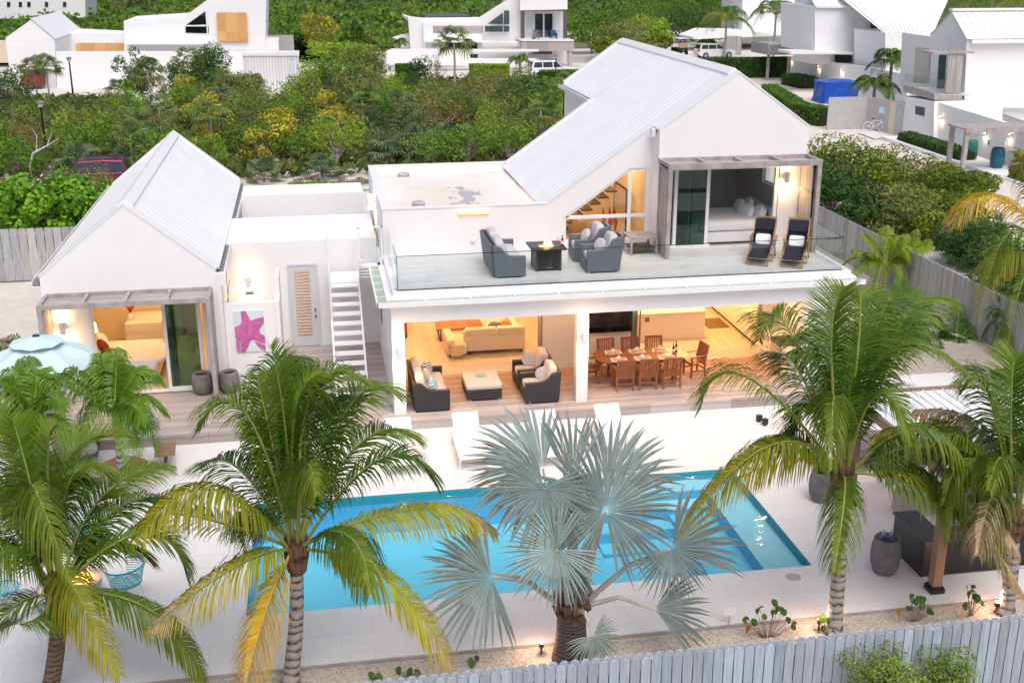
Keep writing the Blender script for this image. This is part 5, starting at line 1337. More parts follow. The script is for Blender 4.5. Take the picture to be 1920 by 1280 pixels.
# turquoise woven chairs round the near dining table
def woven_chair(label, x, y, rz):
    t = thing('woven_chair', label, 'chair', (x, y, PZ), R(rz), 'turquoise woven tub chairs')
    TQ = M['turquoise']
    def arc(r_, z_, a0=-35, a1=215, n=20, sag=0): return [(r_ * math.cos(R(a0 + (a1 - a0) * k / n)), r_ * math.sin(R(a0 + (a1 - a0) * k / n)), z_ + sag * math.sin(math.pi * k / n)) for k in range(n + 1)]
    b = MB()
    for k in range(6): b.tube(arc(0.31 + 0.012 * k, 0.47 + k * 0.045, sag=0.03 * k / 5), 0.010, 5)
    b.build('weave', M['turq_pale'], t)
    b = MB(); b.tube(arc(0.38, 0.75, sag=0.05), 0.022, 8); b.build('top_rim', TQ, t)
    b = MB(); b.lathe([(0.30, 0.40), (0.32, 0.42), (0.30, 0.44)], (0, 0, 0), 20); b.build('seat_ring', TQ, t)
    b = MB()
    for k in range(9): 
        y_ = -0.26 + k * 0.065; hx = math.sqrt(max(0.0, 0.3 ** 2 - y_ ** 2)); b.box(-hx, hx, y_ - 0.016, y_ + 0.016, 0.42, 0.432)
    b.build('seat', M['turq_pale'], t)
    for k in range(4):
        a_ = R(45 + 90 * k); b = MB(); b.tube([(0.22 * math.cos(a_), 0.22 * math.sin(a_), 0.42), (0.34 * math.cos(a_), 0.34 * math.sin(a_), 0.0)], 0.014, 7); b.build('leg', M['white_paint'], t)
simple('turq_pale', (0.20, 0.58, 0.62), 0.6, 0.15, 12)
for lb, px, py, rz in (('turquoise woven tub chair right of the palm trunk facing the fire pit', 238, 1108, -120), ('turquoise woven tub chair behind the palm trunk nearest the camera', 118, 1180, 160), ('turquoise woven tub chair half cut off by the left edge', 8, 1120, 90), ('turquoise woven tub chair farthest back under the fronds', 165, 1010, 0)):
    c = G(px, py, PZ + 0.2); woven_chair(lb, c.x, c.y, rz)
c = G(150, 1090, PZ + 0.3)
t = thing('fire_pit', 'round concrete fire pit table with low orange flames among the turquoise chairs', 'fire pit', (c.x, c.y, PZ))
b = MB(); b.lathe([(0.0, 0.0), (0.34, 0.0), (0.42, 0.25), (0.44, 0.38), (0.30, 0.38), (0.26, 0.30), (0.0, 0.30)], (0, 0, 0), 24); b.build('bowl', M['stone_light'], t)
b = MB(); r2 = random.Random(5)
for k in range(9):
    x, y = r2.uniform(-0.15, 0.15), r2.uniform(-0.15, 0.15); h = r2.uniform(0.1, 0.22); b.tube([(x, y, 0.3), (x, y, 0.3 + h * .4), (x + .02, y, 0.3 + h)], [0.025, 0.03, 0.002], 6)
b.build('flame', M['flame'], t); point((0, 0, 0.55), 14, (1, 0.42, 0.12), 0.1, t)

# ================================================================== right corner: bar under a timber pergola
def pergola():
    pb_ = G(1757, 1112, PZ)
    t = thing('bar_pergola', 'brown timber pergola with a white slatted roof over the black bar at the right', 'pergola')
    Zr = 2.35; px0, py0 = pb_.x, pb_.y + 0.12
    # roof corners measured on the picture at roof height
    k1 = G(1868, 722, Zr); k2 = G(1705, 742, Zr)
    x0, x1 = px0 - 0.15, px0 + 4.6; y0, y1 = py0 - 0.1, k1.y
    for (x, y) in ((px0, py0), (px0, y1 - 0.3), (x1 - 0.3, py0), (x1 - 0.3, y1 - 0.3)):
        b = MB(); b.box(x - 0.10, x + 0.10, y - 0.10, y + 0.10, PZ + 0.1, Zr - 0.1); p_ = b.build('post', M['brown_post'], t)
        b = MB(); b.box(x - 0.15, x + 0.15, y - 0.15, y + 0.15, PZ, PZ + 0.10); b.box(x - 0.13, x + 0.13, y - 0.13, y + 0.13, PZ + 0.10, PZ + 0.14); b.build('post_shoe', M['black_metal'], p_)
    b = MB(); b.box(x0, x1, y0, y0 + 0.08, Zr - 0.12, Zr + 0.08); b.box(x0, x1, y1 - 0.08, y1, Zr - 0.12, Zr + 0.08); b.box(x0, x0 + 0.08, y0 + .08, y1 - .08, Zr - 0.12, Zr + 0.08); b.box(x1 - 0.08, x1, y0 + .08, y1 - .08, Zr - 0.12, Zr + 0.08)
    b.build('frame', M['brown_post'], t)
    b = MB(); yy = y1 - 3.6
    n = int((x1 - x0 - 0.2) / 0.24)
    b.box(x0 + 0.09, x1 - 0.09, yy, y1 - 0.09, Zr, Zr + 0.02)
    for k in range(n): b.box(x0 + 0.12 + k * 0.24, x0 + 0.145 + k * 0.24, yy, y1 - 0.09, Zr + 0.02, Zr + 0.055)
    b.build('roof_sheet', M['roof_metal'], t)
    b = MB(); b.bar((px0, py0 + 0.15, 1.4), (px0 + 0.0, py0 + 0.8, 2.3), 0.08, 0.08); b.bar((px0 - 0.0, y1 - .45, 1.4), (px0, y1 - 1.1, 2.3), 0.08, 0.08); build_each(b, 'brace', M['brown_post'], t)
    # bar
    q = G(1727, 1083, PZ)
    bt = thing('pool_bar', 'black panelled bar counter under the pergola at the right', 'bar counter')
    q2 = G(1680, 1015, PZ)
    b = MB(); b.box(q.x, q.x + 2.1, q.y, q.y + 0.5, PZ + 0.02, PZ + 0.80); b.box(q.x, q.x + 0.5, q.y + 0.501, q.y + 1.3, PZ + 0.02, PZ + 0.80); b.box(q.x + 2.12, q.x + 3.6, q.y + 0.1, q.y + 0.6, PZ + 0.02, PZ + 0.80); b.build('panel', M['black_metal'], bt)
    b = MB(); b.box(q.x - 0.03, q.x + 3.65, q.y - 0.03, q.y + 0.53, PZ + 0.801, PZ + 0.84); b.box(q.x - 0.03, q.x + 0.53, q.y + 0.531, q.y + 1.35, PZ + 0.801, PZ + 0.84); b.build('worktop', M['dark_frame'], bt)
    b = MB(); b.box(q.x, q.x + 3.6, q.y - 0.004, q.y - 0.001, PZ + 0.0, PZ + 0.03); b.build('skirting', M['chrome'], bt)
    return q
qb = pergola()
c = G(1715, 925, PZ + 0.5)
t = thing('flower_planter', 'stone planter with magenta bougainvillea behind the pergola post', 'planter', (c.x + 0.25, c.y + 0.1, PZ))
b = MB(); b.box(-0.6, 0.6, -0.25, 0.25, 0, 0.5); b.build('trough', M['stone_light'], t, bevel=0.02)
FLOWER_AT = Vector((c.x, c.y + 0.1, PZ + 0.5))
c = G(1650, 890, PZ)
t = thing('stone_wall', 'low rough stone planter wall behind the right coconut palm', 'wall', (c.x + 0.5, c.y + 1.0, PZ))
b = MB(); b.box(-0.9, 2.4, -0.6, 0.5, 0, 0.55); b.build('stones', M['concrete_pot'], t, bevel=0.03)
def spot(label, px, py, tree=True, e=16, z=GZ, h=0.25, lit=True):
    c = G(px, py, z + h)
    t = thing('garden_spotlight', label, 'spotlight', (c.x, c.y, z), 0, 'lit garden spotlights')
    b = MB(); b.tube([(0, 0, 0), (0, 0, h - 0.08)], 0.018, 8); b.build('spike', M['black_metal'], t)
    b = MB(); b.tube([(0, 0, h - 0.09), (0, -0.01, h + 0.01)], [0.045, 0.05], 12); b.build('housing', M['black_metal'], t)
    b = MB(); b.lathe([(0.0, 0.03), (0.03, 0.025), (0.045, 0.012)], (0, -0.01, h), 12); b.build('lens', M['spot_pink'], t, smooth=True)
    point((0, 0, h + 0.13), e, (1, 0.55, 0.35), 0.05, t)
spot('lit garden spotlight in the gravel left of the fan palm', 1015, 1204)
spot('lit garden spotlight at the foot of the right coconut palm', 1537, 1160)
spot('lit garden spotlight at the foot of the far right palm', 1870, 1128)
spot('lit garden spotlight on the low stone wall behind the right palm', 1650, 860, e=8, z=PZ + 0.55, h=0.15)
# garden sign
c = G(1366, 1176, GZ)
t = thing('garden_sign', 'small blank white sign on a thin stake in the gravel bed', 'sign', (c.x, c.y, GZ))
b = MB(); b.tube([(0, 0, 0), (0, 0, 0.42)], 0.012, 6); b.build('stake', M['stone_light'], t)
b = MB(); b.box(-0.12, 0.12, -0.012, 0.006, 0.27, 0.43); b.build('board', M['white_paint'], t)

# ================================================================== fences: individual pickets, dog-eared
def fence(name, label, a, bpt, h, m, pw=0.145, gap=0.012, gz=GZ, group=None, n_max=100, hjit=0.0, back=False, ear=0.03):
    a = Vector((a[0], a[1], 0)); bpt = Vector((bpt[0], bpt[1], 0)); d = bpt - a; L_ = d.length; ang = math.atan2(d.y, d.x)
    t = thing(name, label, 'fence', (a.x, a.y, gz), ang, group)
    n = int(L_ / (pw + gap)); r2 = random.Random(int(L_ * 10))
    if back:
        b = MB()
        for k in range(n):
            x = (k + 0.5) * L_ / n; hh = h - 0.03
            b.prism([(x, 0.02), (x + pw, 0.02), (x + pw, hh - ear), (x + pw - ear, hh), (x + ear, hh), (x, hh - ear)], 1, 0.145, 0.165)
        b.build('back_pickets', m, t)
    b = MB()
    for k in range(n):
        x = k * L_ / n; hh = h + r2.uniform(-hjit, hjit); w = pw * r2.uniform(0.97, 1.0); ty = r2.uniform(-0.004, 0.004)
        b.prism([(x, 0.02), (x + w, 0.02), (x + w, hh - ear), (x + w - ear * 0.8, hh - 0.004), (x + ear * 0.8, hh), (x, hh - ear)], 1, -0.011 + ty, 0.011 + ty)
    o = b.build('pickets', m, t)
    # tone varies from board to board
    ca = o.data.color_attributes.new('tone', 'FLOAT_COLOR', 'CORNER')
    vals = []
    for k in range(n):
        v = r2.uniform(0.72, 1.08); bl = r2.uniform(-0.03, 0.03); vals += [v + bl, v, v - bl, 1.0] * 36
    arr = np.array(vals, dtype=np.float32)
    if len(arr) == len(ca.data) * 4: ca.data.foreach_set('color', arr)
    b = MB()
    for z in (0.35, h * 0.55, h - 0.25): b.box(0, L_, 0.012, 0.05, z, z + 0.09)
    k = 0.0
    while k < L_: b.box(k, k + 0.09, 0.05, 0.14, 0, h - 0.1); k += 2.4
    b.build('rails_and_posts', m, t)
    return t
def tone_link(name):
    m = M[name]; nt = m.node_tree; b = nt.nodes['Principled BSDF']; src = b.inputs['Base Color'].links[0].from_socket
    at = ND(nt, 'Attribute'); at.attribute_name = 'tone'
    # meshes without the attribute read black: fall back by max with alpha test
    f = math_n(nt, 'GREATER_THAN', at.outputs['Fac'], 0.05)
    c = mixc(nt, f, (1, 1, 1), at.outputs[0]); nt.links.new(mixc(nt, 1.0, src, c, 'MULTIPLY'), b.inputs['Base Color'])
    g = noise(nt, scale_vec(nt, coords(nt), (9, 9, 0.7)), 3.0, 6, 0.7)
    src = b.inputs['Base Color'].links[0].from_socket
    nt.links.new(mixc(nt, 0.7, src, mixc(nt, 1.0, src, ramp(nt, g, [(0.3, (0.62, 0.62, 0.64)), (0.6, (1.12, 1.12, 1.12))]), 'MULTIPLY')), b.inputs['Base Color'])
for k in ('fence_wood', 'fence_light'): tone_link(k)
fence('picket_fence', 'pale blue grey board fence along the bottom of the garden', (-9, -14.43), (21.5, -14.43), 1.83, M['fence_light'], 0.154, 0.017, back=True, ear=0.045)
fence('board_fence', 'weathered grey board fence running back along the right boundary', (19.9, 34), (19.9, -13), 1.8, M['fence_wood'], 0.15, 0.012)
fence('board_fence', 'weathered grey board fence at the far left behind the cottage', (-24, 17.3), (-9.4, 17.3), 2.1, M['fence_wood'], 0.30, 0.02)
# ================================================================== neighbours, measured on the photo and set at their own distance
def poly_y(b, pts, y, d):
    """facade outline on the plane y, running back by d"""
    P2 = [OY(px, py, y) for px, py in pts]; b.prism([(p.x, p.z) for p in P2], 1, y, y + d)
def poly_x(b, pts, x, d):
    P2 = [OX(px, py, x) for px, py in pts]; b.prism([(p.y, p.z) for p in P2], 0, x, x + d)
WP = M['white_wall']; simple('blue_pale', (0.45, 0.60, 0.75), 0.5, 0.1, 3)
# ---- A: boarded up villa, top left
A = thing('villa_boarded', 'white villa with plywood over its windows at the top left', 'house'); A.name = 'white_villa'
Y = 90.0
b = MB(); poly_y(b, [(22, 166), (10, 71), (58, 37), (103, 75), (105, 166)], Y, 14); 
poly_y(b, [(105, 97), (245, 97), (245, 166), (107, 166)], Y - 1.5, 0.4)
poly_y(b, [(112, 60), (240, 66), (240, 160), (116, 160)], Y + 8, 6)
P_(b, 'wall', 'clapboard', A)
b = MB(); p0 = OY(57, 36, Y); p1 = OY(9, 71, Y); p2 = OY(104, 75, Y)
for a_, c_ in ((p0, p1), (p0, p2)):
    b.add([(a_.x, Y - .1, a_.z + .06), (c_.x, Y - .1, c_.z + .06), (c_.x, Y + 14.2, c_.z + .06), (a_.x, Y + 14.2, a_.z + .06)], [(0, 1, 2, 3)])
P_(b, 'roof', 'roof_metal', A)
Ym = 97.0
b = MB(); poly_y(b, [(234, 97), (232, 39), (345, 32), (389, 0), (389, -40), (500, -40), (497, 97)], Ym, 0.5)
poly_y(b, [(233, 97), (232, 40), (345, 33), (345, 97)], Ym + 0.5, 10)
poly_y(b, [(389, 97), (389, -40), (500, -40), (497, 97)], Ym + 0.5, 12)
poly_y(b, [(497, 96), (497, 74), (522, 75), (523, 97)], Ym, 4)
poly_y(b, [(380, 160), (380, 97), (560, 97), (562, 160)], Ym - 0.8, 0.5)
P_(b, 'wall', 'clapboard', A)
b = MB(); poly_y(b, [(235, 84), (389, 84), (389, 82), (235, 82)], Ym - 1.6, 1.5); P_(b, 'canopy', 'white_paint', A)
b = MB(); poly_y(b, [(236, 99), (380, 99), (380, 158), (236, 158)], Ym + 1.5, 0.3); P_(b, 'rear_screen', 'fence_wood', A)
b = MB(); poly_y(b, [(110, 97), (385, 97), (385, 160), (112, 160)], Ym - 6, 0.4); P_(b, 'garden_wall', 'white_wall', A)
for k, pts in enumerate(([(406, 24), (462, 24), (465, 78), (409, 78)], [(142, 81), (232, 81), (234, 95), (142, 95)], [(120, 88), (130, 85), (130, 94), (120, 94)])):
    b = MB(); poly_y(b, pts, Ym - 0.3 if k == 0 else Y + 7.9, 0.1); tagw = P_(b, 'boarded_window', 'plywood', A)
b = MB(); poly_y(b, [(348, 48), (387, 20), (387, 46)], Ym - 0.06, 0.05); poly_y(b, [(348, 50), (391, 50), (391, 63), (348, 62)], Ym - 0.061, 0.05)
o = P_(b, 'window', 'far_glass', A)
b = MB(); poly_y(b, [(385, 20), (388, 18), (390, 64), (388, 64)], Ym - 0.12, 0.08); poly_y(b, [(347, 47.5), (388, 47.5), (388, 50), (347, 50)], Ym - 0.12, 0.07); b.build('frame', M['white_paint'], o)
c = G(36, 163, GZ)
t = thing('skip', 'dark red metal skip standing against the white boarded villa', 'skip', (0, 0, 0)); t.name = 'dumpster'
b = MB(); poly_y(b, [(38, 135), (77, 134), (79, 162), (39, 162)], Y - 2.2, 1.8); P_(b, 'body', 'dumpster_red', t)
b = MB(); poly_y(b, [(37, 133.5), (78, 132.5), (78, 135), (37, 136)], Y - 2.3, 2.0); P_(b, 'rim', 'dumpster_red', t)
b = MB(); poly_y(b, [(38.5, 138), (44, 137.5), (44, 141.5), (38.5, 142)], Y - 2.24, 0.03); P_(b, 'notice', 'white_paint', t)
t = thing('shipping_container', 'white corrugated shipping container with a trailer beside the boarded villa', 'container')
b = MB(); poly_y(b, [(455, 104), (559, 104), (562, 166), (457, 166)], 85.0, 2.4); P_(b, 'box', 'corrugated', t)
b = MB(); poly_y(b, [(454, 100), (561, 99), (561, 105), (454, 105)], 84.9, 2.6); P_(b, 'top_rail', 'white_paint', t)
b = MB(); poly_y(b, [(505, 171), (560, 171), (560, 175), (505, 175)], 84.0, 2.0); poly_y(b, [(525, 166), (530, 166), (530, 180), (525, 180)], 84.0, .3); P_(b, 'trailer_frame', 'white_paint', t)
t = thing('board_fence', 'pale board fence between the boarded villa and the yellow tree', 'fence')
b = MB(); poly_y(b, [(500, 66), (550, 66), (552, 98), (500, 98)], 108, 0.1); P_(b, 'pickets', 'fence_wood', t)
t = thing('board_fence', 'beige board fence left of the boarded villa', 'fence')
b = MB(); poly_y(b, [(-40, 74), (11, 76), (16, 118), (-40, 118)], 104, 0.1); P_(b, 'pickets', 'orange_wood' if False else 'beige_wall', t)
# ---- far white apartment block, top left corner
t = thing('apartment_block', 'long white building with small square windows at the top left corner', 'building')
b = MB(); poly_y(b, [(-60, -20), (160, -20), (160, 34), (-60, 36)], 150, 10); P_(b, 'wall', 'white_wall', t)
for px in (-4, 16, 38, 54, 87, 121):
    b = MB(); poly_y(b, [(px - 3, 4), (px + 3, 4), (px + 3, 13), (px - 3, 13)], 149.9, 0.08); P_(b, 'window', 'car_glass', t)
t = thing('white_villa', 'white house showing between the palms at the top, left of the timber balcony', 'house')
b = MB(); poly_y(b, [(1392, 70), (1392, -40), (1495, -40), (1495, 80), (1392, 80)], 122, 8); poly_y(b, [(1300, 70), (1330, 58), (1500, 60), (1500, 66), (1300, 74)], 119, 6); P_(b, 'wall', 'white_wall', t)
b = MB(); poly_y(b, [(1425, 8), (1432, 8), (1432, 26), (1425, 26)], 121.9, 0.06); P_(b, 'window', 'far_glass', t)
b = MB(); poly_y(b, [(1362, 68), (1390, 68), (1390, 103), (1362, 103)], 113, 0.15); P_(b, 'timber_gate', 'grey_wood_v', t)
# ---- B: villa with balcony, top centre
B = thing('white_villa', 'white villa with a wood clad balcony and raking window at the top centre', 'house')
Y = 104.0
b = MB(); poly_y(b, [(770, 97), (765, 31), (793, 34), (900, 33), (952, 0), (975, -20), (975, 97)], Y + 0.5, 0.5)
poly_y(b, [(795, 97), (793, 42), (900, 42), (905, 97)], Y, 0.5)
poly_y(b, [(975, 20), (975, -60), (1064, -60), (1064, 18)], Y - 1, 12)
poly_y(b, [(975, 100), (975, 20), (985, 20), (985, 100)], Y - 0.5, 8)
poly_y(b, [(985, 120), (985, 18), (1062, 18), (1062, 120)], Y + 1.5, 0.4)
P_(b, 'wall', 'white_wall', B)
b = MB(); poly_y(b, [(766, 34), (795, 42), (795, 44), (766, 40)], Y + 1, 9)
poly_y(b, [(725, 96), (735, 92), (1010, 93), (1010, 97), (725, 100)], Y - 5, 0.4); poly_y(b, [(725, 98), (880, 98), (880, 124), (725, 122)], Y - 5.01, 0.4); poly_y(b, [(878, 110), (1010, 110), (1010, 126), (878, 125)], Y - 5.02, 0.4)
poly_y(b, [(742, 76), (760, 70), (795, 66), (795, 90), (742, 90)], Y + 3, 5)
P_(b, 'garden_wall', 'white_wall', B)
b = MB(); a0 = OY(803, 32.5, Y + 1); a1 = OY(885, 32.5, Y + 1)
b.box(a0.x, a1.x, Y + 1.2, Y + 9, a0.z - .4, a0.z + 0.02); P_(b, 'solar_panel', 'car_glass', B)
b = MB(); poly_y(b, [(812, 49), (906, 49), (906, 62), (812, 62)], Y - 0.06, 0.05); P_(b, 'timber_band', 'grey_wood', B)
b = MB(); poly_y(b, [(800, 78), (975, 79), (982, 86), (975, 89), (945, 80), (800, 80)], Y - 1.5, 1.4); P_(b, 'canopy', 'white_paint', B)
for pts in ([(834, 80), (856, 80), (856, 93), (834, 93)], [(857, 80), (873, 80), (873, 93), (857, 93)], [(878, 80), (895, 80), (895, 93), (878, 93)], [(882, 102), (896, 102), (896, 109), (882, 109)], [(914, 45), (943, 24), (943, 46)], [(945, 20), (955, 20), (955, 46), (945, 46)], [(909, 49), (943, 49), (943, 60), (909, 60)], [(945, 49), (955, 49), (955, 60), (945, 60)]):
    b = MB(); poly_y(b, pts, Y - 0.1, 0.06); P_(b, 'window', 'car_glass' if pts[0][1] >= 80 else 'far_glass', B)
b = MB(); poly_y(b, [(1003, 26), (1018, 26), (1018, 74), (1003, 74)], Y + 1.42, 0.05); poly_y(b, [(1021, 26), (1036, 26), (1036, 74), (1021, 74)], Y + 1.42, 0.05); P_(b, 'balcony_door', 'car_glass', B)
b = MB(); poly_y(b, [(1000, 24), (1038, 24), (1038, 26), (1000, 26)], Y + 1.38, 0.06); poly_y(b, [(1000, 26), (1003, 26), (1003, 74), (1000, 74)], Y + 1.38, 0.06); poly_y(b, [(1018, 26), (1021, 26), (1021, 74), (1018, 74)], Y + 1.38, 0.06); P_(b, 'door_frame', 'white_paint', B)
b = MB()
for pts in ([(977, 17), (1064, 17), (1064, 21), (977, 21)], [(977, 21), (984, 21), (984, 74), (977, 74)], [(1057, 21), (1063, 21), (1063, 74), (1057, 74)]): poly_y(b, pts, Y - 0.95, 0.5)
poly_y(b, [(978, 77), (1076, 77), (1076, 96), (978, 96)], Y - 3, 0.3); poly_y(b, [(983, 96), (990, 96), (990, 124), (983, 124)], Y - 2.9, 0.3); poly_y(b, [(1066, 96), (1072, 96), (1072, 126), (1066, 126)], Y - 2.9, 0.3)
P_(b, 'timber_frame', 'grey_wood', B)
b = MB(); poly_y(b, [(978, 75), (1076, 75), (1076, 77.5), (978, 77.5)], Y - 3.1, 4.5); P_(b, 'balcony_floor', 'white_paint', B)
b = MB(); poly_y(b, [(985, 56), (1075, 56), (1075, 75), (985, 75)], Y - 3.05, 0.02); P_(b, 'glass_railing', 'clear_glass', B)
b = MB(); poly_y(b, [(999, 97), (1035, 97), (1035, 102), (999, 102)], Y + 1.4, 0.05); P_(b, 'window', 'far_glass', B)
for lb, px in (('blue chair at the left of the far villa balcony', 1005), ('blue chair at the right of the far villa balcony', 1038)):
    c = OY(px, 73, Y - 0.6)
    t = thing('balcony_chair', lb, 'chair', (c.x, Y - 0.6, c.z - 0.1), 0, 'blue chairs on the far balcony')
    b = MB(); b.box(-0.32, 0.32, -0.3, 0.3, 0.35, 0.5); b.build('seat', M['blue_chair'], t)
    b = MB(); b.box(-0.32, 0.32, 0.25, 0.32, 0.5, 1.05); b.build('backrest', M['blue_chair'], t)
    b = MB()
    for s in (-1, 1): b.box(*sorted((s * .32, s * .37)), -0.3, 0.3, 0.0, 0.7)
    b.build('arm_frame', M['dark_frame'], t)
c = OY(1001, 74, Y - 2); t = pot('clay_planter', 'blue pot with an orange plant on the far balcony', 'planter', c.x, Y - 2, c.z - 0.1, 0.22, 0.45, M['blue_chair'])
b = MB()
for k in range(10): b.tube([(0, 0, 0.4), (0.3 * math.cos(k), 0.3 * math.sin(k), 0.7 + 0.03 * k)], [0.04, 0.02], 4)
b.build('leaves', M['orange_cush'], t)
t = thing('board_fence', 'pale board fence behind the white car at the far villa', 'fence')
b = MB(); poly_y(b, [(1062, 106), (1120, 106), (1120, 125), (1062, 125)], Y + 2, 0.1); P_(b, 'pickets', 'fence_wood', t)
# ---- C: right top villa (gable towards the left)
C_ = thing('white_villa', 'white villa at the top right with a timber balcony on two posts', 'house')
Xc = 46.0
yc0 = OX(1528, 60, Xc).y
def c_poly(b, pts, d=0.4, y=None): poly_y(b, pts, y or 72.0, d)
b = MB()
poly_y(b, [(1528, 98), (1528, 12), (1636, 14), (1650, 40), (1705, 62), (1705, 110), (1528, 100)], 73.5, 8)      # side wall facing the camera
poly_x(b, [(1490, -30), (1528, -30), (1528, 98), (1490, 96)], Xc, 0.3)
poly_y(b, [(1660, 62), (1745, 62), (1745, 150), (1660, 150)], 66, 6)
P_(b, 'wall', 'clapboard', C_)
# long seamed roof descending towards the right
r = [OY(1636, -60, 80), OY(1790, -60, 80), OY(1790, 30, 68), OY(1745, 64, 66), OY(1662, 62, 66)]
b = MB(); q0, q1, q2, q3 = OY(1520, -50, 79), OY(1800, -50, 79), OY(1750, 62, 66), OY(1655, 60, 67)
b.add([tuple(q0), tuple(q1), tuple(q2), tuple(q3)], [(0, 1, 2, 3)])
b.add([tuple(OY(1500, -50, 79)), tuple(OY(1640, -50, 79)), tuple(OY(1640, 13, 73.4)), tuple(OY(1528, 12, 73.4))], [(0, 1, 2, 3)])
n = 14
for k in range(n):
    f = (k + .5) / n; a_ = q0.lerp(q1, f); c_ = q3.lerp(q2, f); b.bar(a_ + Vector((0, 0, .06)), c_ + Vector((0, 0, .06)), 0.07, 0.12)
for k in range(9):
    f = (k + .5) / 9; a_ = OY(1500, -50, 79).lerp(OY(1640, -50, 79), f); c_ = OY(1528, 12, 73.4).lerp(OY(1640, 13, 73.4), f); b.bar(a_ + Vector((0, 0, .06)), c_ + Vector((0, 0, .06)), 0.07, 0.12)
P_(b, 'roof', 'roof_metal', C_)
b = MB(); poly_y(b, [(1530, 11), (1636, 11), (1636, 16), (1530, 15)], 73.2, 0.25); P_(b, 'gutter', 'white_paint', C_)
b = MB(); poly_y(b, [(1633, 34), (1637, 34), (1656, 70), (1656, 80), (1633, 78)], 66.0 + 7.3, 0.1); P_(b, 'window', 'far_glass', C_)
b = MB(); poly_y(b, [(1585, 34), (1601, 34), (1601, 77), (1585, 76)], 73.42, 0.06); P_(b, 'shutter', 'clapboard', C_)
b = MB(); poly_y(b, [(1566, 101), (1598, 101), (1598, 118), (1566, 118)], 75, 0.1); P_(b, 'window', 'far_glass', C_)
b = MB(); poly_y(b, [(1520, 99), (1705, 101), (1705, 125), (1520, 120)], 75.2, 4); P_(b, 'lower_wall', 'white_wall', C_)
b = MB(); poly_y(b, [(1482, 97), (1640, 99), (1640, 102), (1482, 102)], 72.2, 3.0); P_(b, 'canopy', 'white_paint', C_)
b = MB(); poly_x(b, [(1478, 155), (1481, 106), (1640, 128), (1700, 140), (1700, 210), (1640, 200)], 46.6, 0.3); P_(b, 'garden_wall', 'white_wall', C_)
b = MB(); poly_x(b, [(1430, 156), (1430, 150), (1545, 182), (1545, 190)], 43.6, 2.9); P_(b, 'plinth', 'white_wall', C_)
# timber balcony
b = MB()
p0 = OX(1428, 90, 43.5)
poly_x(b, [(1408, 78), (1440, 82), (1442, 104), (1408, 97)], 43.5, 0.15)
yb0, yb1 = OX(1440, 90, 43.5).y, OX(1408, 90, 43.5).y
zb0, zb1 = OX(1441, 104, 43.5).z, OX(1440, 84, 43.5).z
b.box(43.65, 49.5, yb0, yb0 + 0.15, zb0, zb1)
for px, py in ((1428, 150), (1460, 156)):
    g_ = G(px, py, GZ)
    b.box(43.8 + (0.0 if px < 1440 else 0.9), 44.05 + (0 if px < 1440 else .9), g_.y - .12, g_.y + .12, GZ, zb0)
P_(b, 'timber_balcony', 'beam_wood', C_)
b = MB(); b.box(43.66, 49.5, yb0 + .16, yb1, zb1 - .3, zb1 - .05); P_(b, 'balcony_floor', 'terrace_tile', C_)
b = MB(); b.box(43.52, 43.54, yb0, yb1, zb1, zb1 + 1.0); b.box(43.6, 49.4, yb0 + .02, yb0 + .04, zb1, zb1 + 1.0); P_(b, 'glass_railing', 'clear_glass', C_)
b = MB(); poly_x(b, [(1467, 21), (1487, 22), (1485, 78), (1465, 76)], 45.5, 0.1); poly_x(b, [(1503, 26), (1523, 27), (1521, 83), (1500, 82)], 45.5, 0.1); P_(b, 'louvre_screen', 'grey_wood_v', C_)
b = MB(); poly_y(b, [(1466, 20), (1524, 25), (1524, 27), (1466, 23)], yb1 - 3, 2.0); P_(b, 'canopy_beam', 'beam_wood', C_)
b = MB(); poly_y(b, [(1489, 24), (1503, 25), (1500, 80), (1487, 78)], yb1 - 1.5, 0.2); P_(b, 'wall', 'white_wall', C_)
# ---- D: right hand villa
D_ = thing('white_villa', 'white clapboard villa at the right edge with balcony screens and a timber porch', 'house')
b = MB()
yD0 = 44.5
poly_y(b, [(1806, 188), (1813, 78), (1990, 76), (1990, 250), (1806, 188)], yD0, 9)
q = OY(1813, 78, yD0); xg = q.x
def gx(px, py): return OX(px, py, xg)
poly_x(b, [(1745, 180), (1745, 66), (1786, 22), (1813, 74), (1808, 186)], xg, 0.4)
xw = 39.4
P_(b, 'wall', 'clapboard', D_)
b = MB()
poly_x(b, [(1684, 252), (1692, 180), (1752, 190), (1750, 275)], xw, 5)
poly_x(b, [(1752, 190), (1990, 262), (1990, 440), (1750, 275)], xw + 0.3, 0.3)
poly_y(b, [(1752, 195), (1990, 205), (1990, 260), (1752, 230)], OX(1752, 195, xw).y - 1.0 + 4.0, 0.3)
P_(b, 'lower_wall', 'white_wall', D_)
b = MB(); poly_y(b, [(1752, 190), (1990, 188), (1990, 202), (1752, 203)], yD0 - 0.5, 0.5); P_(b, 'canopy', 'white_paint', D_)
pk = OX(1786, 22, xg); ev = OX(1813, 74, xg); e2 = OX(1745, 66, xg)
b = MB(); b.add([(pk.x - .1, pk.y, pk.z + .06), (pk.x + 22, pk.y, pk.z + .06), (ev.x + 22, ev.y - .2, ev.z + .03), (ev.x - .1, ev.y - .2, ev.z + .03)], [(0, 1, 2, 3)])
b.add([(pk.x - .1, pk.y, pk.z + .06), (pk.x + 22, pk.y, pk.z + .06), (e2.x + 22, e2.y, e2.z), (e2.x - .1, e2.y, e2.z)], [(0, 3, 2, 1)])
for k in range(24):
    x = pk.x + 0.3 + k * 0.62; b.bar((x, pk.y, pk.z + .1), (x, ev.y - .2, ev.z + .07), 0.05, 0.09)
b.box(pk.x - .15, pk.x + 22, pk.y - .25, pk.y + .2, pk.z + .05, pk.z + .2)
P_(b, 'roof', 'roof_metal', D_)
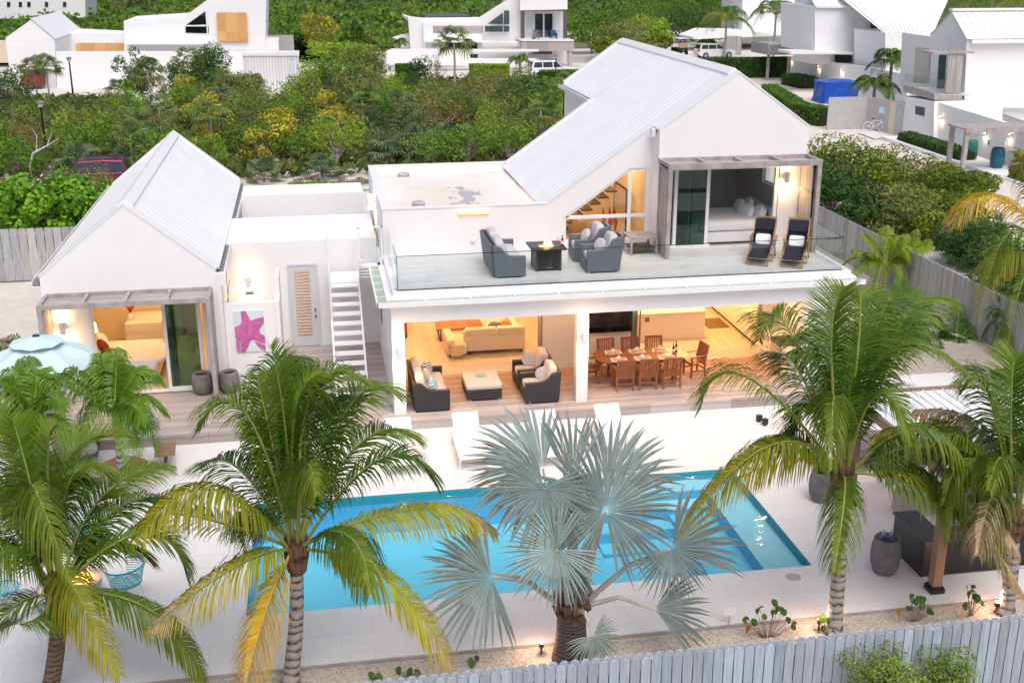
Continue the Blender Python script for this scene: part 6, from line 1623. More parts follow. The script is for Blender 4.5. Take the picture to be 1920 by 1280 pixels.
b = MB(); b.box(ev.x + .1, ev.x + 22, ev.y - .5, ev.y - .25, ev.z - .25, ev.z); P_(b, 'gutter', 'white_paint', D_)
# balcony of D
yb = OX(1716, 140, xg - 3).y
b = MB(); poly_x(b, [(1694, 160), (1752, 176), (1752, 188), (1694, 172)], xw - 0.02, 0.3); poly_y(b, [(1752, 178), (1804, 178), (1804, 188), (1752, 188)], OX(1752, 180, xw).y, 0.2); P_(b, 'balcony_edge', 'beam_wood', D_)
z_ = OX(1752, 178, xw).z; yA, yB_ = OX(1752, 178, xw).y, OX(1694, 160, xw).y
b = MB(); b.box(xw, xg, yA, yB_, z_ - .1, z_); P_(b, 'balcony_floor', 'terrace_tile', D_)
b = MB(); b.box(xw + .02, xw + .04, yA, yB_, z_, z_ + 1.0); b.box(xw + .05, xw + 2.2, yA + .02, yA + .04, z_, z_ + 1.0); P_(b, 'glass_railing', 'clear_glass', D_)
b = MB(); poly_x(b, [(1717, 88), (1744, 91), (1740, 158), (1712, 155)], xg - 2.2, 0.1); poly_y(b, [(1779, 93), (1808, 95), (1800, 176), (1773, 174)], yA + .3, 0.1); P_(b, 'louvre_screen', 'grey_wood_v', D_)
b = MB(); poly_y(b, [(1762, 103), (1775, 103), (1771, 166), (1757, 166)], yA + 3.0, 0.1); P_(b, 'window', 'far_glass', D_)
b = MB(); b.box(xg - 3, xg, yA + .2, yB_ - 2.5, OX(1744, 88, xg).z, OX(1744, 88, xg).z + .12); P_(b, 'canopy_beam', 'beam_wood', D_)
b = MB(); poly_x(b, [(1716, 199), (1733, 202), (1732, 218), (1716, 214)], xw - 0.05, 0.04); poly_y(b, [(1812, 203), (1858, 202), (1856, 228), (1811, 222)], OX(1752, 195, xw).y + 2.9, 0.1); build_each(b, 'window', M['far_glass'], D_)
# timber porch of D
c1, c2 = G(1777, 318, GZ), G(1803, 328, GZ)
zt = OX(1787, 236, c1.x).z
b = MB()
for c in (c1, c2): b.box(c.x - .12, c.x + .12, c.y - .12, c.y + .12, GZ, zt)
b.box(c2.x - .15, xw + .3, c2.y - .15, c1.y + .15, zt, zt + .1)
b.box(c2.x - .15, xw + .3, c2.y - .2, c2.y - .15, zt - .15, zt + .12)
P_(b, 'timber_porch', 'beam_wood', D_)
b = MB(); poly_x(b, [(1640, 262), (1655, 256), (1990, 370), (1990, 400), (1900, 372), (1655, 275)], 37.0, 2.3); P_(b, 'planter_kerb', 'white_wall', D_)
# louvred front door and house number
b = MB(); poly_x(b, [(1862, 260), (1886, 266), (1880, 300), (1860, 294)], xw + 0.2, 0.08); P_(b, 'door', 'clapboard', D_)
fc = bpy.data.curves.new('house_number', 'FONT'); fc.body = '2'; fc.size = 0.42; fc.extrude = 0.02; fc.align_x = 'CENTER'
fc.materials.append(M['black_metal']); f_ = bpy.data.objects.new('tmp', fc); fo = bpy.data.objects.new('house_number', bpy.data.meshes.new_from_object(f_)); bpy.data.objects.remove(f_); COL.objects.link(fo)
pn = OX(1853, 271, xw + 0.28); fo.location = (xw + 0.26, pn.y, pn.z); fo.rotation_euler = (R(90), 0, R(-90)); fo.parent = D_
def farlamp(label, px, py, x, up=True):
    p = OX(px, py, x); t = thing('wall_lamp', label, 'wall lamp', (x - .1, p.y, p.z), R(-90), 'small lit lamps on the neighbouring walls')
    b = MB(); b.tube([(0, -0.05, -.12), (0, -0.05, .12)], 0.07, 10); b.build('housing', M['white_paint'], t)
    b = MB(); b.lathe([(0, -.125), (0.065, -.125)], (0, -0.05, 0), 10); b.lathe([(0, .125), (0.05, .125)], (0, -0.05, 0), 10); b.build('lens', M['lamp_hot'], t)
    point((0, -0.15, -0.25), 5, (1, 0.7, 0.45), 0.05, t)
for lb, px, py, x in (('small lit lamp on the white wall left of the timber porch', 1767, 222, xw + .3), ('small lit lamp under the timber porch by the house number', 1850, 253, xw + .3), ('small lit lamp on the white wall right of the timber porch', 1896, 256, xw + .3), ('small lit lamp on the garden wall nearest the timber balcony posts', 1485, 113, 46.6), ('small lit lamp on the garden wall right of the slot window', 1537, 127, 46.6), ('small lit lamp on the garden wall just above the blue tarpaulin', 1580, 133, 46.6)):
    farlamp(lb, px, py, x)
c = OX(1827, 311, 38.5)
pot('clay_planter', 'tall green glazed planter right of the timber porch posts', 'planter', 38.3, G(1825, 305, GZ).y + 0.5, GZ, 0.42, 1.3, M['pot_green'], 'glazed planters by the timber porch')
pot('clay_planter', 'tall dark teal glazed planter beyond the house number', 'planter', 38.3, G(1880, 320, GZ).y + 0.4, GZ, 0.42, 1.3, M['pot_teal'], 'glazed planters by the timber porch')
# fence and gate between C and D
t = thing('board_fence', 'weathered board fence with a door beside the right hand white villa', 'fence')
b = MB(); p0, p1 = G(1550, 243, GZ), G(1620, 240, GZ); p2 = G(1684, 252, GZ)
b.prism([(p0.x, GZ), (p1.x, GZ), (p1.x, GZ + 2.3), (p0.x, GZ + 2.3)], 1, p0.y, p0.y + .1); P_(b, 'pickets', 'fence_wood', t)
b = MB(); b.bar((p1.x, p0.y, GZ + 1.15), (xw - .05, 47.0, GZ + 1.15), 0.1, 2.3); P_(b, 'pickets', 'fence_wood', t)
b = MB(); f0, f1 = 0.62, 0.78; A0, A1 = Vector((p1.x, p0.y, 0)), Vector((xw - .05, 47.0, 0)); b.bar(A0.lerp(A1, f0) + Vector((-.03, -.08, GZ + 1.1)), A0.lerp(A1, f1) + Vector((-.03, -.08, GZ + 1.1)), 0.06, 2.2); P_(b, 'gate', 'beige_wall', t)
b = MB(); pp = A0.lerp(A1, 0.45) + Vector((-.1, -.12, GZ + 1.5)); b.box(pp.x - .3, pp.x + .3, pp.y - .02, pp.y + .02, pp.z - .2, pp.z + .25); P_(b, 'notice', 'blue_pale', t)
# bicycle leaning on that fence
def bicycle():
    t = thing('bicycle', 'white bicycle leaning on the board fence by the right hand villa', 'bicycle', tuple(A0.lerp(A1, 0.3) + Vector((-.35, -.5, GZ))), R(-28))
    for x, nm in ((-0.5, 'wheel'), (0.5, 'wheel')):
        b = MB(); ring = [(x + 0.33 * math.cos(a * math.pi / 8), 0, 0.34 + 0.33 * math.sin(a * math.pi / 8)) for a in range(17)]; b.tube(ring, 0.022, 5, cap=False)
        for a in range(4): b.bar((x - 0.33 * math.cos(a * math.pi / 4), 0, 0.34 - 0.33 * math.sin(a * math.pi / 4)), (x + 0.33 * math.cos(a * math.pi / 4), 0, 0.34 + 0.33 * math.sin(a * math.pi / 4)), 0.008, 0.008)
        b.build('wheel', M['white_paint'], t)
    b = MB()
    for p, q in (((-0.5, 0, .34), (-0.05, 0, .32)), ((-0.05, 0, .32), (-0.18, 0, .85)), ((-0.18, 0, .8), (0.36, 0, .78)), ((-0.05, 0, .32), (0.38, 0, .7)), ((-0.5, 0, .34), (-0.17, 0, .78)), ((0.5, 0, .34), (0.34, 0, .95))): b.tube([p, q], 0.018, 6)
    b.build('frame', M['white_paint'], t)
    b = MB(); b.tube([(0.34, -.25, .98), (0.32, 0, .95), (0.34, .25, .98)], 0.015, 6); b.build('handlebar', M['black_metal'], t)
    b = MB(); b.pad((-0.2, 0, .9), (0.24, 0.14, 0.06), n=6); b.build('saddle', M['black_metal'], t)
bicycle()
def tarp():
    p = [G(x, y, GZ) for x, y in ((1545, 195), (1600, 190))]
    t = thing('tarpaulin', 'bright blue tarpaulin draped over a box shaped load beside the fence', 'tarpaulin', (p[0].x + 1.6, p[0].y + 1.4, GZ))
    b = MB(); n = 24; vs = []; fs = []; r2 = random.Random(4)
    for j, (s, z) in enumerate(((1.06, 0.0), (1.02, 0.5), (1.0, 1.2), (0.97, 1.75), (0.5, 1.86), (0.0, 1.88))):
        for k in range(n):
            a = 2 * math.pi * k / n; c, s_ = math.cos(a), math.sin(a); q = max(abs(c), abs(s_)) ** -1
            w = 1 + r2.uniform(-.05, .05) * (z < 1.8); vs.append((1.6 * c * min(q, 1.3) * s * w, 1.3 * s_ * min(q, 1.3) * s * w, z + r2.uniform(-.03, .03)))
    for j in range(5):
        for k in range(n): fs.append((j * n + k, j * n + (k + 1) % n, (j + 1) * n + (k + 1) % n, (j + 1) * n + k))
    b.add(vs, fs); b.build('sheet', M['tarp_blue'], t)
tarp()
# ---- cars
def car(label, cat, loc, rz, paint, L_=4.8, Wd=1.95, H=1.75, suv=True, group=None, name='parked_car'):
    t = thing(name, label, cat, loc, rz, group); hw = Wd / 2
    def sect(prof, w0, w1):   # (x, z, half width)
        b = MB(); n = len(prof); b.add([(x, -w, z) for x, z, w in prof] + [(x, w, z) for x, z, w in prof], [tuple(range(n)), tuple(range(2 * n - 1, n - 1, -1))] + [(i, (i + 1) % n, n + (i + 1) % n, n + i) for i in range(n)]); return b
    l = L_ / 2
    body = [(-l, 0.45, hw * .95), (-l, 0.95, hw), (-l + .1, 1.08, hw * .98), (l * 0.35, 1.10, hw * .98), (l * .9, 0.98, hw * .93), (l, 0.75, hw * .9), (l, 0.42, hw * .9), (l * .8, 0.28, hw), (-l * .85, 0.28, hw)]
    b = sect(body, 0, 0); b.build('body', paint, t, bevel=0.05)
    cab = [(-l + .12, 1.05, hw * .96), (-l + .38, H - .08, hw * .80), (-l * .4, H, hw * .78), (l * .12, H - .06, hw * .78), (l * .42, 1.06, hw * .93)]
    b = sect(cab, 0, 0); b.build('roof', paint, t, bevel=0.05)
    b = MB()
    for s in (-1, 1):
        y0 = lambda z: s * (hw * .96 - (z - 1.05) / (H - 1.05) * hw * .17 + 0.012)
        for (xa, xb, xc, xd) in ((-l + .32, -l * .50, -l * .50, -l + .48), (-l * .46, -l * .06, -l * .06, -l * .46), (-l * .02, l * .34, l * .12, -l * .02)):
            za, zb = 1.12, H - .16
            b.add([(xa, y0(za), za), (xb, y0(za), za), (xc, y0(zb), zb), (xd, y0(zb), zb)], [(0, 1, 2, 3)])
    b.add([(l * .43 + .01, -hw * .84, 1.1), (l * .43 + .01, hw * .84, 1.1), (l * .15 + .02, hw * .7, H - .11), (l * .15 + .02, -hw * .7, H - .11)], [(0, 1, 2, 3)])
    b.add([(-l + .12, -hw * .82, 1.12), (-l + .12, hw * .82, 1.12), (-l + .34, hw * .7, H - .15), (-l + .34, -hw * .7, H - .15)], [(0, 3, 2, 1)])
    b.build('window', M['car_glass'], t)
    for x in (-l * .62, l * .64):
        for s in (-1, 1):
            b = MB(); b.tube([(x, s * (hw - .2), .36), (x, s * (hw + .015), .36)], .36, 20); w = b.build('wheel', M['tyre'], t)
            b = MB(); b.tube([(x, s * (hw + .016), .36), (x, s * (hw + .025), .36)], .21, 12); b.build('rim', M['chrome'], w)
    for s in (-1, 1):
        b = MB(); b.box(-l - .02, -l + .16, *sorted((s * hw * .72, s * (hw + .01))), .88, 1.06); b.build('tail_light', M['red_lens'], t)
        b = MB(); b.box(l - .2, l + .01, *sorted((s * hw * .6, s * hw * .92)), .68, .84); b.build('headlight', M['porcelain'], t)
        b = MB(); b.pad((l * .36, s * (hw + .1), 1.13), (.14, .2, .14), n=6); b.build('mirror', paint, t)
    b = MB(); b.box(-l * .6, l * .0, -hw * .66, -hw * .62, H - .01, H + .05); b.box(-l * .6, l * .0, hw * .62, hw * .66, H - .01, H + .05); b.build('roof_rail', M['dark_frame'], t)
    return t
c0, c1 = G(90, 372, GZ), G(1030, 150, GZ)
car('dark red car parked on the sandy track behind the cottage', 'car', (G(170, 352, GZ).x, 35.9, GZ), R(184), M['car_red'])
g_ = G(1003, 148, GZ)
car('white estate car with red tail lights parked before the far villa', 'car', (g_.x + 1.9, g_.y + 1.0, GZ), R(6), M['car_white'], 5.0, 2.0, 1.8)
g_ = G(1345, 110, GZ)
car('white car parked behind the tall hedge near the golf cart', 'car', (g_.x, g_.y + 1.2, GZ), R(4), M['car_white'], 4.8, 1.9, 1.75)
def golf_cart():
    g_ = G(1278, 104, GZ)
    t = thing('golf_cart', 'black golf cart with a white roof seen from behind on the far drive', 'golf cart', (g_.x, g_.y + 1, GZ), R(8))
    b = MB(); b.box(-.6, .6, -1.2, 1.2, .35, .85); b.build('body', M['car_black'], t, bevel=.05)
    b = MB(); b.box(-.55, .55, -1.0, -.8, .85, 1.4); b.box(-.55, .55, -.8, -.3, .85, 1.0); b.build('seat', M['tan_seat'], t, bevel=.04)
    b = MB(); b.pad((0, 0, 2.02), (1.35, 2.3, .12), e=.3, n=8); b.build('roof', M['car_white'], t)
    b = MB()
    for x in (-.55, .55):
        for y in (-1.0, .9): b.tube([(x, y, .8), (x, y, 2.0)], .025, 6)
    b.build('roof_post', M['black_metal'], t)
    for x in (-.6, .6):
        for y in (-.8, .85):
            b = MB(); b.tube([(x - .1, y, .28), (x + .1, y, .28)], .28, 14); b.build('wheel', M['tyre'], t)
    b = MB(); b.box(-.08, .08, -1.215, -1.201, .55, .66); b.build('number_plate', M['yellow_cush'], t)
golf_cart()
# ---- street lamps
def street_lamp(label, px, py_base, py_top):
    g_ = G(px, py_base, GZ); h = OY(px, py_top, g_.y).z - GZ
    t = thing('street_lamp', label, 'street lamp', (g_.x, g_.y, GZ), 0, 'black lamp posts with white lantern heads')
    b = MB(); b.tube([(0, 0, 0), (0, 0, h * .9)], [.09, .06], 8); b.build('post', M['black_metal'], t)
    b = MB(); b.tube([(0, 0, h * .9), (0, 0, h * .97)], [.14, .18], 8); b.build('lantern', M['white_paint'], t)
    b = MB(); b.lathe([(.26, h * .97), (.2, h * 1.0), (0.0, h * 1.02)], (0, 0, 0), 10); b.build('cap', M['pot_grey'], t)
street_lamp('black lamp post farthest left, in front of the boarded villa', 138, 186, 108)
street_lamp('black lamp post rising from the scrub above the dark red car', 88, 292, 190)
street_lamp('black lamp post in front of the white estate car', 1042, 158, 104)
# ---- drives, tracks
def flat(name, pts, m, dz, label=None):
    P2 = [G(px, py, GZ) for px, py in pts]; b = MB(); n = len(P2)
    b.add([(p.x, p.y, GZ + dz) for p in P2], [tuple(range(n))]); o = b.build(name, m, fix=False)
    if o.data.polygons[0].normal.z < 0: o.data.flip_normals()
    tag(o, kind='structure')
flat('sandy_track', [(-300, 430), (-300, 335), (240, 322), (700, 335), (1120, 330), (1120, 352), (700, 356), (300, 360), (100, 440)], M['sand'], 0.008)
flat('gravel_drive', [(1320, 120), (1440, 128), (1720, 235), (2100, 420), (2100, 520), (1700, 430), (1500, 270), (1300, 200)], M['drive_gravel'], -0.02)
flat('paved_step', [(1608, 250), (1640, 247), (1672, 258), (1640, 262)], M['patio_stone'], 0.05)
# ================================================================== plants
def leafmesh(name, quads, cols, mat, parent=None):
    """quads: (N,4,3) array, cols: (N,3) one colour per leaf face"""
    quads = np.asarray(quads, dtype=np.float32); N = len(quads)
    me = bpy.data.meshes.new(name)
    me.vertices.add(N * 4); me.vertices.foreach_set('co', quads.reshape(-1))
    me.loops.add(N * 4); me.loops.foreach_set('vertex_index', np.arange(N * 4, dtype=np.int32))
    me.polygons.add(N); me.polygons.foreach_set('loop_start', np.arange(0, N * 4, 4, dtype=np.int32))
    me.polygons.foreach_set('loop_total', np.full(N, 4, dtype=np.int32))
    me.materials.append(mat); me.update(calc_edges=True)
    a = me.attributes.new('leafcol', 'FLOAT_COLOR', 'FACE')
    c = np.ones((N, 4), dtype=np.float32); c[:, :3] = np.clip(np.asarray(cols), 0.003, 1); a.data.foreach_set('color', c.reshape(-1))
    o = bpy.data.objects.new(name, me); COL.objects.link(o)
    if parent: o.parent = parent
    return o
def nrm(v):
    v = np.asarray(v, dtype=float); return v / (np.linalg.norm(v, axis=-1, keepdims=True) + 1e-9)
rg = np.random.default_rng(11)

def crown_quads(rx, ry, rz, n, size, cols, blobs=9, seed=0, asp=0.45, flat=0.0, shell=0.55, up=0.4, var=0.22):
    """leaf clumps scattered through the volume of a crown made of uneven blobs"""
    g = np.random.default_rng(seed); blobs = int(blobs * 1.5)
    bc = g.normal(size=(blobs, 3)); bc = bc / np.linalg.norm(bc, axis=1, keepdims=True) * (g.uniform(0.35, 0.85, (blobs, 1)))
    bc[:, 2] = bc[:, 2] * (1 - flat * 0.6) + 0.15; br = g.uniform(0.20, 0.44, blobs)
    w = br ** 2; w /= w.sum(); bi = g.choice(blobs, n, p=w)
    d = nrm(g.normal(size=(n, 3))); r = g.uniform(shell, 1.0, (n, 1)) ** 0.6
    p = bc[bi] + d * r * br[bi][:, None] * np.array([1, 1, 1 - flat * 0.5])
    p = p * np.array([rx, ry, rz])
    nr = nrm(d + np.array([0, 0, up]) + g.normal(size=(n, 3)) * 0.55)
    t = nrm(np.cross(nr, g.normal(size=(n, 3)))); s = np.cross(nr, t)
    L = size * g.uniform(0.6, 1.35, (n, 1))
    q = np.stack([p - t * L * 0.5, p + s * L * asp * 0.5, p + t * L * 0.5, p - s * L * asp * 0.5], axis=1)
    cols = np.array(cols); ci = (g.integers(0, len(cols), blobs))[bi]
    mixi = g.random(n) < 0.25; ci[mixi] = g.integers(0, len(cols), mixi.sum())
    c = cols[ci] * g.uniform(1 - var, 1 + var, (n, 1))
    return q, c, (bc * np.array([rx, ry, rz]), br)
def limbs(b, base, tips, r0, seed=0, n=4):
    g = random.Random(seed)
    for t_ in tips:
        t_ = Vector(t_); m = Vector(base).lerp(t_, 0.5) + Vector((g.uniform(-.2, .2), g.uniform(-.2, .2), g.uniform(-.1, .3)))
        b.tube([base, m, t_], [r0, r0 * .6, r0 * .2], 5)

GREENS = {
 'green':  [(0.128, 0.264, 0.023), (0.090, 0.202, 0.020), (0.181, 0.312, 0.029)],
 'olive':  [(0.215, 0.253, 0.056), (0.158, 0.197, 0.044), (0.266, 0.278, 0.076)],
 'dark':   [(0.044, 0.116, 0.023), (0.067, 0.140, 0.029), (0.090, 0.171, 0.034)],
 'yellow': [(0.151, 0.215, 0.025), (0.215, 0.253, 0.025), (0.531, 0.468, 0.051)],
 'bright': [(0.150, 0.373, 0.018), (0.210, 0.435, 0.023), (0.120, 0.296, 0.018)],
 'brown':  [(0.255, 0.202, 0.068), (0.197, 0.202, 0.056), (0.331, 0.233, 0.068)],
 'lime':   [(0.255, 0.405, 0.023), (0.181, 0.327, 0.023), (0.331, 0.452, 0.034)],
}
def make_shrub(name, label, cat, kind, rx, ry, rz, n, size, seed, blobs=9, grp=None, trunk_h=0.5, flat=0.0, asp=0.45, zc=None):
    t = thing(name, label, cat, (0, 0, 0), 0, grp)
    q, c, (bc, br) = crown_quads(rx, ry, rz, n, size, GREENS[kind], blobs, seed, flat=flat, asp=asp)
    zc = zc if zc is not None else trunk_h + rz * 0.75
    q = q + np.array([0, 0, zc]); q[:, :, 2] = np.maximum(q[:, :, 2], 0.03)
    leafmesh('crown', q, c, M['leaf_matte'], t)
    b = MB(); b.tube([(0, 0, 0), (0.05, 0.03, trunk_h + rz * .3)], [0.06 + rx * 0.03, 0.03 + rx * .02], 6)
    limbs(b, (0.05, 0.03, trunk_h * .8), [(v[0] * .9, v[1] * .9, v[2] * .8 + zc) for v in bc], 0.02 + rx * 0.014, seed)
    b.build('trunk', M['twig'], t)
    return t
def fan_quads(hub, nrmv, dirv, Rr, nseg=24, span=300, cup=0.0, width=1.0, droop=0.15, col=(0.1, 0.16, 0.08), cvar=0.12, g=None, split=0.5, fold=0.045, col_in=None):
    """palmate blade: pleated segments joined in the inner part, free and tapering outside"""
    g = g or rg; hub = np.array(hub, float); n_ = nrm(np.array(nrmv, float)); d_ = np.array(dirv, float); d_ = nrm(d_ - n_ * np.dot(d_, n_)); s_ = np.cross(n_, d_)
    Q = []; C = []
    for k in range(nseg):
        a = math.radians(-span / 2 + span * (k + 0.5) / nseg + g.uniform(-1.5, 1.5)); da = math.radians(span / nseg) * 0.5 * width
        L = Rr * (0.80 + 0.20 * math.cos(a * 0.5)) * g.uniform(0.93, 1.05)
        def P(r, aa, h=0.0):
            v = d_ * math.cos(aa) + s_ * math.sin(aa)
            z = cup * (r / Rr) ** 2 * Rr
            dz = -droop * max(0.0, r / Rr - 0.35) ** 2 * Rr * 2.0
            return hub + v * r + n_ * (z + h) + np.array([0, 0, dz])
        rm = L * split; h = fold * Rr
        dr = g.uniform(-0.04, 0.04)
        c0 = P(0.02 * Rr, a); m0 = P(rm, a, h); l0 = P(rm, a - da); r0 = P(rm, a + da)
        r2 = L * (split + (1 - split) * 0.5); m1 = P(r2, a + dr, h * .6); l1 = P(r2, a + dr - da * 0.50); r1 = P(r2, a + dr + da * 0.50)
        tp = P(L, a + dr * 1.6, -0.02 * Rr)
        cc = np.array(col) * g.uniform(1 - cvar, 1 + cvar); ci = np.array(col_in if col_in is not None else col) * g.uniform(1 - cvar, 1 + cvar)
        Q += [[c0, l0, m0, c0], [c0, m0, r0, c0], [l0, l1, m1, m0], [m0, m1, r1, r0], [l1, tp, tp, m1], [m1, tp, tp, r1]]
        ct = cc if g.random() > .08 else np.array((.34, .27, .18)); C += [ci, ci * 0.94, cc, cc * 0.93, ct, ct * 0.93]
    # degenerate quads become thin kites: nudge the doubled corner
    Q = np.array(Q)
    for i in range(len(Q)):
        if np.allclose(Q[i][0], Q[i][3]): Q[i][3] = Q[i][0] * 0.98 + Q[i][2] * 0.02
        if np.allclose(Q[i][1], Q[i][2]): Q[i][2] = Q[i][1] * 0.98 + Q[i][3] * 0.02
    return Q, np.array(C)
def make_thatch(label, h, Rr, seed, col, grp, nl=16, name='thatch_palm', dead=0.2):
    t = thing(name, label, 'palm', (0, 0, 0), 0, grp); g = np.random.default_rng(seed)
    b = MB(); b.tube([(0, 0, 0), (0.05, 0, h * .5), (0.0, 0.05, h)], [0.09, 0.06, 0.05], 7); b.build('trunk', M['stone_light'] if h > 2 else M['palm_bark_brown'], t)
    Q = []; C = []
    for k in range(nl):
        el = math.radians(g.uniform(-35, 75)); az = 2 * math.pi * k * 0.381 + g.uniform(-.3, .3)
        d = np.array([math.cos(el) * math.cos(az), math.cos(el) * math.sin(az), math.sin(el)]); hub = np.array([0, 0, h]) + d * Rr * g.uniform(.55, .8)
        up = nrm(np.array([0, 0, 1.0]) - d * d[2] + np.array([0, 0, .2]) + g.normal(size=3) * .25)
        cc = np.array(col) * g.uniform(.75, 1.25)
        if el < -0.25 and g.random() < dead * 3: cc = np.array([.28, .19, .09])
        q, c = fan_quads(hub, up, d, Rr * .62, 13, 250, droop=0.5, width=0.9, col=cc, g=g, split=0.4); Q.append(q); C.append(c)
    leafmesh('crown', np.concatenate(Q), np.concatenate(C), M['leaf_matte'], t)
    return t

# ---- feather fronds
def frond_quads(p0, p1, p2, L=0.9, n=60, col=(0.09, 0.16, 0.025), tip=(0.2, 0.2, 0.03), droop=0.55, w=0.03, g=None, start=0.14, vee=0.35, ragged=0.1, dry=None, dry_from=2.0, gap=1.0, lift=0.0):
    """leaflets along a curved rachis through p0, p1 (middle) and p2 (tip); returns quads, colours, rachis points"""
    g = g or rg; p0, p1, p2 = (np.array(p, float) for p in (p0, p1, p2))
    c = 2 * p1 - (p0 + p2) / 2
    B = lambda t: (1 - t) ** 2 * p0 + 2 * t * (1 - t) * c + t * t * p2
    D = lambda t: nrm(2 * (1 - t) * (c - p0) + 2 * t * (p2 - c))
    ln = np.linalg.norm(p1 - p0) + np.linalg.norm(p2 - p1)
    pl = nrm(np.cross(p1 - p0, p2 - p1) + np.array([1e-4, 0, 0]))      # normal of the plane the rachis bends in = sideways
    Q = []; C = []
    Z = np.array([0, 0, -1.0])
    col = np.array(col); tip = np.array(tip)
    for i in range(n):
        t = start + (1 - start) * (i + 0.5) / n
        o = B(t); T_ = D(t)
        side = np.cross(T_, np.array([0, 0, 1.0])); sl = np.linalg.norm(side)
        side = nrm(side * min(1.0, sl * 2) + pl * (1.0 - min(1.0, sl * 2)) * (1 if np.dot(side, pl) >= 0 else -1)) if sl > 1e-3 else pl
        upv = nrm(np.cross(side, T_)); 
        if upv[2] < 0: upv = -upv
        env = math.sin(math.pi * min(1.0, 0.13 + 0.80 * (t - start) / (1 - start))) ** 0.65
        if t > 0.9: env *= 0.75
        for sgn in (-1, 1):
            if g.random() < ragged * 0.25: continue
            l = L * env * g.uniform(0.88, 1.08)
            fwd = 0.45 + 0.75 * t + g.uniform(-.08, .08)
            d0 = nrm(side * sgn + T_ * fwd + upv * (vee + lift + g.uniform(-.08, .08)) + g.normal(size=3) * .07)
            dr = droop * g.uniform(0.75, 1.3)
            d1 = nrm(d0 + Z * dr * 0.9); d2 = nrm(d0 + Z * dr * 2.2); d3 = nrm(d0 + Z * dr * 3.5)
            a = o; b1 = a + d0 * l * 0.22; b2 = b1 + d1 * l * 0.30; b3 = b2 + d2 * l * 0.28; b4 = b3 + d3 * l * 0.20
            wv = nrm(np.cross(d0, nrm(T_ + g.normal(size=3) * 0.12)) * 0.35 + T_ * 0.9)
            w0 = w * g.uniform(.85, 1.15)
            u = min(1, max(0, (t - 0.25) / 0.75)); base = col * (1 - u * 0.36) + tip * (u * 0.36)
            base = base * g.uniform(0.8, 1.22)
            if dry is not None and t + g.uniform(-.25, .25) > dry_from: base = np.array(dry) * g.uniform(.8, 1.2)
            tp = base * 0.75 + tip * 0.25
            Q += [[a - wv * w0 * .35, b1 - wv * w0 * .5, b1 + wv * w0 * .5, a + wv * w0 * .35],
                  [b1 - wv * w0 * .5, b2 - wv * w0 * .48, b2 + wv * w0 * .48, b1 + wv * w0 * .5],
                  [b2 - wv * w0 * .48, b3 - wv * w0 * .33, b3 + wv * w0 * .33, b2 + wv * w0 * .48],
                  [b3 - wv * w0 * .33, b4 - wv * w0 * .05, b4 + wv * w0 * .05, b3 + wv * w0 * .33]]
            C += [base, base, tp, tp]
    rach = [B(k / 12) for k in range(13)]
    return np.array(Q), np.array(C), rach
simple('rachis_green', (0.30, 0.32, 0.07), 0.5, 0.2, 4)
simple('rachis_yellow', (0.55, 0.38, 0.07), 0.5, 0.2, 4)
def add_frond(par, p0, p1, p2, rc='rachis_green', rr=0.022, **k):
    Q, C, ra = frond_quads(p0, p1, p2, **k)
    f = leafmesh('frond', Q, C, M['leaf'], par)
    b = MB(); n = len(ra); b.tube([tuple(v) for v in ra], [rr * (1.6 - 1.45 * i / (n - 1)) for i in range(n)], 5); b.build('rachis', M[rc], f)
    return f
GC, GT = (0.09, 0.185, 0.013), (0.24, 0.30, 0.02)     # leaf green and its tips
YC = (0.62, 0.44, 0.02); DRY = (0.52, 0.38, 0.24); OC = (0.19, 0.25, 0.015); DK = (0.04, 0.105, 0.012)

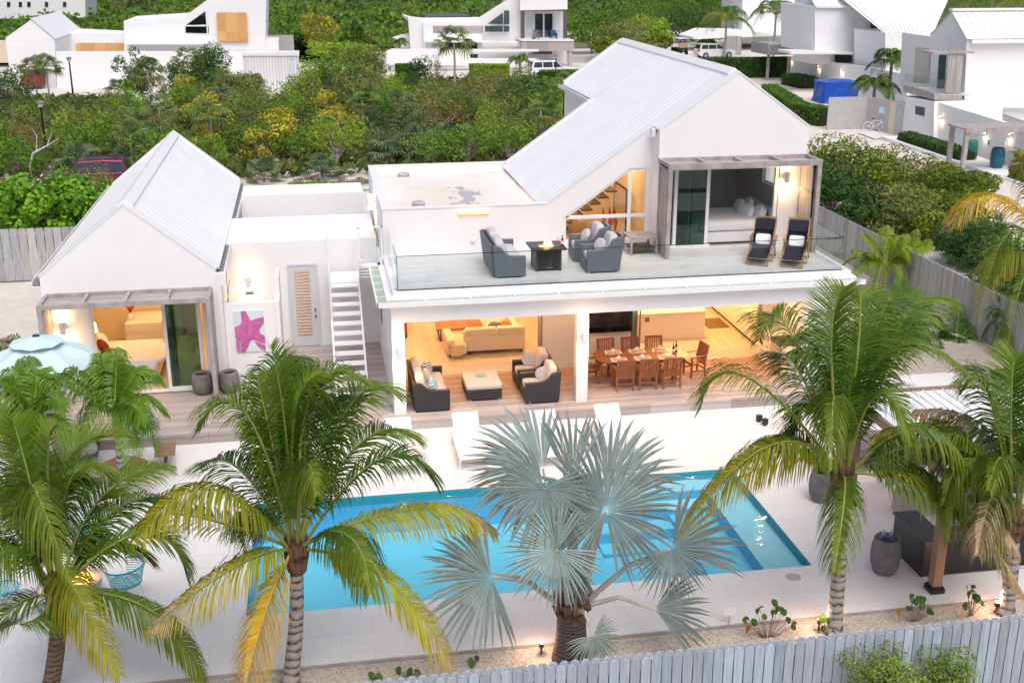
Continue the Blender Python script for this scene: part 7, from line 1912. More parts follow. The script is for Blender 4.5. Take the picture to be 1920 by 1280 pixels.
def coconut(name, label, base_px, crown_px, y, specs, r0=0.15, r1=0.11, bark='palm_bark', seed=1, L=0.85, group=None, gz=GZ, swell=True):
    """specs: (mid px, mid py, tip px, tip py, depth of tip, style)"""
    g = np.random.default_rng(seed)
    bs = G(base_px[0], base_px[1], gz) if base_px[2] is None else OY(base_px[0], base_px[1], base_px[2]); bs.z = gz
    cr = OY(crown_px[0], crown_px[1], y)
    t = thing(name, label, 'palm', (bs.x, bs.y, gz), 0, group)
    loc = lambda v: (v[0] - bs.x, v[1] - bs.y, v[2] - gz)
    H = cr.z - gz; pts = []; rad = []
    for k in range(9):
        f = k / 8; p = Vector((bs.x, bs.y, gz)).lerp(cr, f); s = math.sin(f * math.pi) * 0.05
        pts.append((p.x - bs.x + s, p.y - bs.y, p.z - gz)); rad.append((r0 * 1.35 if k == 0 and swell else r0) + (r1 - r0) * f)
    b = MB(); b.tube(pts, rad, 14)
    b.build('trunk', M[bark], t, smooth=False)
    b = MB(); c0 = Vector(loc(cr))
    for k in range(12):
        a = k * 2.4; d = Vector((math.cos(a), math.sin(a), 0)); b.tube([c0 + Vector((0, 0, -.25)) + d * r1 * .8, c0 + Vector((0, 0, .05)) + d * .16, c0 + Vector((0, 0, .4)) + d * .2], [.07, .055, .015], 5)
    b.tube([c0 + Vector((0, 0, -.3)), c0 + Vector((0, 0, 0.1)), c0 + Vector((0, 0, .45))], [r1, .17, .06], 8)
    b.build('crown_fibre', M['fibre'], t)
    for sp in specs:
        mx, my, tx, ty, dy, st = sp[:6]
        dmid = sp[6] if len(sp) > 6 else dy * 0.5
        m_ = OY(mx, my, y + dmid); e_ = OY(tx, ty, y + dy)
        a = math.atan2(e_.y - cr.y, e_.x - cr.x); p0 = cr + Vector((math.cos(a) * .08, math.sin(a) * .08, 0.1 + g.uniform(0, .15)))
        kw = dict(col=GC, tip=GT, droop=0.35, L=L, w=0.027)
        if st in 'ohyd' or st == 'yo': kw['w'] = 0.034
        if st == 'u': kw.update(droop=0.10, vee=0.55, L=L * .8)             # young upright
        if st == 'g': kw.update(droop=0.32)
        if st == 'o': kw.update(col=OC, tip=YC, droop=1.0, L=L * 1.15)
        if st == 'y': kw.update(col=YC, tip=(0.70, 0.36, 0.02), droop=0.7, L=L * 1.1, rc='rachis_yellow', dry=DRY, dry_from=0.9)
        if st == 'h': kw.update(droop=1.2, L=L * 1.1, col=(0.085, 0.17, 0.015), tip=(0.32, 0.34, 0.025))  # hanging
        if st == 'd': kw.update(droop=1.2, L=L * 1.15, col=(0.10, 0.17, 0.02), tip=(0.34, 0.31, 0.05), dry=DRY, dry_from=0.66)
        if st == 'k': kw.update(col=DK, tip=(0.12, 0.22, 0.015), droop=0.38)
        if st == 'yo': kw.update(col=(0.32, 0.36, 0.02), tip=YC, droop=0.8, L=L * 1.1, dry=DRY, dry_from=0.85)
        add_frond(t, loc(p0), loc(m_), loc(e_), g=g, n=100, **kw)
    return t
def X2(l): return [((250 + a / 2), (640 + b / 2), (250 + c / 2), (640 + d / 2)) + tuple(r) for a, b, c, d, *r in l]
def X4(l): return [((1270 + a / 1.883), (520 + b / 1.883), (1270 + c / 1.883), (520 + d / 1.883)) + tuple(r) for a, b, c, d, *r in l]
def X5(l): return [((a / 2.56), (780 + b / 2.56), (c / 2.56), (780 + d / 2.56)) + tuple(r) for a, b, c, d, *r in l]
coconut('coconut_palm', 'coconut palm left of centre with yellowing lower fronds over the pool corner', (543, 1290, None), (556, 1045), -11.66, X2([
    (570, 330, 515, 15, 0.3, 'u'), (520, 380, 462, 130, 0.8, 'u'), (420, 270, 245, 335, 0.6, 'g'), (300, 555, 10, 725, -0.8, 'o'),
    (400, 835, 60, 1075, -0.9, 'yo'), (500, 1000, 425, 1275, -1.2, 'y'), (1060, 628, 1345, 695, 0.6, 'yo'), (960, 900, 1205, 1245, -1.0, 'yo'),
    (800, 725, 890, 945, -1.6, 'h'), (800, 260, 978, 205, 1.2, 'g'), (930, 440, 1135, 545, 0.2, 'k'), (600, 320, 700, 120, 0.3, 'g'),
    (660, 230, 860, 140, 0.6, 'g'), (860, 375, 1060, 385, 1.6, 'g'), (640, 480, 690, 575, -1.8, 'h'), (400, 480, 250, 480, 1.8, 'k'), (200, 650, 90, 700, 1.6, 'g'), (430, 640, 430, 800, 1.7, 'h'), (530, 250, 610, 60, 1.2, 'k'),
    (700, 400, 760, 210, 1.0, 'k'), (560, 480, 500, 300, 1.0, 'k'), (640, 300, 560, 90, 1.4, 'k')]), seed=3)
coconut('coconut_palm', 'coconut palm in the bottom left corner among the turquoise chairs', (90, 1310, None), (110, 1125), -11.3, X5([
    (330, 790, 575, 1240, -1.6, 'o'), (720, 930, 985, 1275, -0.6, 'h'), (700, 560, 900, 790, 0.2, 'g'), (480, 400, 800, 235, 1.6, 'g'), (330, 330, 500, 275, 0.6, 'g'),
    (140, 300, 60, 20, 0.4, 'u'), (60, 250, -60, -60, 1.2, 'u'), (300, 250, 620, 100, 1.4, 'u'), (60, 920, -120, 1150, -0.6, 'g'), (40, 620, -140, 800, -0.4, 'h'),
    (150, 330, 330, 760, -1.9, 'h'), (80, 420, -160, 420, 0.6, 'g'), (230, 300, 260, 60, 0.2, 'u'), (500, 620, 700, 700, 1.0, 'k'), (560, 450, 860, 420, 1.8, 'k'), (200, 950, 90, 1000, -1.5, 'g'), (150, 420, 200, 200, 1.5, 'k'), (260, 460, 380, 300, 0.8, 'k'), (60, 520, -60, 350, 1.5, 'k')]), bark='palm_bark_brown', r0=0.15, r1=0.13, seed=5)
coconut('coconut_palm', 'tall coconut palm right of the pool with a pale ringed trunk', (1562, 1185, None), (1578, 905), -11.62, X4([
    (330, 592, 15, 905, -0.6, 'o'), (240, 350, 80, 465, 1.0, 'g'), (390, 180, 285, 225, 1.6, 'g'), (545, 240, 590, 35, 0.6, 'u'), (640, 240, 640, 50, 1.0, 'g'),
    (740, 265, 1025, 355, 0.6, 'g'), (880, 540, 1060, 810, -0.6, 'h'), (590, 770, 555, 1040, -1.9, 'h'), (950, 800, 1225, 1130, -0.6, 'd'), (400, 560, 300, 640, 1.6, 'k'),
    (555, 420, 545, 680, -2.1, 'h'), (800, 150, 960, 120, 2.0, 'g'), (430, 330, 350, 300, 2.0, 'k'), (700, 420, 820, 560, -1.0, 'g'), (480, 460, 400, 560, 0.8, 'k'), (700, 200, 760, 90, 1.4, 'k'), (600, 330, 500, 120, 1.8, 'k'), (620, 350, 700, 180, 0.8, 'k'), (540, 350, 470, 200, 0.8, 'k'), (880, 720, 1130, 960, 0.2, 'o'), (800, 650, 1000, 830, 0.6, 'h'), (900, 600, 1120, 760, 1.0, 'g'), (330, 620, 90, 800, 0.2, 'o')]), seed=7)
coconut('coconut_palm', 'coconut palm at the far right edge over the black bar', (1885, 1150, None), (1900, 985), -11.58, X4([
    (1100, 420, 1010, 400, 0.5, 'g'), (1000, 570, 700, 560, 0.8, 'o'), (1090, 780, 1200, 960, -1.4, 'd'), (1180, 420, 1200, 270, 0.6, 'u'), (1040, 640, 940, 800, -0.8, 'h'),
    (1280, 600, 1400, 900, -0.4, 'g'), (1260, 400, 1400, 320, 0.8, 'g'), (1130, 460, 1100, 330, 1.4, 'k'), (1090, 560, 850, 470, 1.6, 'd'), (1150, 640, 1100, 750, -1.8, 'h'), (1250, 500, 1320, 560, 1.4, 'k'), (1010, 620, 830, 640, 1.4, 'k'), (1030, 700, 960, 930, -0.9, 'h'), (1120, 760, 1060, 980, -1.5, 'd'), (1000, 560, 860, 700, 0.3, 'g'), (1080, 640, 1010, 800, 0.6, 'h')]), seed=9)
coconut('coconut_palm', 'palm at the right edge whose big yellow frond leans into view', (1985, 720, 3.0), (1985, 520), 1.0, [
    (1880, 372, 1778, 425, -0.5, 'y'), (1920, 330, 1930, 300, 0.0, 'o'), (1880, 480, 1835, 600, -0.6, 'o'), (1905, 430, 1850, 540, -1.2, 'g'), (2040, 400, 2120, 420, 0, 'g'), (1930, 500, 1890, 660, -1.5, 'h')], seed=13, L=1.05, swell=False)

# short feathery palms with a green crownshaft
def adonidia(label, base, crown_px, y, tips, seed, col=(0.11, 0.225, 0.012), shaft=True, group='feathery manila palms', L=0.58, name='manila_palm', n=56):
    g = np.random.default_rng(seed); cr = OY(crown_px[0], crown_px[1], y); gz = base
    t = thing(name, label, 'palm', (cr.x, cr.y, gz), 0, group)
    H = cr.z - gz
    b = MB(); b.tube([(0, 0, 0), (0, 0, max(.1, H - .6))], [.11, .08], 10); b.build('trunk', M['palm_bark'], t)
    b = MB(); b.tube([(0, 0, max(.05, H - .62)), (0, 0, H - .3), (0, 0, H + .05)], [.09, .10, .05], 10); b.build('crownshaft', M['crownshaft'], t)
    ex = [(crown_px[0] + .75 * (a - crown_px[0]) + g.uniform(-25, 25), crown_px[1] + .75 * (b_ - crown_px[1]) + g.uniform(-30, 15), c_ * .7 + g.uniform(-.5, .5)) for a, b_, c_ in tips]
    for tx, ty, dy in list(tips) + ex:
        e = OY(tx, ty, y + dy); rise = 0.35 + 0.25 * g.random()
        mid = (cr * 0.42 + e * 0.58); mid.z = max(cr.z, e.z) + rise * 0.6 if e.z < cr.z + .5 else (cr.z * .45 + e.z * .55 + .1)
        lo = lambda v: (v.x - cr.x, v.y - cr.y, v.z - gz)
        cc = tuple(np.array(col) * g.uniform(.8, 1.2))
        add_frond(t, lo(cr), lo(mid), lo(e), g=g, n=n, L=L, w=0.03, col=cc, tip=tuple(np.array(cc) * 1.5), droop=g.uniform(.3, .9), vee=g.uniform(.3, .8), rr=0.015, start=0.12, ragged=.5)
    return t
adonidia('bright green feathery palm under the aqua parasol edge, right of its pair', PZ, (215, 775), -3.2, [(312, 775, .3), (300, 850, -.8), (190, 665, .8), (255, 690, 1.0), (130, 690, .5), (75, 705, 0), (250, 900, -1.5), (280, 810, -1.2), (150, 850, -1.2), (215, 655, 1.2), (300, 720, .9), (180, 720, 1.4)], 21)
adonidia('bright green feathery palm at the left edge, left of its pair', PZ, (60, 790), -3.6, [(0, 720, .3), (20, 690, .8), (120, 760, -.5), (140, 830, -1.2), (-60, 760, 0), (60, 880, -1.5), (-30, 860, -1), (100, 700, 1.0), (50, 670, 1.2), (10, 800, -1.5)], 22)
P7 = adonidia('feathery palm with a yellow green shaft beside the right end of the terrace', GZ, (1662, 500), 9.5, [(1600, 470, 0), (1592, 560, -.6), (1622, 440, .8), (1700, 440, .8), (1748, 462, .2), (1728, 575, -.8), (1662, 425, 1.2), (1600, 520, -1.0), (1690, 520, -1.6), (1640, 560, -1.6), (1720, 500, .4), (1580, 500, .9)], 23, col=(0.19, 0.28, 0.012), L=0.45)
adonidia('second feathery palm close behind the one beside the terrace', GZ, (1700, 505), 10.6, [(1740, 450, .5), (1760, 540, -.3), (1700, 440, 1), (1670, 470, .2), (1725, 590, -1.0)], 24, col=(0.17, 0.25, 0.012), L=0.45)
adonidia('dark green feathery palm right of the villa corner, behind the tall coconut palm', GZ, (1690, 640), 4.2, [(1600, 560, .5), (1640, 540, 1), (1720, 540, 1), (1760, 600, .3), (1780, 690, -.8), (1620, 640, 0), (1700, 740, -1), (1650, 700, -1), (1740, 560, 1.2), (1690, 520, .9)], 25, col=(0.09, 0.20, 0.02), L=0.55)
adonidia('dark green feathery palm in front of the grey boundary fence', GZ, (1790, 650), 4.5, [(1740, 590, .5), (1800, 570, 1), (1850, 640, .3), (1860, 740, -.8), (1740, 700, -.4), (1800, 740, -1.2), (1760, 640, .2)], 26, col=(0.07, 0.18, 0.02), L=0.55)
adonidia('feathery palm against the boundary fence at the right edge', GZ, (1900, 620), 3.2, [(1850, 600, .2), (1860, 660, -.6), (1890, 555, .8), (1940, 560, .6), (1880, 700, -1.2), (1960, 640, 0), (1840, 640, .6)], 27, col=(0.08, 0.17, 0.02), L=0.5)
adonidia('low feathery palm beside the pale slatted bar roof', GZ, (1850, 830), -1.0, [(1790, 790, .2), (1800, 860, -.6), (1860, 770, .8), (1900, 800, .6), (1840, 900, -1.0), (1900, 880, -.5)], 28, col=(0.08, 0.16, 0.02), L=0.5)

# ---- silver fan palm in the middle
def bismarck():
    y = -11.65; bs = G(1070, 1236, GZ)
    t = thing('fan_palm', 'big silver blue fan palm with a stout dark trunk in front of the pool', 'palm', (bs.x, bs.y, GZ))
    lo = lambda v: np.array((v[0] - bs.x, v[1] - bs.y, v[2] - GZ))
    g = np.random.default_rng(31)
    b = MB(); b.tube([(0, 0, 0), (0, 0, .25), (0, 0, .55), (0, 0, .95)], [.36, .32, .28, .26], 20); b.build('trunk', M['dark_bark'], t)
    b = MB()
    for k in range(16):
        a = k * 2.4; z = .85 + .03 * k; d = Vector((math.cos(a), math.sin(a), 0)); b.tube([d * .20 + Vector((0, 0, z)), d * .29 + Vector((0, 0, z + .2)), d * .22 + Vector((0, 0, z + .5))], [.10, .09, .03], 6)
    b.tube([(0, 0, .9), (0, 0, 1.6)], [.26, .12], 10); b.build('leaf_bases', M['fibre'], t)
    S = 1 / 112.0
    #  hub px,py, dy, radius px, direction (screen x right, y up), normal, span, cup
    fans = [
     (1018, 878, 0.9, 175, (-0.75, 0.85), (0.25, -0.7, 0.75), 150, 0.0),
     (1010, 885, 0.6, 145, (-1.0, -0.30), (-0.2, -0.75, 0.7), 120, 0.0),
     (1020, 915, -0.3, 120, (-0.35, -0.9), (0.0, -0.75, 0.6), 290, 0.02),
     (1076, 905, 0.7, 170, (0.0, 1.0), (0.1, -0.9, 0.35), 62, 0.1),
     (1140, 905, 0.9, 175, (0.6, 0.85), (0.0, -0.7, 0.7), 120, 0.05),
     (1136, 958, -0.4, 172, (0.20, 1.0), (0.05, -0.8, 0.55), 335, 0.04),
     (1044, 1031, -0.9, 112, (-0.5, -0.3), (-0.1, -0.85, 0.35), 310, 0.0),
     (921, 1082, -0.3, 150, (-0.85, -0.35), (-0.1, -0.75, 0.7), 200, -0.02),
     (918, 1072, -0.1, 120, (-0.9, 0.75), (-0.1, -0.7, 0.7), 70, 0.0),
     (1261, 1026, -0.2, 160, (0.92, 0.38), (0.0, -0.7, 0.7), 105, 0.0),
     (1258, 1030, -0.3, 100, (0.05, -1.0), (0.0, -0.85, 0.45), 170, 0.0),
     (1228, 1142, -0.6, 130, (0.95, -0.25), (0.1, -0.7, 0.7), 110, 0.0),
     (1112, 1192, -0.8, 62, (0.3, -0.6), (0.0, -0.9, 0.4), 240, 0.0),
     (1078, 1062, -0.5, 85, (0.15, -1.0), (0.3, -0.9, 0.2), 50, 0.0)]
    for i, (hx, hy, dy, rp, dr, nv, span, cup) in enumerate(fans):
        hub = OY(hx, hy, y + dy); h = lo(hub); Rr = rp * S * 1.0
        d3 = np.array([dr[0], 0.15, dr[1]])
        colr = np.array((0.37, 0.45, 0.43)) * g.uniform(.68, 1.12)
        q, c = fan_quads(h, nv, d3, Rr * 1.0, int(max(11, 44 * span / 300)), span, cup=cup, width=1.0, droop=0.14, col=colr, cvar=.14, g=g, split=0.47, fold=0.05, col_in=colr * 1.12)
        f = leafmesh('frond', q, c, M['leaf_matte'], t)
        # hanging dead tip threads are too fine to see; the stalk:
        a0 = math.atan2(h[1], h[0]); st = np.array([math.cos(a0) * .2, math.sin(a0) * .2, 1.15]); md = (st + h) / 2 + np.array([0, 0, .12 if hy < 1000 else .22])
        b = MB(); b.tube([tuple(st), tuple(md), tuple(h)], [.06, .038, .02], 7); b.build('petiole', M['petiole_grey'], f)
    # unopened spears
    for px, py, dx in ((1052, 790, 0), (1068, 850, 0), (1085, 830, 0.05)):
        e = lo(OY(px, py, y + .3)); b = MB(); b.tube([(0.03, 0, 1.3), tuple((np.array([0.03, 0, 1.3]) + e) / 2), tuple(e)], [.06, .05, .008], 6); b.build('spear', M['petiole_grey'], t)
bismarck()

# ---- succulent and flowers in the pots
Q, C = [], []
g = np.random.default_rng(41)
for k in range(60):
    a = g.uniform(0, 6.28); el = g.uniform(.1, 1.4); d = np.array([math.cos(a) * math.cos(el), math.sin(a) * math.cos(el), math.sin(el)]); o_2 = np.array([g.uniform(-.1, .1), g.uniform(-.1, .1), 0.0]); l = g.uniform(.12, .24); s = nrm(np.cross(d, [0, 0, 1.0])) * .03
    Q.append([o_2, o_2 + d * l * .5 + s, o_2 + d * l, o_2 + d * l * .5 - s]); C.append(np.array([.42, .48, .62]) * g.uniform(.5, 1.4))
o = leafmesh('succulent', Q, C, M['leaf_matte']); o.location = pl; tag(o, 'spiky blue white succulent in the tall barrel planter by the bar', 'plant')
q, c, _ = crown_quads(.28, .28, .3, 260, .13, [(.10, .22, .16), (.08, .18, .12)], 6, 42); o = leafmesh('potted_shrub', q, c, M['leaf_matte']); o.location = pl2 + Vector((0, 0, .12)); tag(o, 'blue green leafy shrub in the planter behind the coconut trunk', 'plant')
q, c, _ = crown_quads(.5, .28, .26, 300, .09, [(.40, .02, .30), (.32, .015, .22), (.08, .14, .03)], 6, 43); o = leafmesh('bougainvillea', q, c, M['leaf_matte']); o.location = FLOWER_AT + Vector((0.2, 0, .12)); tag(o, 'magenta bougainvillea in the stone planter under the pergola', 'flowers')

# ---- sea grape seedlings in the gravel: round leaves on short stems
def seagrape(label, px, py, n, spread, seed, h=0.45, red=False):
    c = G(px, py, GZ); t = thing('sea_grape', label, 'plant', (c.x, c.y, GZ), 0, 'young sea grapes in the gravel'); g = np.random.default_rng(seed)
    Q, C = [], []; b = MB()
    for k in range(n):
        f = k / max(1, n - 1); x = (f - .5) * spread + g.uniform(-.06, .06); z = h * (0.35 + .65 * math.sin(f * 2.6 + .3)) * g.uniform(.7, 1.15); y_ = g.uniform(-.12, .12)
        nv = nrm(np.array([g.uniform(-1, 1), g.uniform(-1.2, .4), g.uniform(.2, 1)])); u = nrm(np.cross(nv, [0, 1.0, .3])); v = np.cross(nv, u); r = g.uniform(.06, .10)
        cc = np.array((.07, .15, .025)) * g.uniform(.7, 1.4)
        if red and k == 0: cc = np.array((.42, .16, .02))
        P_c = np.array([x, y_, z]); ring = [P_c + (u * math.cos(a * math.pi / 4) * .8 + v * (math.sin(a * math.pi / 4) + .1 * (a % 2))) * r - nv * r * (.35 if a % 4 == 0 else 0) for a in range(8)]
        for a in range(0, 8, 2): Q.append([P_c, ring[a], ring[a + 1], ring[(a + 2) % 8]]); C.append(cc * (1 + .06 * (a % 4)))
        b.tube([(x * .2, 0, 0), (x * .7, y_ * .5, z * .6), (x, y_, z - .01)], [.012, .008, .004], 4)
    leafmesh('leaves', Q, C, M['leaf'], t); b.build('stem', M['twig'], t)
seagrape('sea grape seedling with one orange leaf left of the ringed trunk', 1440, 1195, 16, 1.0, 51, .62, True)
seagrape('sea grape sprig right against the ringed palm trunk', 1552, 1192, 5, .25, 52, .35)
seagrape('sea grape seedling between the ringed trunk and the bar post', 1715, 1165, 13, .62, 53, .5, True)
seagrape('sea grape seedling left of the far right garden spotlight', 1818, 1155, 9, .3, 54, .62)
seagrape('single low sea grape sprig in the gravel near the fan palm', 887, 1247, 3, .15, 55, .16)
seagrape('low sea grape leaves rising over the pale fence at the bottom', 765, 1268, 4, .35, 56, .2)
seagrape('low sea grape leaves farthest left along the pale fence', 705, 1278, 3, .2, 57, .2)
# ================================================================== scrub, trees, hedges
PROT = {}
def proto(key, fn): 
    PROT[key] = [fn, None]
def place(key, x, y, s=1.0, rz=None, label=None, grp=None, z=GZ, sz=None):
    p = PROT[key]
    if p[1] is None: p[1] = p[0](); o = p[1]
    else: o = copy_tree(p[1])
    o.location = (x, y, z); o.scale = (s, s, sz or s); o.rotation_euler = (0, 0, rz if rz is not None else rnd.uniform(0, 6.28))
    if label: o['label'] = label
    if grp: o['group'] = grp
    return o
GS = 'scrub of the empty plot behind the villa'
SC = {
 'g1': ('round leafy mid green shrub of the overgrown plot behind the villa', 'green', 1.7, 1.6, 1.25, 1500, .17),
 'g2': ('round leafy mid green shrub of the overgrown plot behind the villa', 'green', 1.5, 1.8, 1.1, 1400, .17),
 'o1': ('olive toned fine leaved shrub of the overgrown plot behind the villa', 'olive', 1.8, 1.7, 1.2, 1500, .15),
 'o2': ('olive toned fine leaved shrub of the overgrown plot behind the villa', 'olive', 1.5, 1.4, 1.5, 1400, .14),
 'd1': ('dark green dense shrub of the overgrown plot behind the villa', 'dark', 1.6, 1.7, 1.3, 1500, .18),
 'y1': ('shrub tipped with yellow leaves in the overgrown plot behind the villa', 'yellow', 1.4, 1.4, 1.0, 1300, .18),
 'b1': ('brownish half dry shrub of the overgrown plot behind the villa', 'brown', 1.4, 1.5, .95, 1100, .14),
 'l1': ('light green airy shrub of the overgrown plot behind the villa', 'lime', 1.5, 1.5, 1.2, 1200, .15),
}
for i, (k, v) in enumerate(SC.items()):
    def mk(k=k, v=v, i=i): return make_shrub('scrub_shrub', v[0], 'shrub', v[1], v[2], v[3], v[4], v[5], v[6], 100 + i, 11, GS + ', ' + v[1])
    proto(k, mk)
proto('t1', lambda: make_thatch('low thatch palm with stiff grey green fans in the overgrown plot', 0.6, 1.15, 201, (0.14, 0.21, 0.10), 'low thatch palms in the scrub', 18))
proto('t2', lambda: make_thatch('thatch palm on a thin pale trunk rising above the scrub', 2.6, 1.1, 202, (0.16, 0.23, 0.06), 'slender thatch palms in the scrub', 18))
def in_view(x, y, m=60):
    v = Vector((x, y, 1.5)) - CP; d = v.dot(FW)
    if d < 1: return None
    return 960 + FPX * v.dot(RT) / d, 640 + FPX * v.dot(DN) / d
def pix(x, y, z):
    v = Vector((x, y, z)) - CP; d = v.dot(FW); return 960 + FPX * v.dot(RT) / d, 640 + FPX * v.dot(DN) / d
r3 = random.Random(77); cnt = 0
yy = 38.6; row = 0
while yy < 84:
    step = 2.45 + (yy - 38) * 0.028
    x = -52 + (row % 2) * step / 2
    while x < 30:
        px_, py_ = x + r3.uniform(-.7, .7), yy + r3.uniform(-.7, .7)
        u, v = pix(px_, py_, GZ)
        ok = -60 < u < 1075 and v > 128 or (-330 < u <= -60 and v > 128 and r3.random() < .55)
        if 245 < u < 335 and 184 < v < 222: ok = False       # sandy clearing
        if 470 < u and v > 324: ok = False
        if u < 215 and v < 212 : ok = False
        if 200 <= u < 560 and v < 172: ok = False
        if 730 < u < 1000 and v < 162: ok = False
        if 480 < u < 560 and v < 205: ok = False
        if 940 < u and v < 176: ok = False
        if ok:
            q = r3.random()
            if v > 300: key = r3.choice(['g1', 'd1', 'o1', 'g2', 't1', 'l1'])
            else: key = r3.choice(['g1', 'g2', 'o1', 'o1', 'o2', 'o1', 'd1', 'b1', 'l1', 't1', 't1', 't1', 'o2', 'o2', 'y1' if q < .3 else 'g1'])
            if 480 < u < 650 and 225 < v < 320 and q < .5: key = 'y1'
            if 360 < u < 440 and 235 < v < 320 and q < .6: key = 'y1'
            if q > .93: key = 't2'
            s = r3.uniform(.85, 1.35) * (1.15 if v < 240 and u > 560 else 1.0)
            if (240 < u < 345 and v < 268) or (u < 215 and v < 250) or (720 < u < 1110 and v < 205) or (68 < u < 112 and 285 < v < 340) or (480 < u < 570 and v < 235): s *= .55
            zone = ('at its left edge' if u < 150 else 'left of the cottage ridge' if u < 330 else 'right of the cottage ridge' if u < 560 else 'above the flat roof' if u < 800 else 'beside the villa ridge') + (', far side' if v < 215 else ', middle' if v < 275 else ', track side')
            lb0 = (SC[key][0].replace('overgrown plot behind the villa', 'overgrown plot') if key in SC else {'t1': 'low stiff thatch palm of the overgrown plot', 't2': 'slender thatch palm of the overgrown plot'}[key]) + ' ' + zone
            place(key, px_, py_, s, sz=s * r3.uniform(.8, 1.15), label=lb0, grp=lb0 + ' group'); cnt += 1
        x += step
    yy += step * .9; row += 1
# grass and litter under the scrub: one uncountable cover
g = np.random.default_rng(91); n = 26000
X_ = g.uniform(-36, 32, n); Y_ = g.uniform(37.5, 86, n); keep = np.array([(-60 < pix(a, b_, GZ)[0] < 1080) and not (230 < pix(a, b_, GZ)[0] < 340 and 182 < pix(a, b_, GZ)[1] < 224) and not (pix(a, b_, GZ)[1] < 190 and pix(a, b_, GZ)[0] < 560) for a, b_ in zip(X_, Y_)]); X_ = X_[keep]; Y_ = Y_[keep]; n = len(X_)
p = np.stack([X_, Y_, np.full(n, GZ + .15) + g.uniform(0, .5, n)], 1); nv = nrm(g.normal(size=(n, 3)) * .7 + np.array([0, -.2, .8])); t_ = nrm(np.cross(nv, g.normal(size=(n, 3)))); s_ = np.cross(nv, t_); L_ = g.uniform(.18, .5, (n, 1))
cc = np.array([(.10, .13, .03), (.06, .10, .02), (.16, .14, .05), (.12, .16, .03)])[g.integers(0, 4, n)] * g.uniform(.7, 1.3, (n, 1))
o = leafmesh('undergrowth', np.stack([p - t_ * L_, p + s_ * L_ * .5, p + t_ * L_, p - s_ * L_ * .5], 1), cc, M['leaf_matte']); tag(o, 'low tangled undergrowth between the shrubs of the empty plot', 'undergrowth', kind='stuff')
print('scrub count', cnt)

# ---- single trees
def tree(label, px, py, y, rx, rz, kind, n, size, seed, h0=None, flat=0.0, blobs=14, name='broadleaf_tree', ry=None, asp=.45, grp=None):
    c = OY(px, py, y); zc = c.z - GZ
    t = thing(name, label, 'tree', (c.x, c.y, GZ), 0, grp)
    q, cc, (bc, br) = crown_quads(rx, ry or rx, rz, n, size, GREENS[kind], blobs, seed, flat=flat, asp=asp)
    q[:, :, 2] = np.maximum(q[:, :, 2], -zc + .05)
    leafmesh('crown', q + np.array([0, 0, zc]), cc, M['leaf_matte'], t)
    b = MB(); th = max(.3, zc - rz * .75); b.tube([(0, 0, 0), (.08, 0, th * .6), (0, .05, th)], [.09 + rx * .04, .07 + rx * .03, .05 + rx * .02], 8)
    limbs(b, (0, .05, th * .95), [(v[0] * .85, v[1] * .85, v[2] * .8 + zc) for v in bc], .03 + rx * .015, seed); b.build('trunk', M['twig'], t)
    return t
tree('tall dark green tree in front of the boarded villa', 385, 140, 74, 2.5, 2.4, 'dark', 3400, .26, 301)
tree('dark leafy tree left of the tall one before the boarded villa', 262, 138, 74, 2.2, 1.9, 'dark', 2600, .25, 302)
tree('smaller dark tree between the two before the boarded villa', 335, 150, 76, 1.5, 1.5, 'dark', 1800, .24, 303)
tree('mid green tree leaning towards the white container', 455, 165, 73, 1.9, 1.4, 'olive', 2200, .24, 304)
tree('yellow spotted round tree right of the container fence', 600, 62, 96, 2.6, 2.1, 'yellow', 3000, .28, 305)
tree('flat crowned bright tree below the yellow spotted tree', 632, 100, 88, 4.0, 1.6, 'lime', 4200, .28, 306, flat=.7)
tree('large olive tree at the left of the overgrown plot top', 672, 125, 82, 3.2, 2.3, 'olive', 3800, .26, 307)
tree('rounded green tree in the scrub below the container', 242, 195, 60, 1.7, 1.5, 'bright', 2200, .20, 308)
tree('dense green tree at the left edge above the lamp post', 5, 170, 72, 2.4, 1.9, 'dark', 2600, .25, 309)
tree('dark conical tree in front of the far villa garden wall', 785, 145, 84, 1.5, 1.9, 'dark', 2200, .24, 310)
# sea grape thicket behind the left fence
for k, (px, py, y, rx, rz) in enumerate(((60, 405, 24, 2.4, 1.5), (140, 392, 25, 2.0, 1.5), (12, 415, 22, 1.8, 1.4), (160, 372, 29, 2.0, 1.2))):
    tree(('big leaved bright green sea grape bush in the middle behind the left fence', 'big leaved sea grape bush nearest the cottage roof', 'big leaved sea grape bush at the left edge over the fence', 'olive bush between the dark red car and the sea grapes')[k], px, py, y, rx * 1.25, rz * 1.25, 'bright' if k < 3 else 'olive', 3600, .22 if k < 3 else .14, 320 + k, asp=.8 if k < 3 else .45, name='sea_grape_bush')
tree('small bush in front of the left gravel yard beside the parasol', 10, 660, 8.5, .7, .45, 'green', 700, .12, 330, name='garden_bush')
for k, px in enumerate((560, 600, 640, 678)):
    tree('low bright hedge plant on the track behind the link building, %s of four' % ('first', 'second', 'third', 'last')[k], px, 349, 35.5, 1.0, .35, 'bright', 700, .14, 335 + k, name='garden_bush')
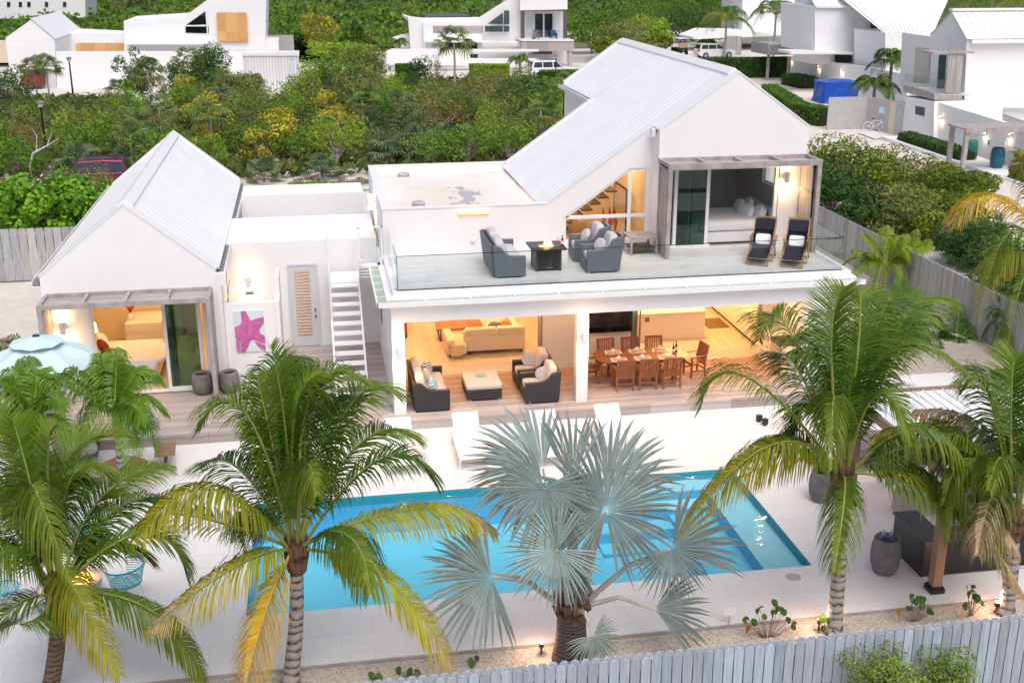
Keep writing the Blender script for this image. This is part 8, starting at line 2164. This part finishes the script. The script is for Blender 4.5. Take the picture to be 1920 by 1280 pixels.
# feathery trees beyond the right fence
GREENS['rt'] = [(0.15, 0.22, 0.015), (0.08, 0.13, 0.012), (0.22, 0.29, 0.02)]
RT_ = [(1600, 315, 24, 3.0, 1.9, 'rt', 'yellow green feathery tree nearest the villa eave beyond the right fence'), (1560, 345, 21.5, 1.8, 1.6, 'dark', 'dark tree in the corner between eave and right fence'), (1700, 330, 24, 2.8, 1.6, 'olive', 'olive feathery tree second from the villa beyond the right fence'),
       (1690, 400, 18, 2.6, 1.5, 'olive', 'mid green feathery tree in front of the olive one'), (1800, 350, 21, 2.2, 1.3, 'rt', 'yellow green feathery tree nearest the timber porch'), (1770, 410, 17, 2.2, 1.3, 'rt', 'yellow green tree right above the grey fence'),
       (1840, 470, 13, 2.3, 1.6, 'dark', 'dark bushy tree overhanging the fence at the right'), (1900, 540, 9, 1.8, 1.6, 'dark', 'dark bushy tree by the yellow frond at the right edge'), (1620, 400, 19, 1.5, 1.4, 'dark', 'dark feathery tree just above the glass corner')]
for k, (px, py, y, rx, rz, kind, lb) in enumerate(RT_): tree(lb, px, py + 6, y, rx * 1.05, rz * 1.15, kind, 6000, .19, 340 + k, flat=.45, blobs=16)
# bush in front of the pale fence, bottom right
def frontbush(label, px, py, y, rx, rz, seed):
    tree(label, px, py, y, rx, rz, 'green', 2600, .055, seed, name='garden_bush', blobs=16, asp=.55)
GREENS['green2'] = [(0.19, 0.30, 0.04), (0.14, 0.23, 0.03), (0.26, 0.36, 0.07)]
for k, (lb, px, py, rx, rz) in enumerate((('left one of the small leaved bushes in front of the pale fence', 1655, 1262, .75, .50), ('right one of the small leaved bushes in front of the pale fence', 1780, 1275, .62, .42))):
    tree(lb, px, py, -14.9, rx, rz, 'green2', 3400, .055, 360 + k, name='garden_bush', blobs=18, asp=.55, grp='small leaved bushes before the front fence')
# ---- trees beyond the neighbours
BK = [(1110, 60, 118, 4, 3, 'green'), (1160, 75, 112, 4.5, 3, 'olive'), (1205, 70, 118, 4.5, 3.2, 'lime'), (1225, 88, 116, 2.6, 2.4, 'olive'), (1285, 50, 134, 5, 3.6, 'dark'), (1140, 90, 104, 2.0, 1.6, 'yellow'), (1325, 72, 128, 2.5, 1.6, 'green'), (1300, 20, 140, 5, 4, 'green'), (1220, 20, 145, 6, 4, 'green')]
wh = ('first from the left', 'second from the left', 'in the middle', 'just left of the golf cart', 'dark one directly behind the golf cart', 'yellowish one lowest over the villa ridge', 'right of the golf cart', 'tallest behind the golf cart', 'farthest back')
for k, (px, py, y, rx, rz, kind) in enumerate(BK): tree('bushy tree beyond the villa ridge, ' + wh[k], px, py, y, rx, rz, kind, 3400, .36, 370 + k, blobs=16, flat=.3)
# ---- hedges: clipped boxes of small leaves
def hedge(label, pts, h, w, kind='bright', n=5000, size=.14, seed=0, name='clipped_hedge'):
    P3 = [Vector(p) for p in pts]; t = thing(name, label, 'hedge', (P3[0].x, P3[0].y, GZ)); g = np.random.default_rng(seed)
    seg = [(a, b_) for a, b_ in zip(P3[:-1], P3[1:])]; tot = sum((b_ - a).length for a, b_ in seg); Q = []; C = []
    bb = MB()
    for a, b_ in seg:
        m = int(n * (b_ - a).length / tot); d = (b_ - a).normalized(); s = Vector((-d.y, d.x, 0))
        u = g.uniform(0, (b_ - a).length, m); f = g.random(m); face = g.choice(3, m, p=[.45, .1, .45])
        wv = np.where(face == 0, g.uniform(-.5, .5, m), np.where(face == 1, .5, -.5)) * w; z = np.where(face == 0, h, g.uniform(0, h, m)) + g.uniform(-.07, .07, m)
        p = np.array([a.x - P3[0].x, a.y - P3[0].y, 0]) + u[:, None] * np.array(d) + (wv + g.uniform(-.06, .06, m))[:, None] * np.array(s) + z[:, None] * np.array([0, 0, 1.0])
        nv = nrm(g.normal(size=(m, 3)) + np.array([0, -.3, .6])); t1 = nrm(np.cross(nv, g.normal(size=(m, 3)))); s1 = np.cross(nv, t1); L = size * g.uniform(.6, 1.3, (m, 1))
        Q.append(np.stack([p - t1 * L * .5, p + s1 * L * .3, p + t1 * L * .5, p - s1 * L * .3], 1)); cs = np.array(GREENS[kind]); C.append(cs[g.integers(0, 3, m)] * g.uniform(.75, 1.3, (m, 1)))
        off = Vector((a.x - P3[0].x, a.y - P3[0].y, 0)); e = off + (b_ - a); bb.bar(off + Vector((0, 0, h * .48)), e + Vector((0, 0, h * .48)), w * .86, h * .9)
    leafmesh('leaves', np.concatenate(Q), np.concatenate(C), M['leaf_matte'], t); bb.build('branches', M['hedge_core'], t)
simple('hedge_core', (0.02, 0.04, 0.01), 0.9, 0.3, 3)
def gp(px, py): p = G(px, py, GZ); return (p.x, p.y, 0)
hedge('tall dark clipped hedge behind the villa ridge, before the white car', [(G(1262, 147, GZ).x, 86.5, 0), (G(1480, 145, GZ).x, 86.5, 0)], 1.9, 1.2, 'dark', 9000, .22, 401)
GREENS['hedge'] = [(0.09, 0.20, 0.015), (0.12, 0.25, 0.02), (0.07, 0.15, 0.015)]
hedge('bright clipped hedge running down beside the right villa eave', [gp(1440, 188), gp(1500, 228), gp(1548, 236)], 1.35, 1.3, 'hedge', 7000, .16, 402)
hedge('small dark clipped hedge block by the far garden wall', [gp(1480, 158), gp(1518, 166)], 1.0, 1.8, 'dark', 2500, .16, 403)
hedge('yellow green clipped hedge along the far villa garden wall', [gp(880, 144), gp(955, 144)], 1.2, 1.0, 'lime', 3500, .22, 404)
hedge('clipped hedge in front of the white estate car', [gp(1012, 164), gp(1100, 162)], 1.5, 1.2, 'hedge', 3500, .2, 405)
hedge('clipped hedge piece left of the dark conical tree', [gp(742, 148), gp(775, 148)], 1.4, 1.0, 'hedge', 1500, .2, 406)
hedge('low dark plant bed along the right villa wall, left part', [(37.9, G(1680, 268, GZ).y, 0), (37.9, G(1812, 305, GZ).y, 0)], .7, 1.0, 'dark', 4000, .2, 407)
hedge('low dark plant bed at the right edge beyond the teal planter', [(37.9, G(1885, 335, GZ).y, 0), (37.9, G(1950, 360, GZ).y, 0)], .7, 1.0, 'dark', 2500, .2, 408)
# ---- distant palms
def far_palm(label, px, py, y, nf, Lf, seed, col=(0.08, 0.15, 0.02), base_tilt=0.0, L=.7, name='coconut_palm'):
    c = OY(px, py, y); H = c.z - GZ; g = np.random.default_rng(seed); t = thing(name, label, 'palm', (c.x, c.y, GZ), 0, 'palms around the neighbouring villas')
    b = MB(); b.tube([(base_tilt, 0, 0), (base_tilt * .4, 0, H * .5), (0, 0, H)], [.2, .15, .12], 8); b.build('trunk', M['palm_bark'], t)
    for k in range(nf):
        a = k * 2.399 + g.uniform(-.2, .2); el = math.radians(g.uniform(-20, 65)); hz = math.cos(el) * Lf; p2 = np.array([math.cos(a) * hz, math.sin(a) * hz, H + math.sin(el) * Lf * .55 - Lf * .25]); mid = np.array([math.cos(a) * hz * .5, math.sin(a) * hz * .5, H + Lf * (.18 + .35 * math.sin(el) if el > 0 else .12)])
        cc = tuple(np.array(col) * g.uniform(.8, 1.3)) if g.random() > .12 else (.28, .26, .04)
        add_frond(t, (0, 0, H), tuple(mid), tuple(p2), g=g, n=34, L=L, w=.07, col=cc, tip=tuple(np.array(cc) * 1.6), droop=.5, rr=.03)
far_palm('coconut palm beside the white car near the golf cart', 1362, 42, 108, 18, 3.6, 501, L=1.1)
far_palm('coconut palm half behind the timber balcony screen', 1455, 30, 100, 14, 3.4, 502, L=1.1)
far_palm('dark green palm between the blue tarpaulin and the right villa, left crown', 1640, 165, 56, 16, 2.1, 503, L=.75)
far_palm('taller dark palm between the blue tarpaulin and the right villa', 1672, 120, 57, 16, 2.2, 504, L=.8, col=(.06, .13, .02))
far_palm('palm tops behind the right villas, left of three', 1815, 8, 120, 14, 3.2, 505, L=1.1, col=(.12, .19, .02))
far_palm('palm tops behind the right villas, middle of three', 1860, 6, 122, 14, 3.2, 506, L=1.1, col=(.12, .18, .02))
far_palm('palm tops behind the right villas, right of three', 1905, 8, 118, 14, 3.2, 507, L=1.1, col=(.12, .18, .02))
far_palm('small yellow green palm left of the golf cart', 1170, 95, 98, 12, 1.8, 508, L=.7, col=(.16, .22, .02), name='manila_palm')
far_palm('short palm against the far villa wall beside the white estate car', 975, 115, 96, 12, 1.5, 509, L=.6, name='manila_palm')
far_palm('short palm with dark leaves by the white villa garden at top centre', 748, 82, 104, 12, 1.2, 510, L=.6, name='manila_palm')
# picked out thatch palms
for k, (px, py, s, lb) in enumerate(((285, 215, 1.15, 'thatch palm with a pale leaning trunk and yellow band, left of the clearing'), (852, 168, 1.5, 'tall shaggy thatch palm before the far villa garden wall'), (402, 245, 1.0, 'thatch palm on a thin white trunk above the cottage ridge'), (72, 190, 1.0, 'thatch palm in front of the red skip'), (95, 192, 1.05, 'thatch palm just right of the one by the red skip'), (355, 168, 1.0, 'slim thatch palm before the dark trees of the boarded villa'), (605, 335, .8, 'spiky thatch palm at the track edge behind the link building'), (495, 342, .8, 'spiky thatch palm close behind the cottage eave'))):
    p = G(px, py, GZ); place('t2' if k < 6 else 't1', p.x, p.y, s * 1.1, label=lb, grp='thatch palms that stand out of the scrub')
# pale bent trunk of a bare tree near the red car
c = G(62, 345, GZ); t = thing('bare_tree', 'pale crooked bare tree between the lamp post and the dark red car', 'tree', (c.x, c.y, GZ))
b = MB(); b.tube([(0, 0, 0), (-.05, 0, 1.0), (.2, 0, 1.7), (1.0, 0, 2.1), (1.7, 0, 2.5)], [.09, .08, .07, .05, .02], 7); b.tube([(.4, 0, 1.8), (.5, .1, 2.6), (.3, .1, 3.1)], [.05, .03, .01], 6); b.tube([(1.0, 0, 2.1), (1.3, .2, 2.8)], [.04, .01], 6); b.build('trunk', M['stone_light'], t)

# ---- the woodland beyond: too many to count
def woodland():
    g = np.random.default_rng(71)
    def hh(x, y):
        return 2.4 + 1.1 * np.sin(x * .31 + 1.3 * np.sin(y * .13)) * np.cos(y * .27 + x * .05) + .9 * np.sin(x * .9 + y * .2) * np.sin(y * .8 - x * .15) + .5 * np.sin(x * 2.1) * np.sin(y * 1.9) + np.clip((y - 150) * .02, 0, 3)
    N = 175000
    u = g.random(N); Y = 112 + (430 - 112) * u ** 1.7
    xl = -30 - (Y - 112) * .20 - 60; xr = 62 + (Y - 112) * .62
    X = xl + (xr - xl) * g.random(N)
    k = ~((Y < 125) & (X > 5) & (X < 34)) & ~((X > 30) & (Y < 150) & (X < 42)) & ~((X > 38) & (Y < 160)); X = X[k]; Y = Y[k]; N = len(X)
    p = np.stack([X, Y, GZ + hh(X, Y) + g.normal(size=N) * .28], 1)
    nv = nrm(g.normal(size=(N, 3)) * .8 + np.array([0, -.5, .8])); t1 = nrm(np.cross(nv, g.normal(size=(N, 3)))); s1 = np.cross(nv, t1)
    L = (g.uniform(.35, .85, (N, 1))) * (1 + (Y[:, None] - 112) * .004)
    q = np.stack([p - t1 * L * .5, p + s1 * L * .33, p + t1 * L * .5, p - s1 * L * .33], 1)
    cell = (np.floor(X / 5 + .6 * np.sin(Y / 7)).astype(int) * 73856093) ^ (np.floor(Y / 6 + .6 * np.sin(X / 6)).astype(int) * 19349663)
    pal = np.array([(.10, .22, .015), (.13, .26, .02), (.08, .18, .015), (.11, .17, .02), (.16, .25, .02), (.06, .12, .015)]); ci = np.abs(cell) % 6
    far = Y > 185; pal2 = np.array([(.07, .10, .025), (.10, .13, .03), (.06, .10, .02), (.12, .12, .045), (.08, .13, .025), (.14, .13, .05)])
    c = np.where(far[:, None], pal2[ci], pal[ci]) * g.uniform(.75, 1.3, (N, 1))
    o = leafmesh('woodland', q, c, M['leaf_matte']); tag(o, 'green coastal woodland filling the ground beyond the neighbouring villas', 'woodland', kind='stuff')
    # shaded ground under it
    b = MB(); b.add([(-200, 112, 0), (5, 112, 0), (5, 126, 0), (38, 126, 0), (38, 160, 0), (700, 160, 0), (900, 700, 0), (-500, 700, 0)], [tuple(range(8))]); o = b.build('woodland_floor', M['soil'], fix=False); o.location = (0, 0, GZ + .01)
    if o.data.polygons[0].normal.z < 0: o.data.flip_normals()
    tag(o, kind='structure')
    # canopy mass below the leaves
    nx, ny = 150, 120; xs = np.linspace(-110, 280, nx); ys = np.linspace(113, 430, ny); vs = []; fs = []
    for j in range(ny):
        for i in range(nx):
            x, y = xs[i], ys[j]; z = GZ + float(hh(np.array(x), np.array(y))) - .35
            if (y < 127 and 3 < x < 36) or (y < 152 and 28 < x < 44) or (y < 162 and x > 36): z = GZ - .5
            vs.append((x, y, z))
    for j in range(ny - 1):
        for i in range(nx - 1): fs.append((j * nx + i, j * nx + i + 1, (j + 1) * nx + i + 1, (j + 1) * nx + i))
    b = MB(); b.add(vs, fs); o2 = b.build('canopy_mass', M['canopy_green'], fix=False); tag(o2, 'dense canopy surface of the coastal woodland beyond the neighbouring villas', 'woodland', kind='stuff')
simple('canopy_green', (0.075, 0.13, 0.02), 0.95, 0.5, 0.5, 0.8, 1.5, col2=(0.03, 0.05, 0.012))
woodland()
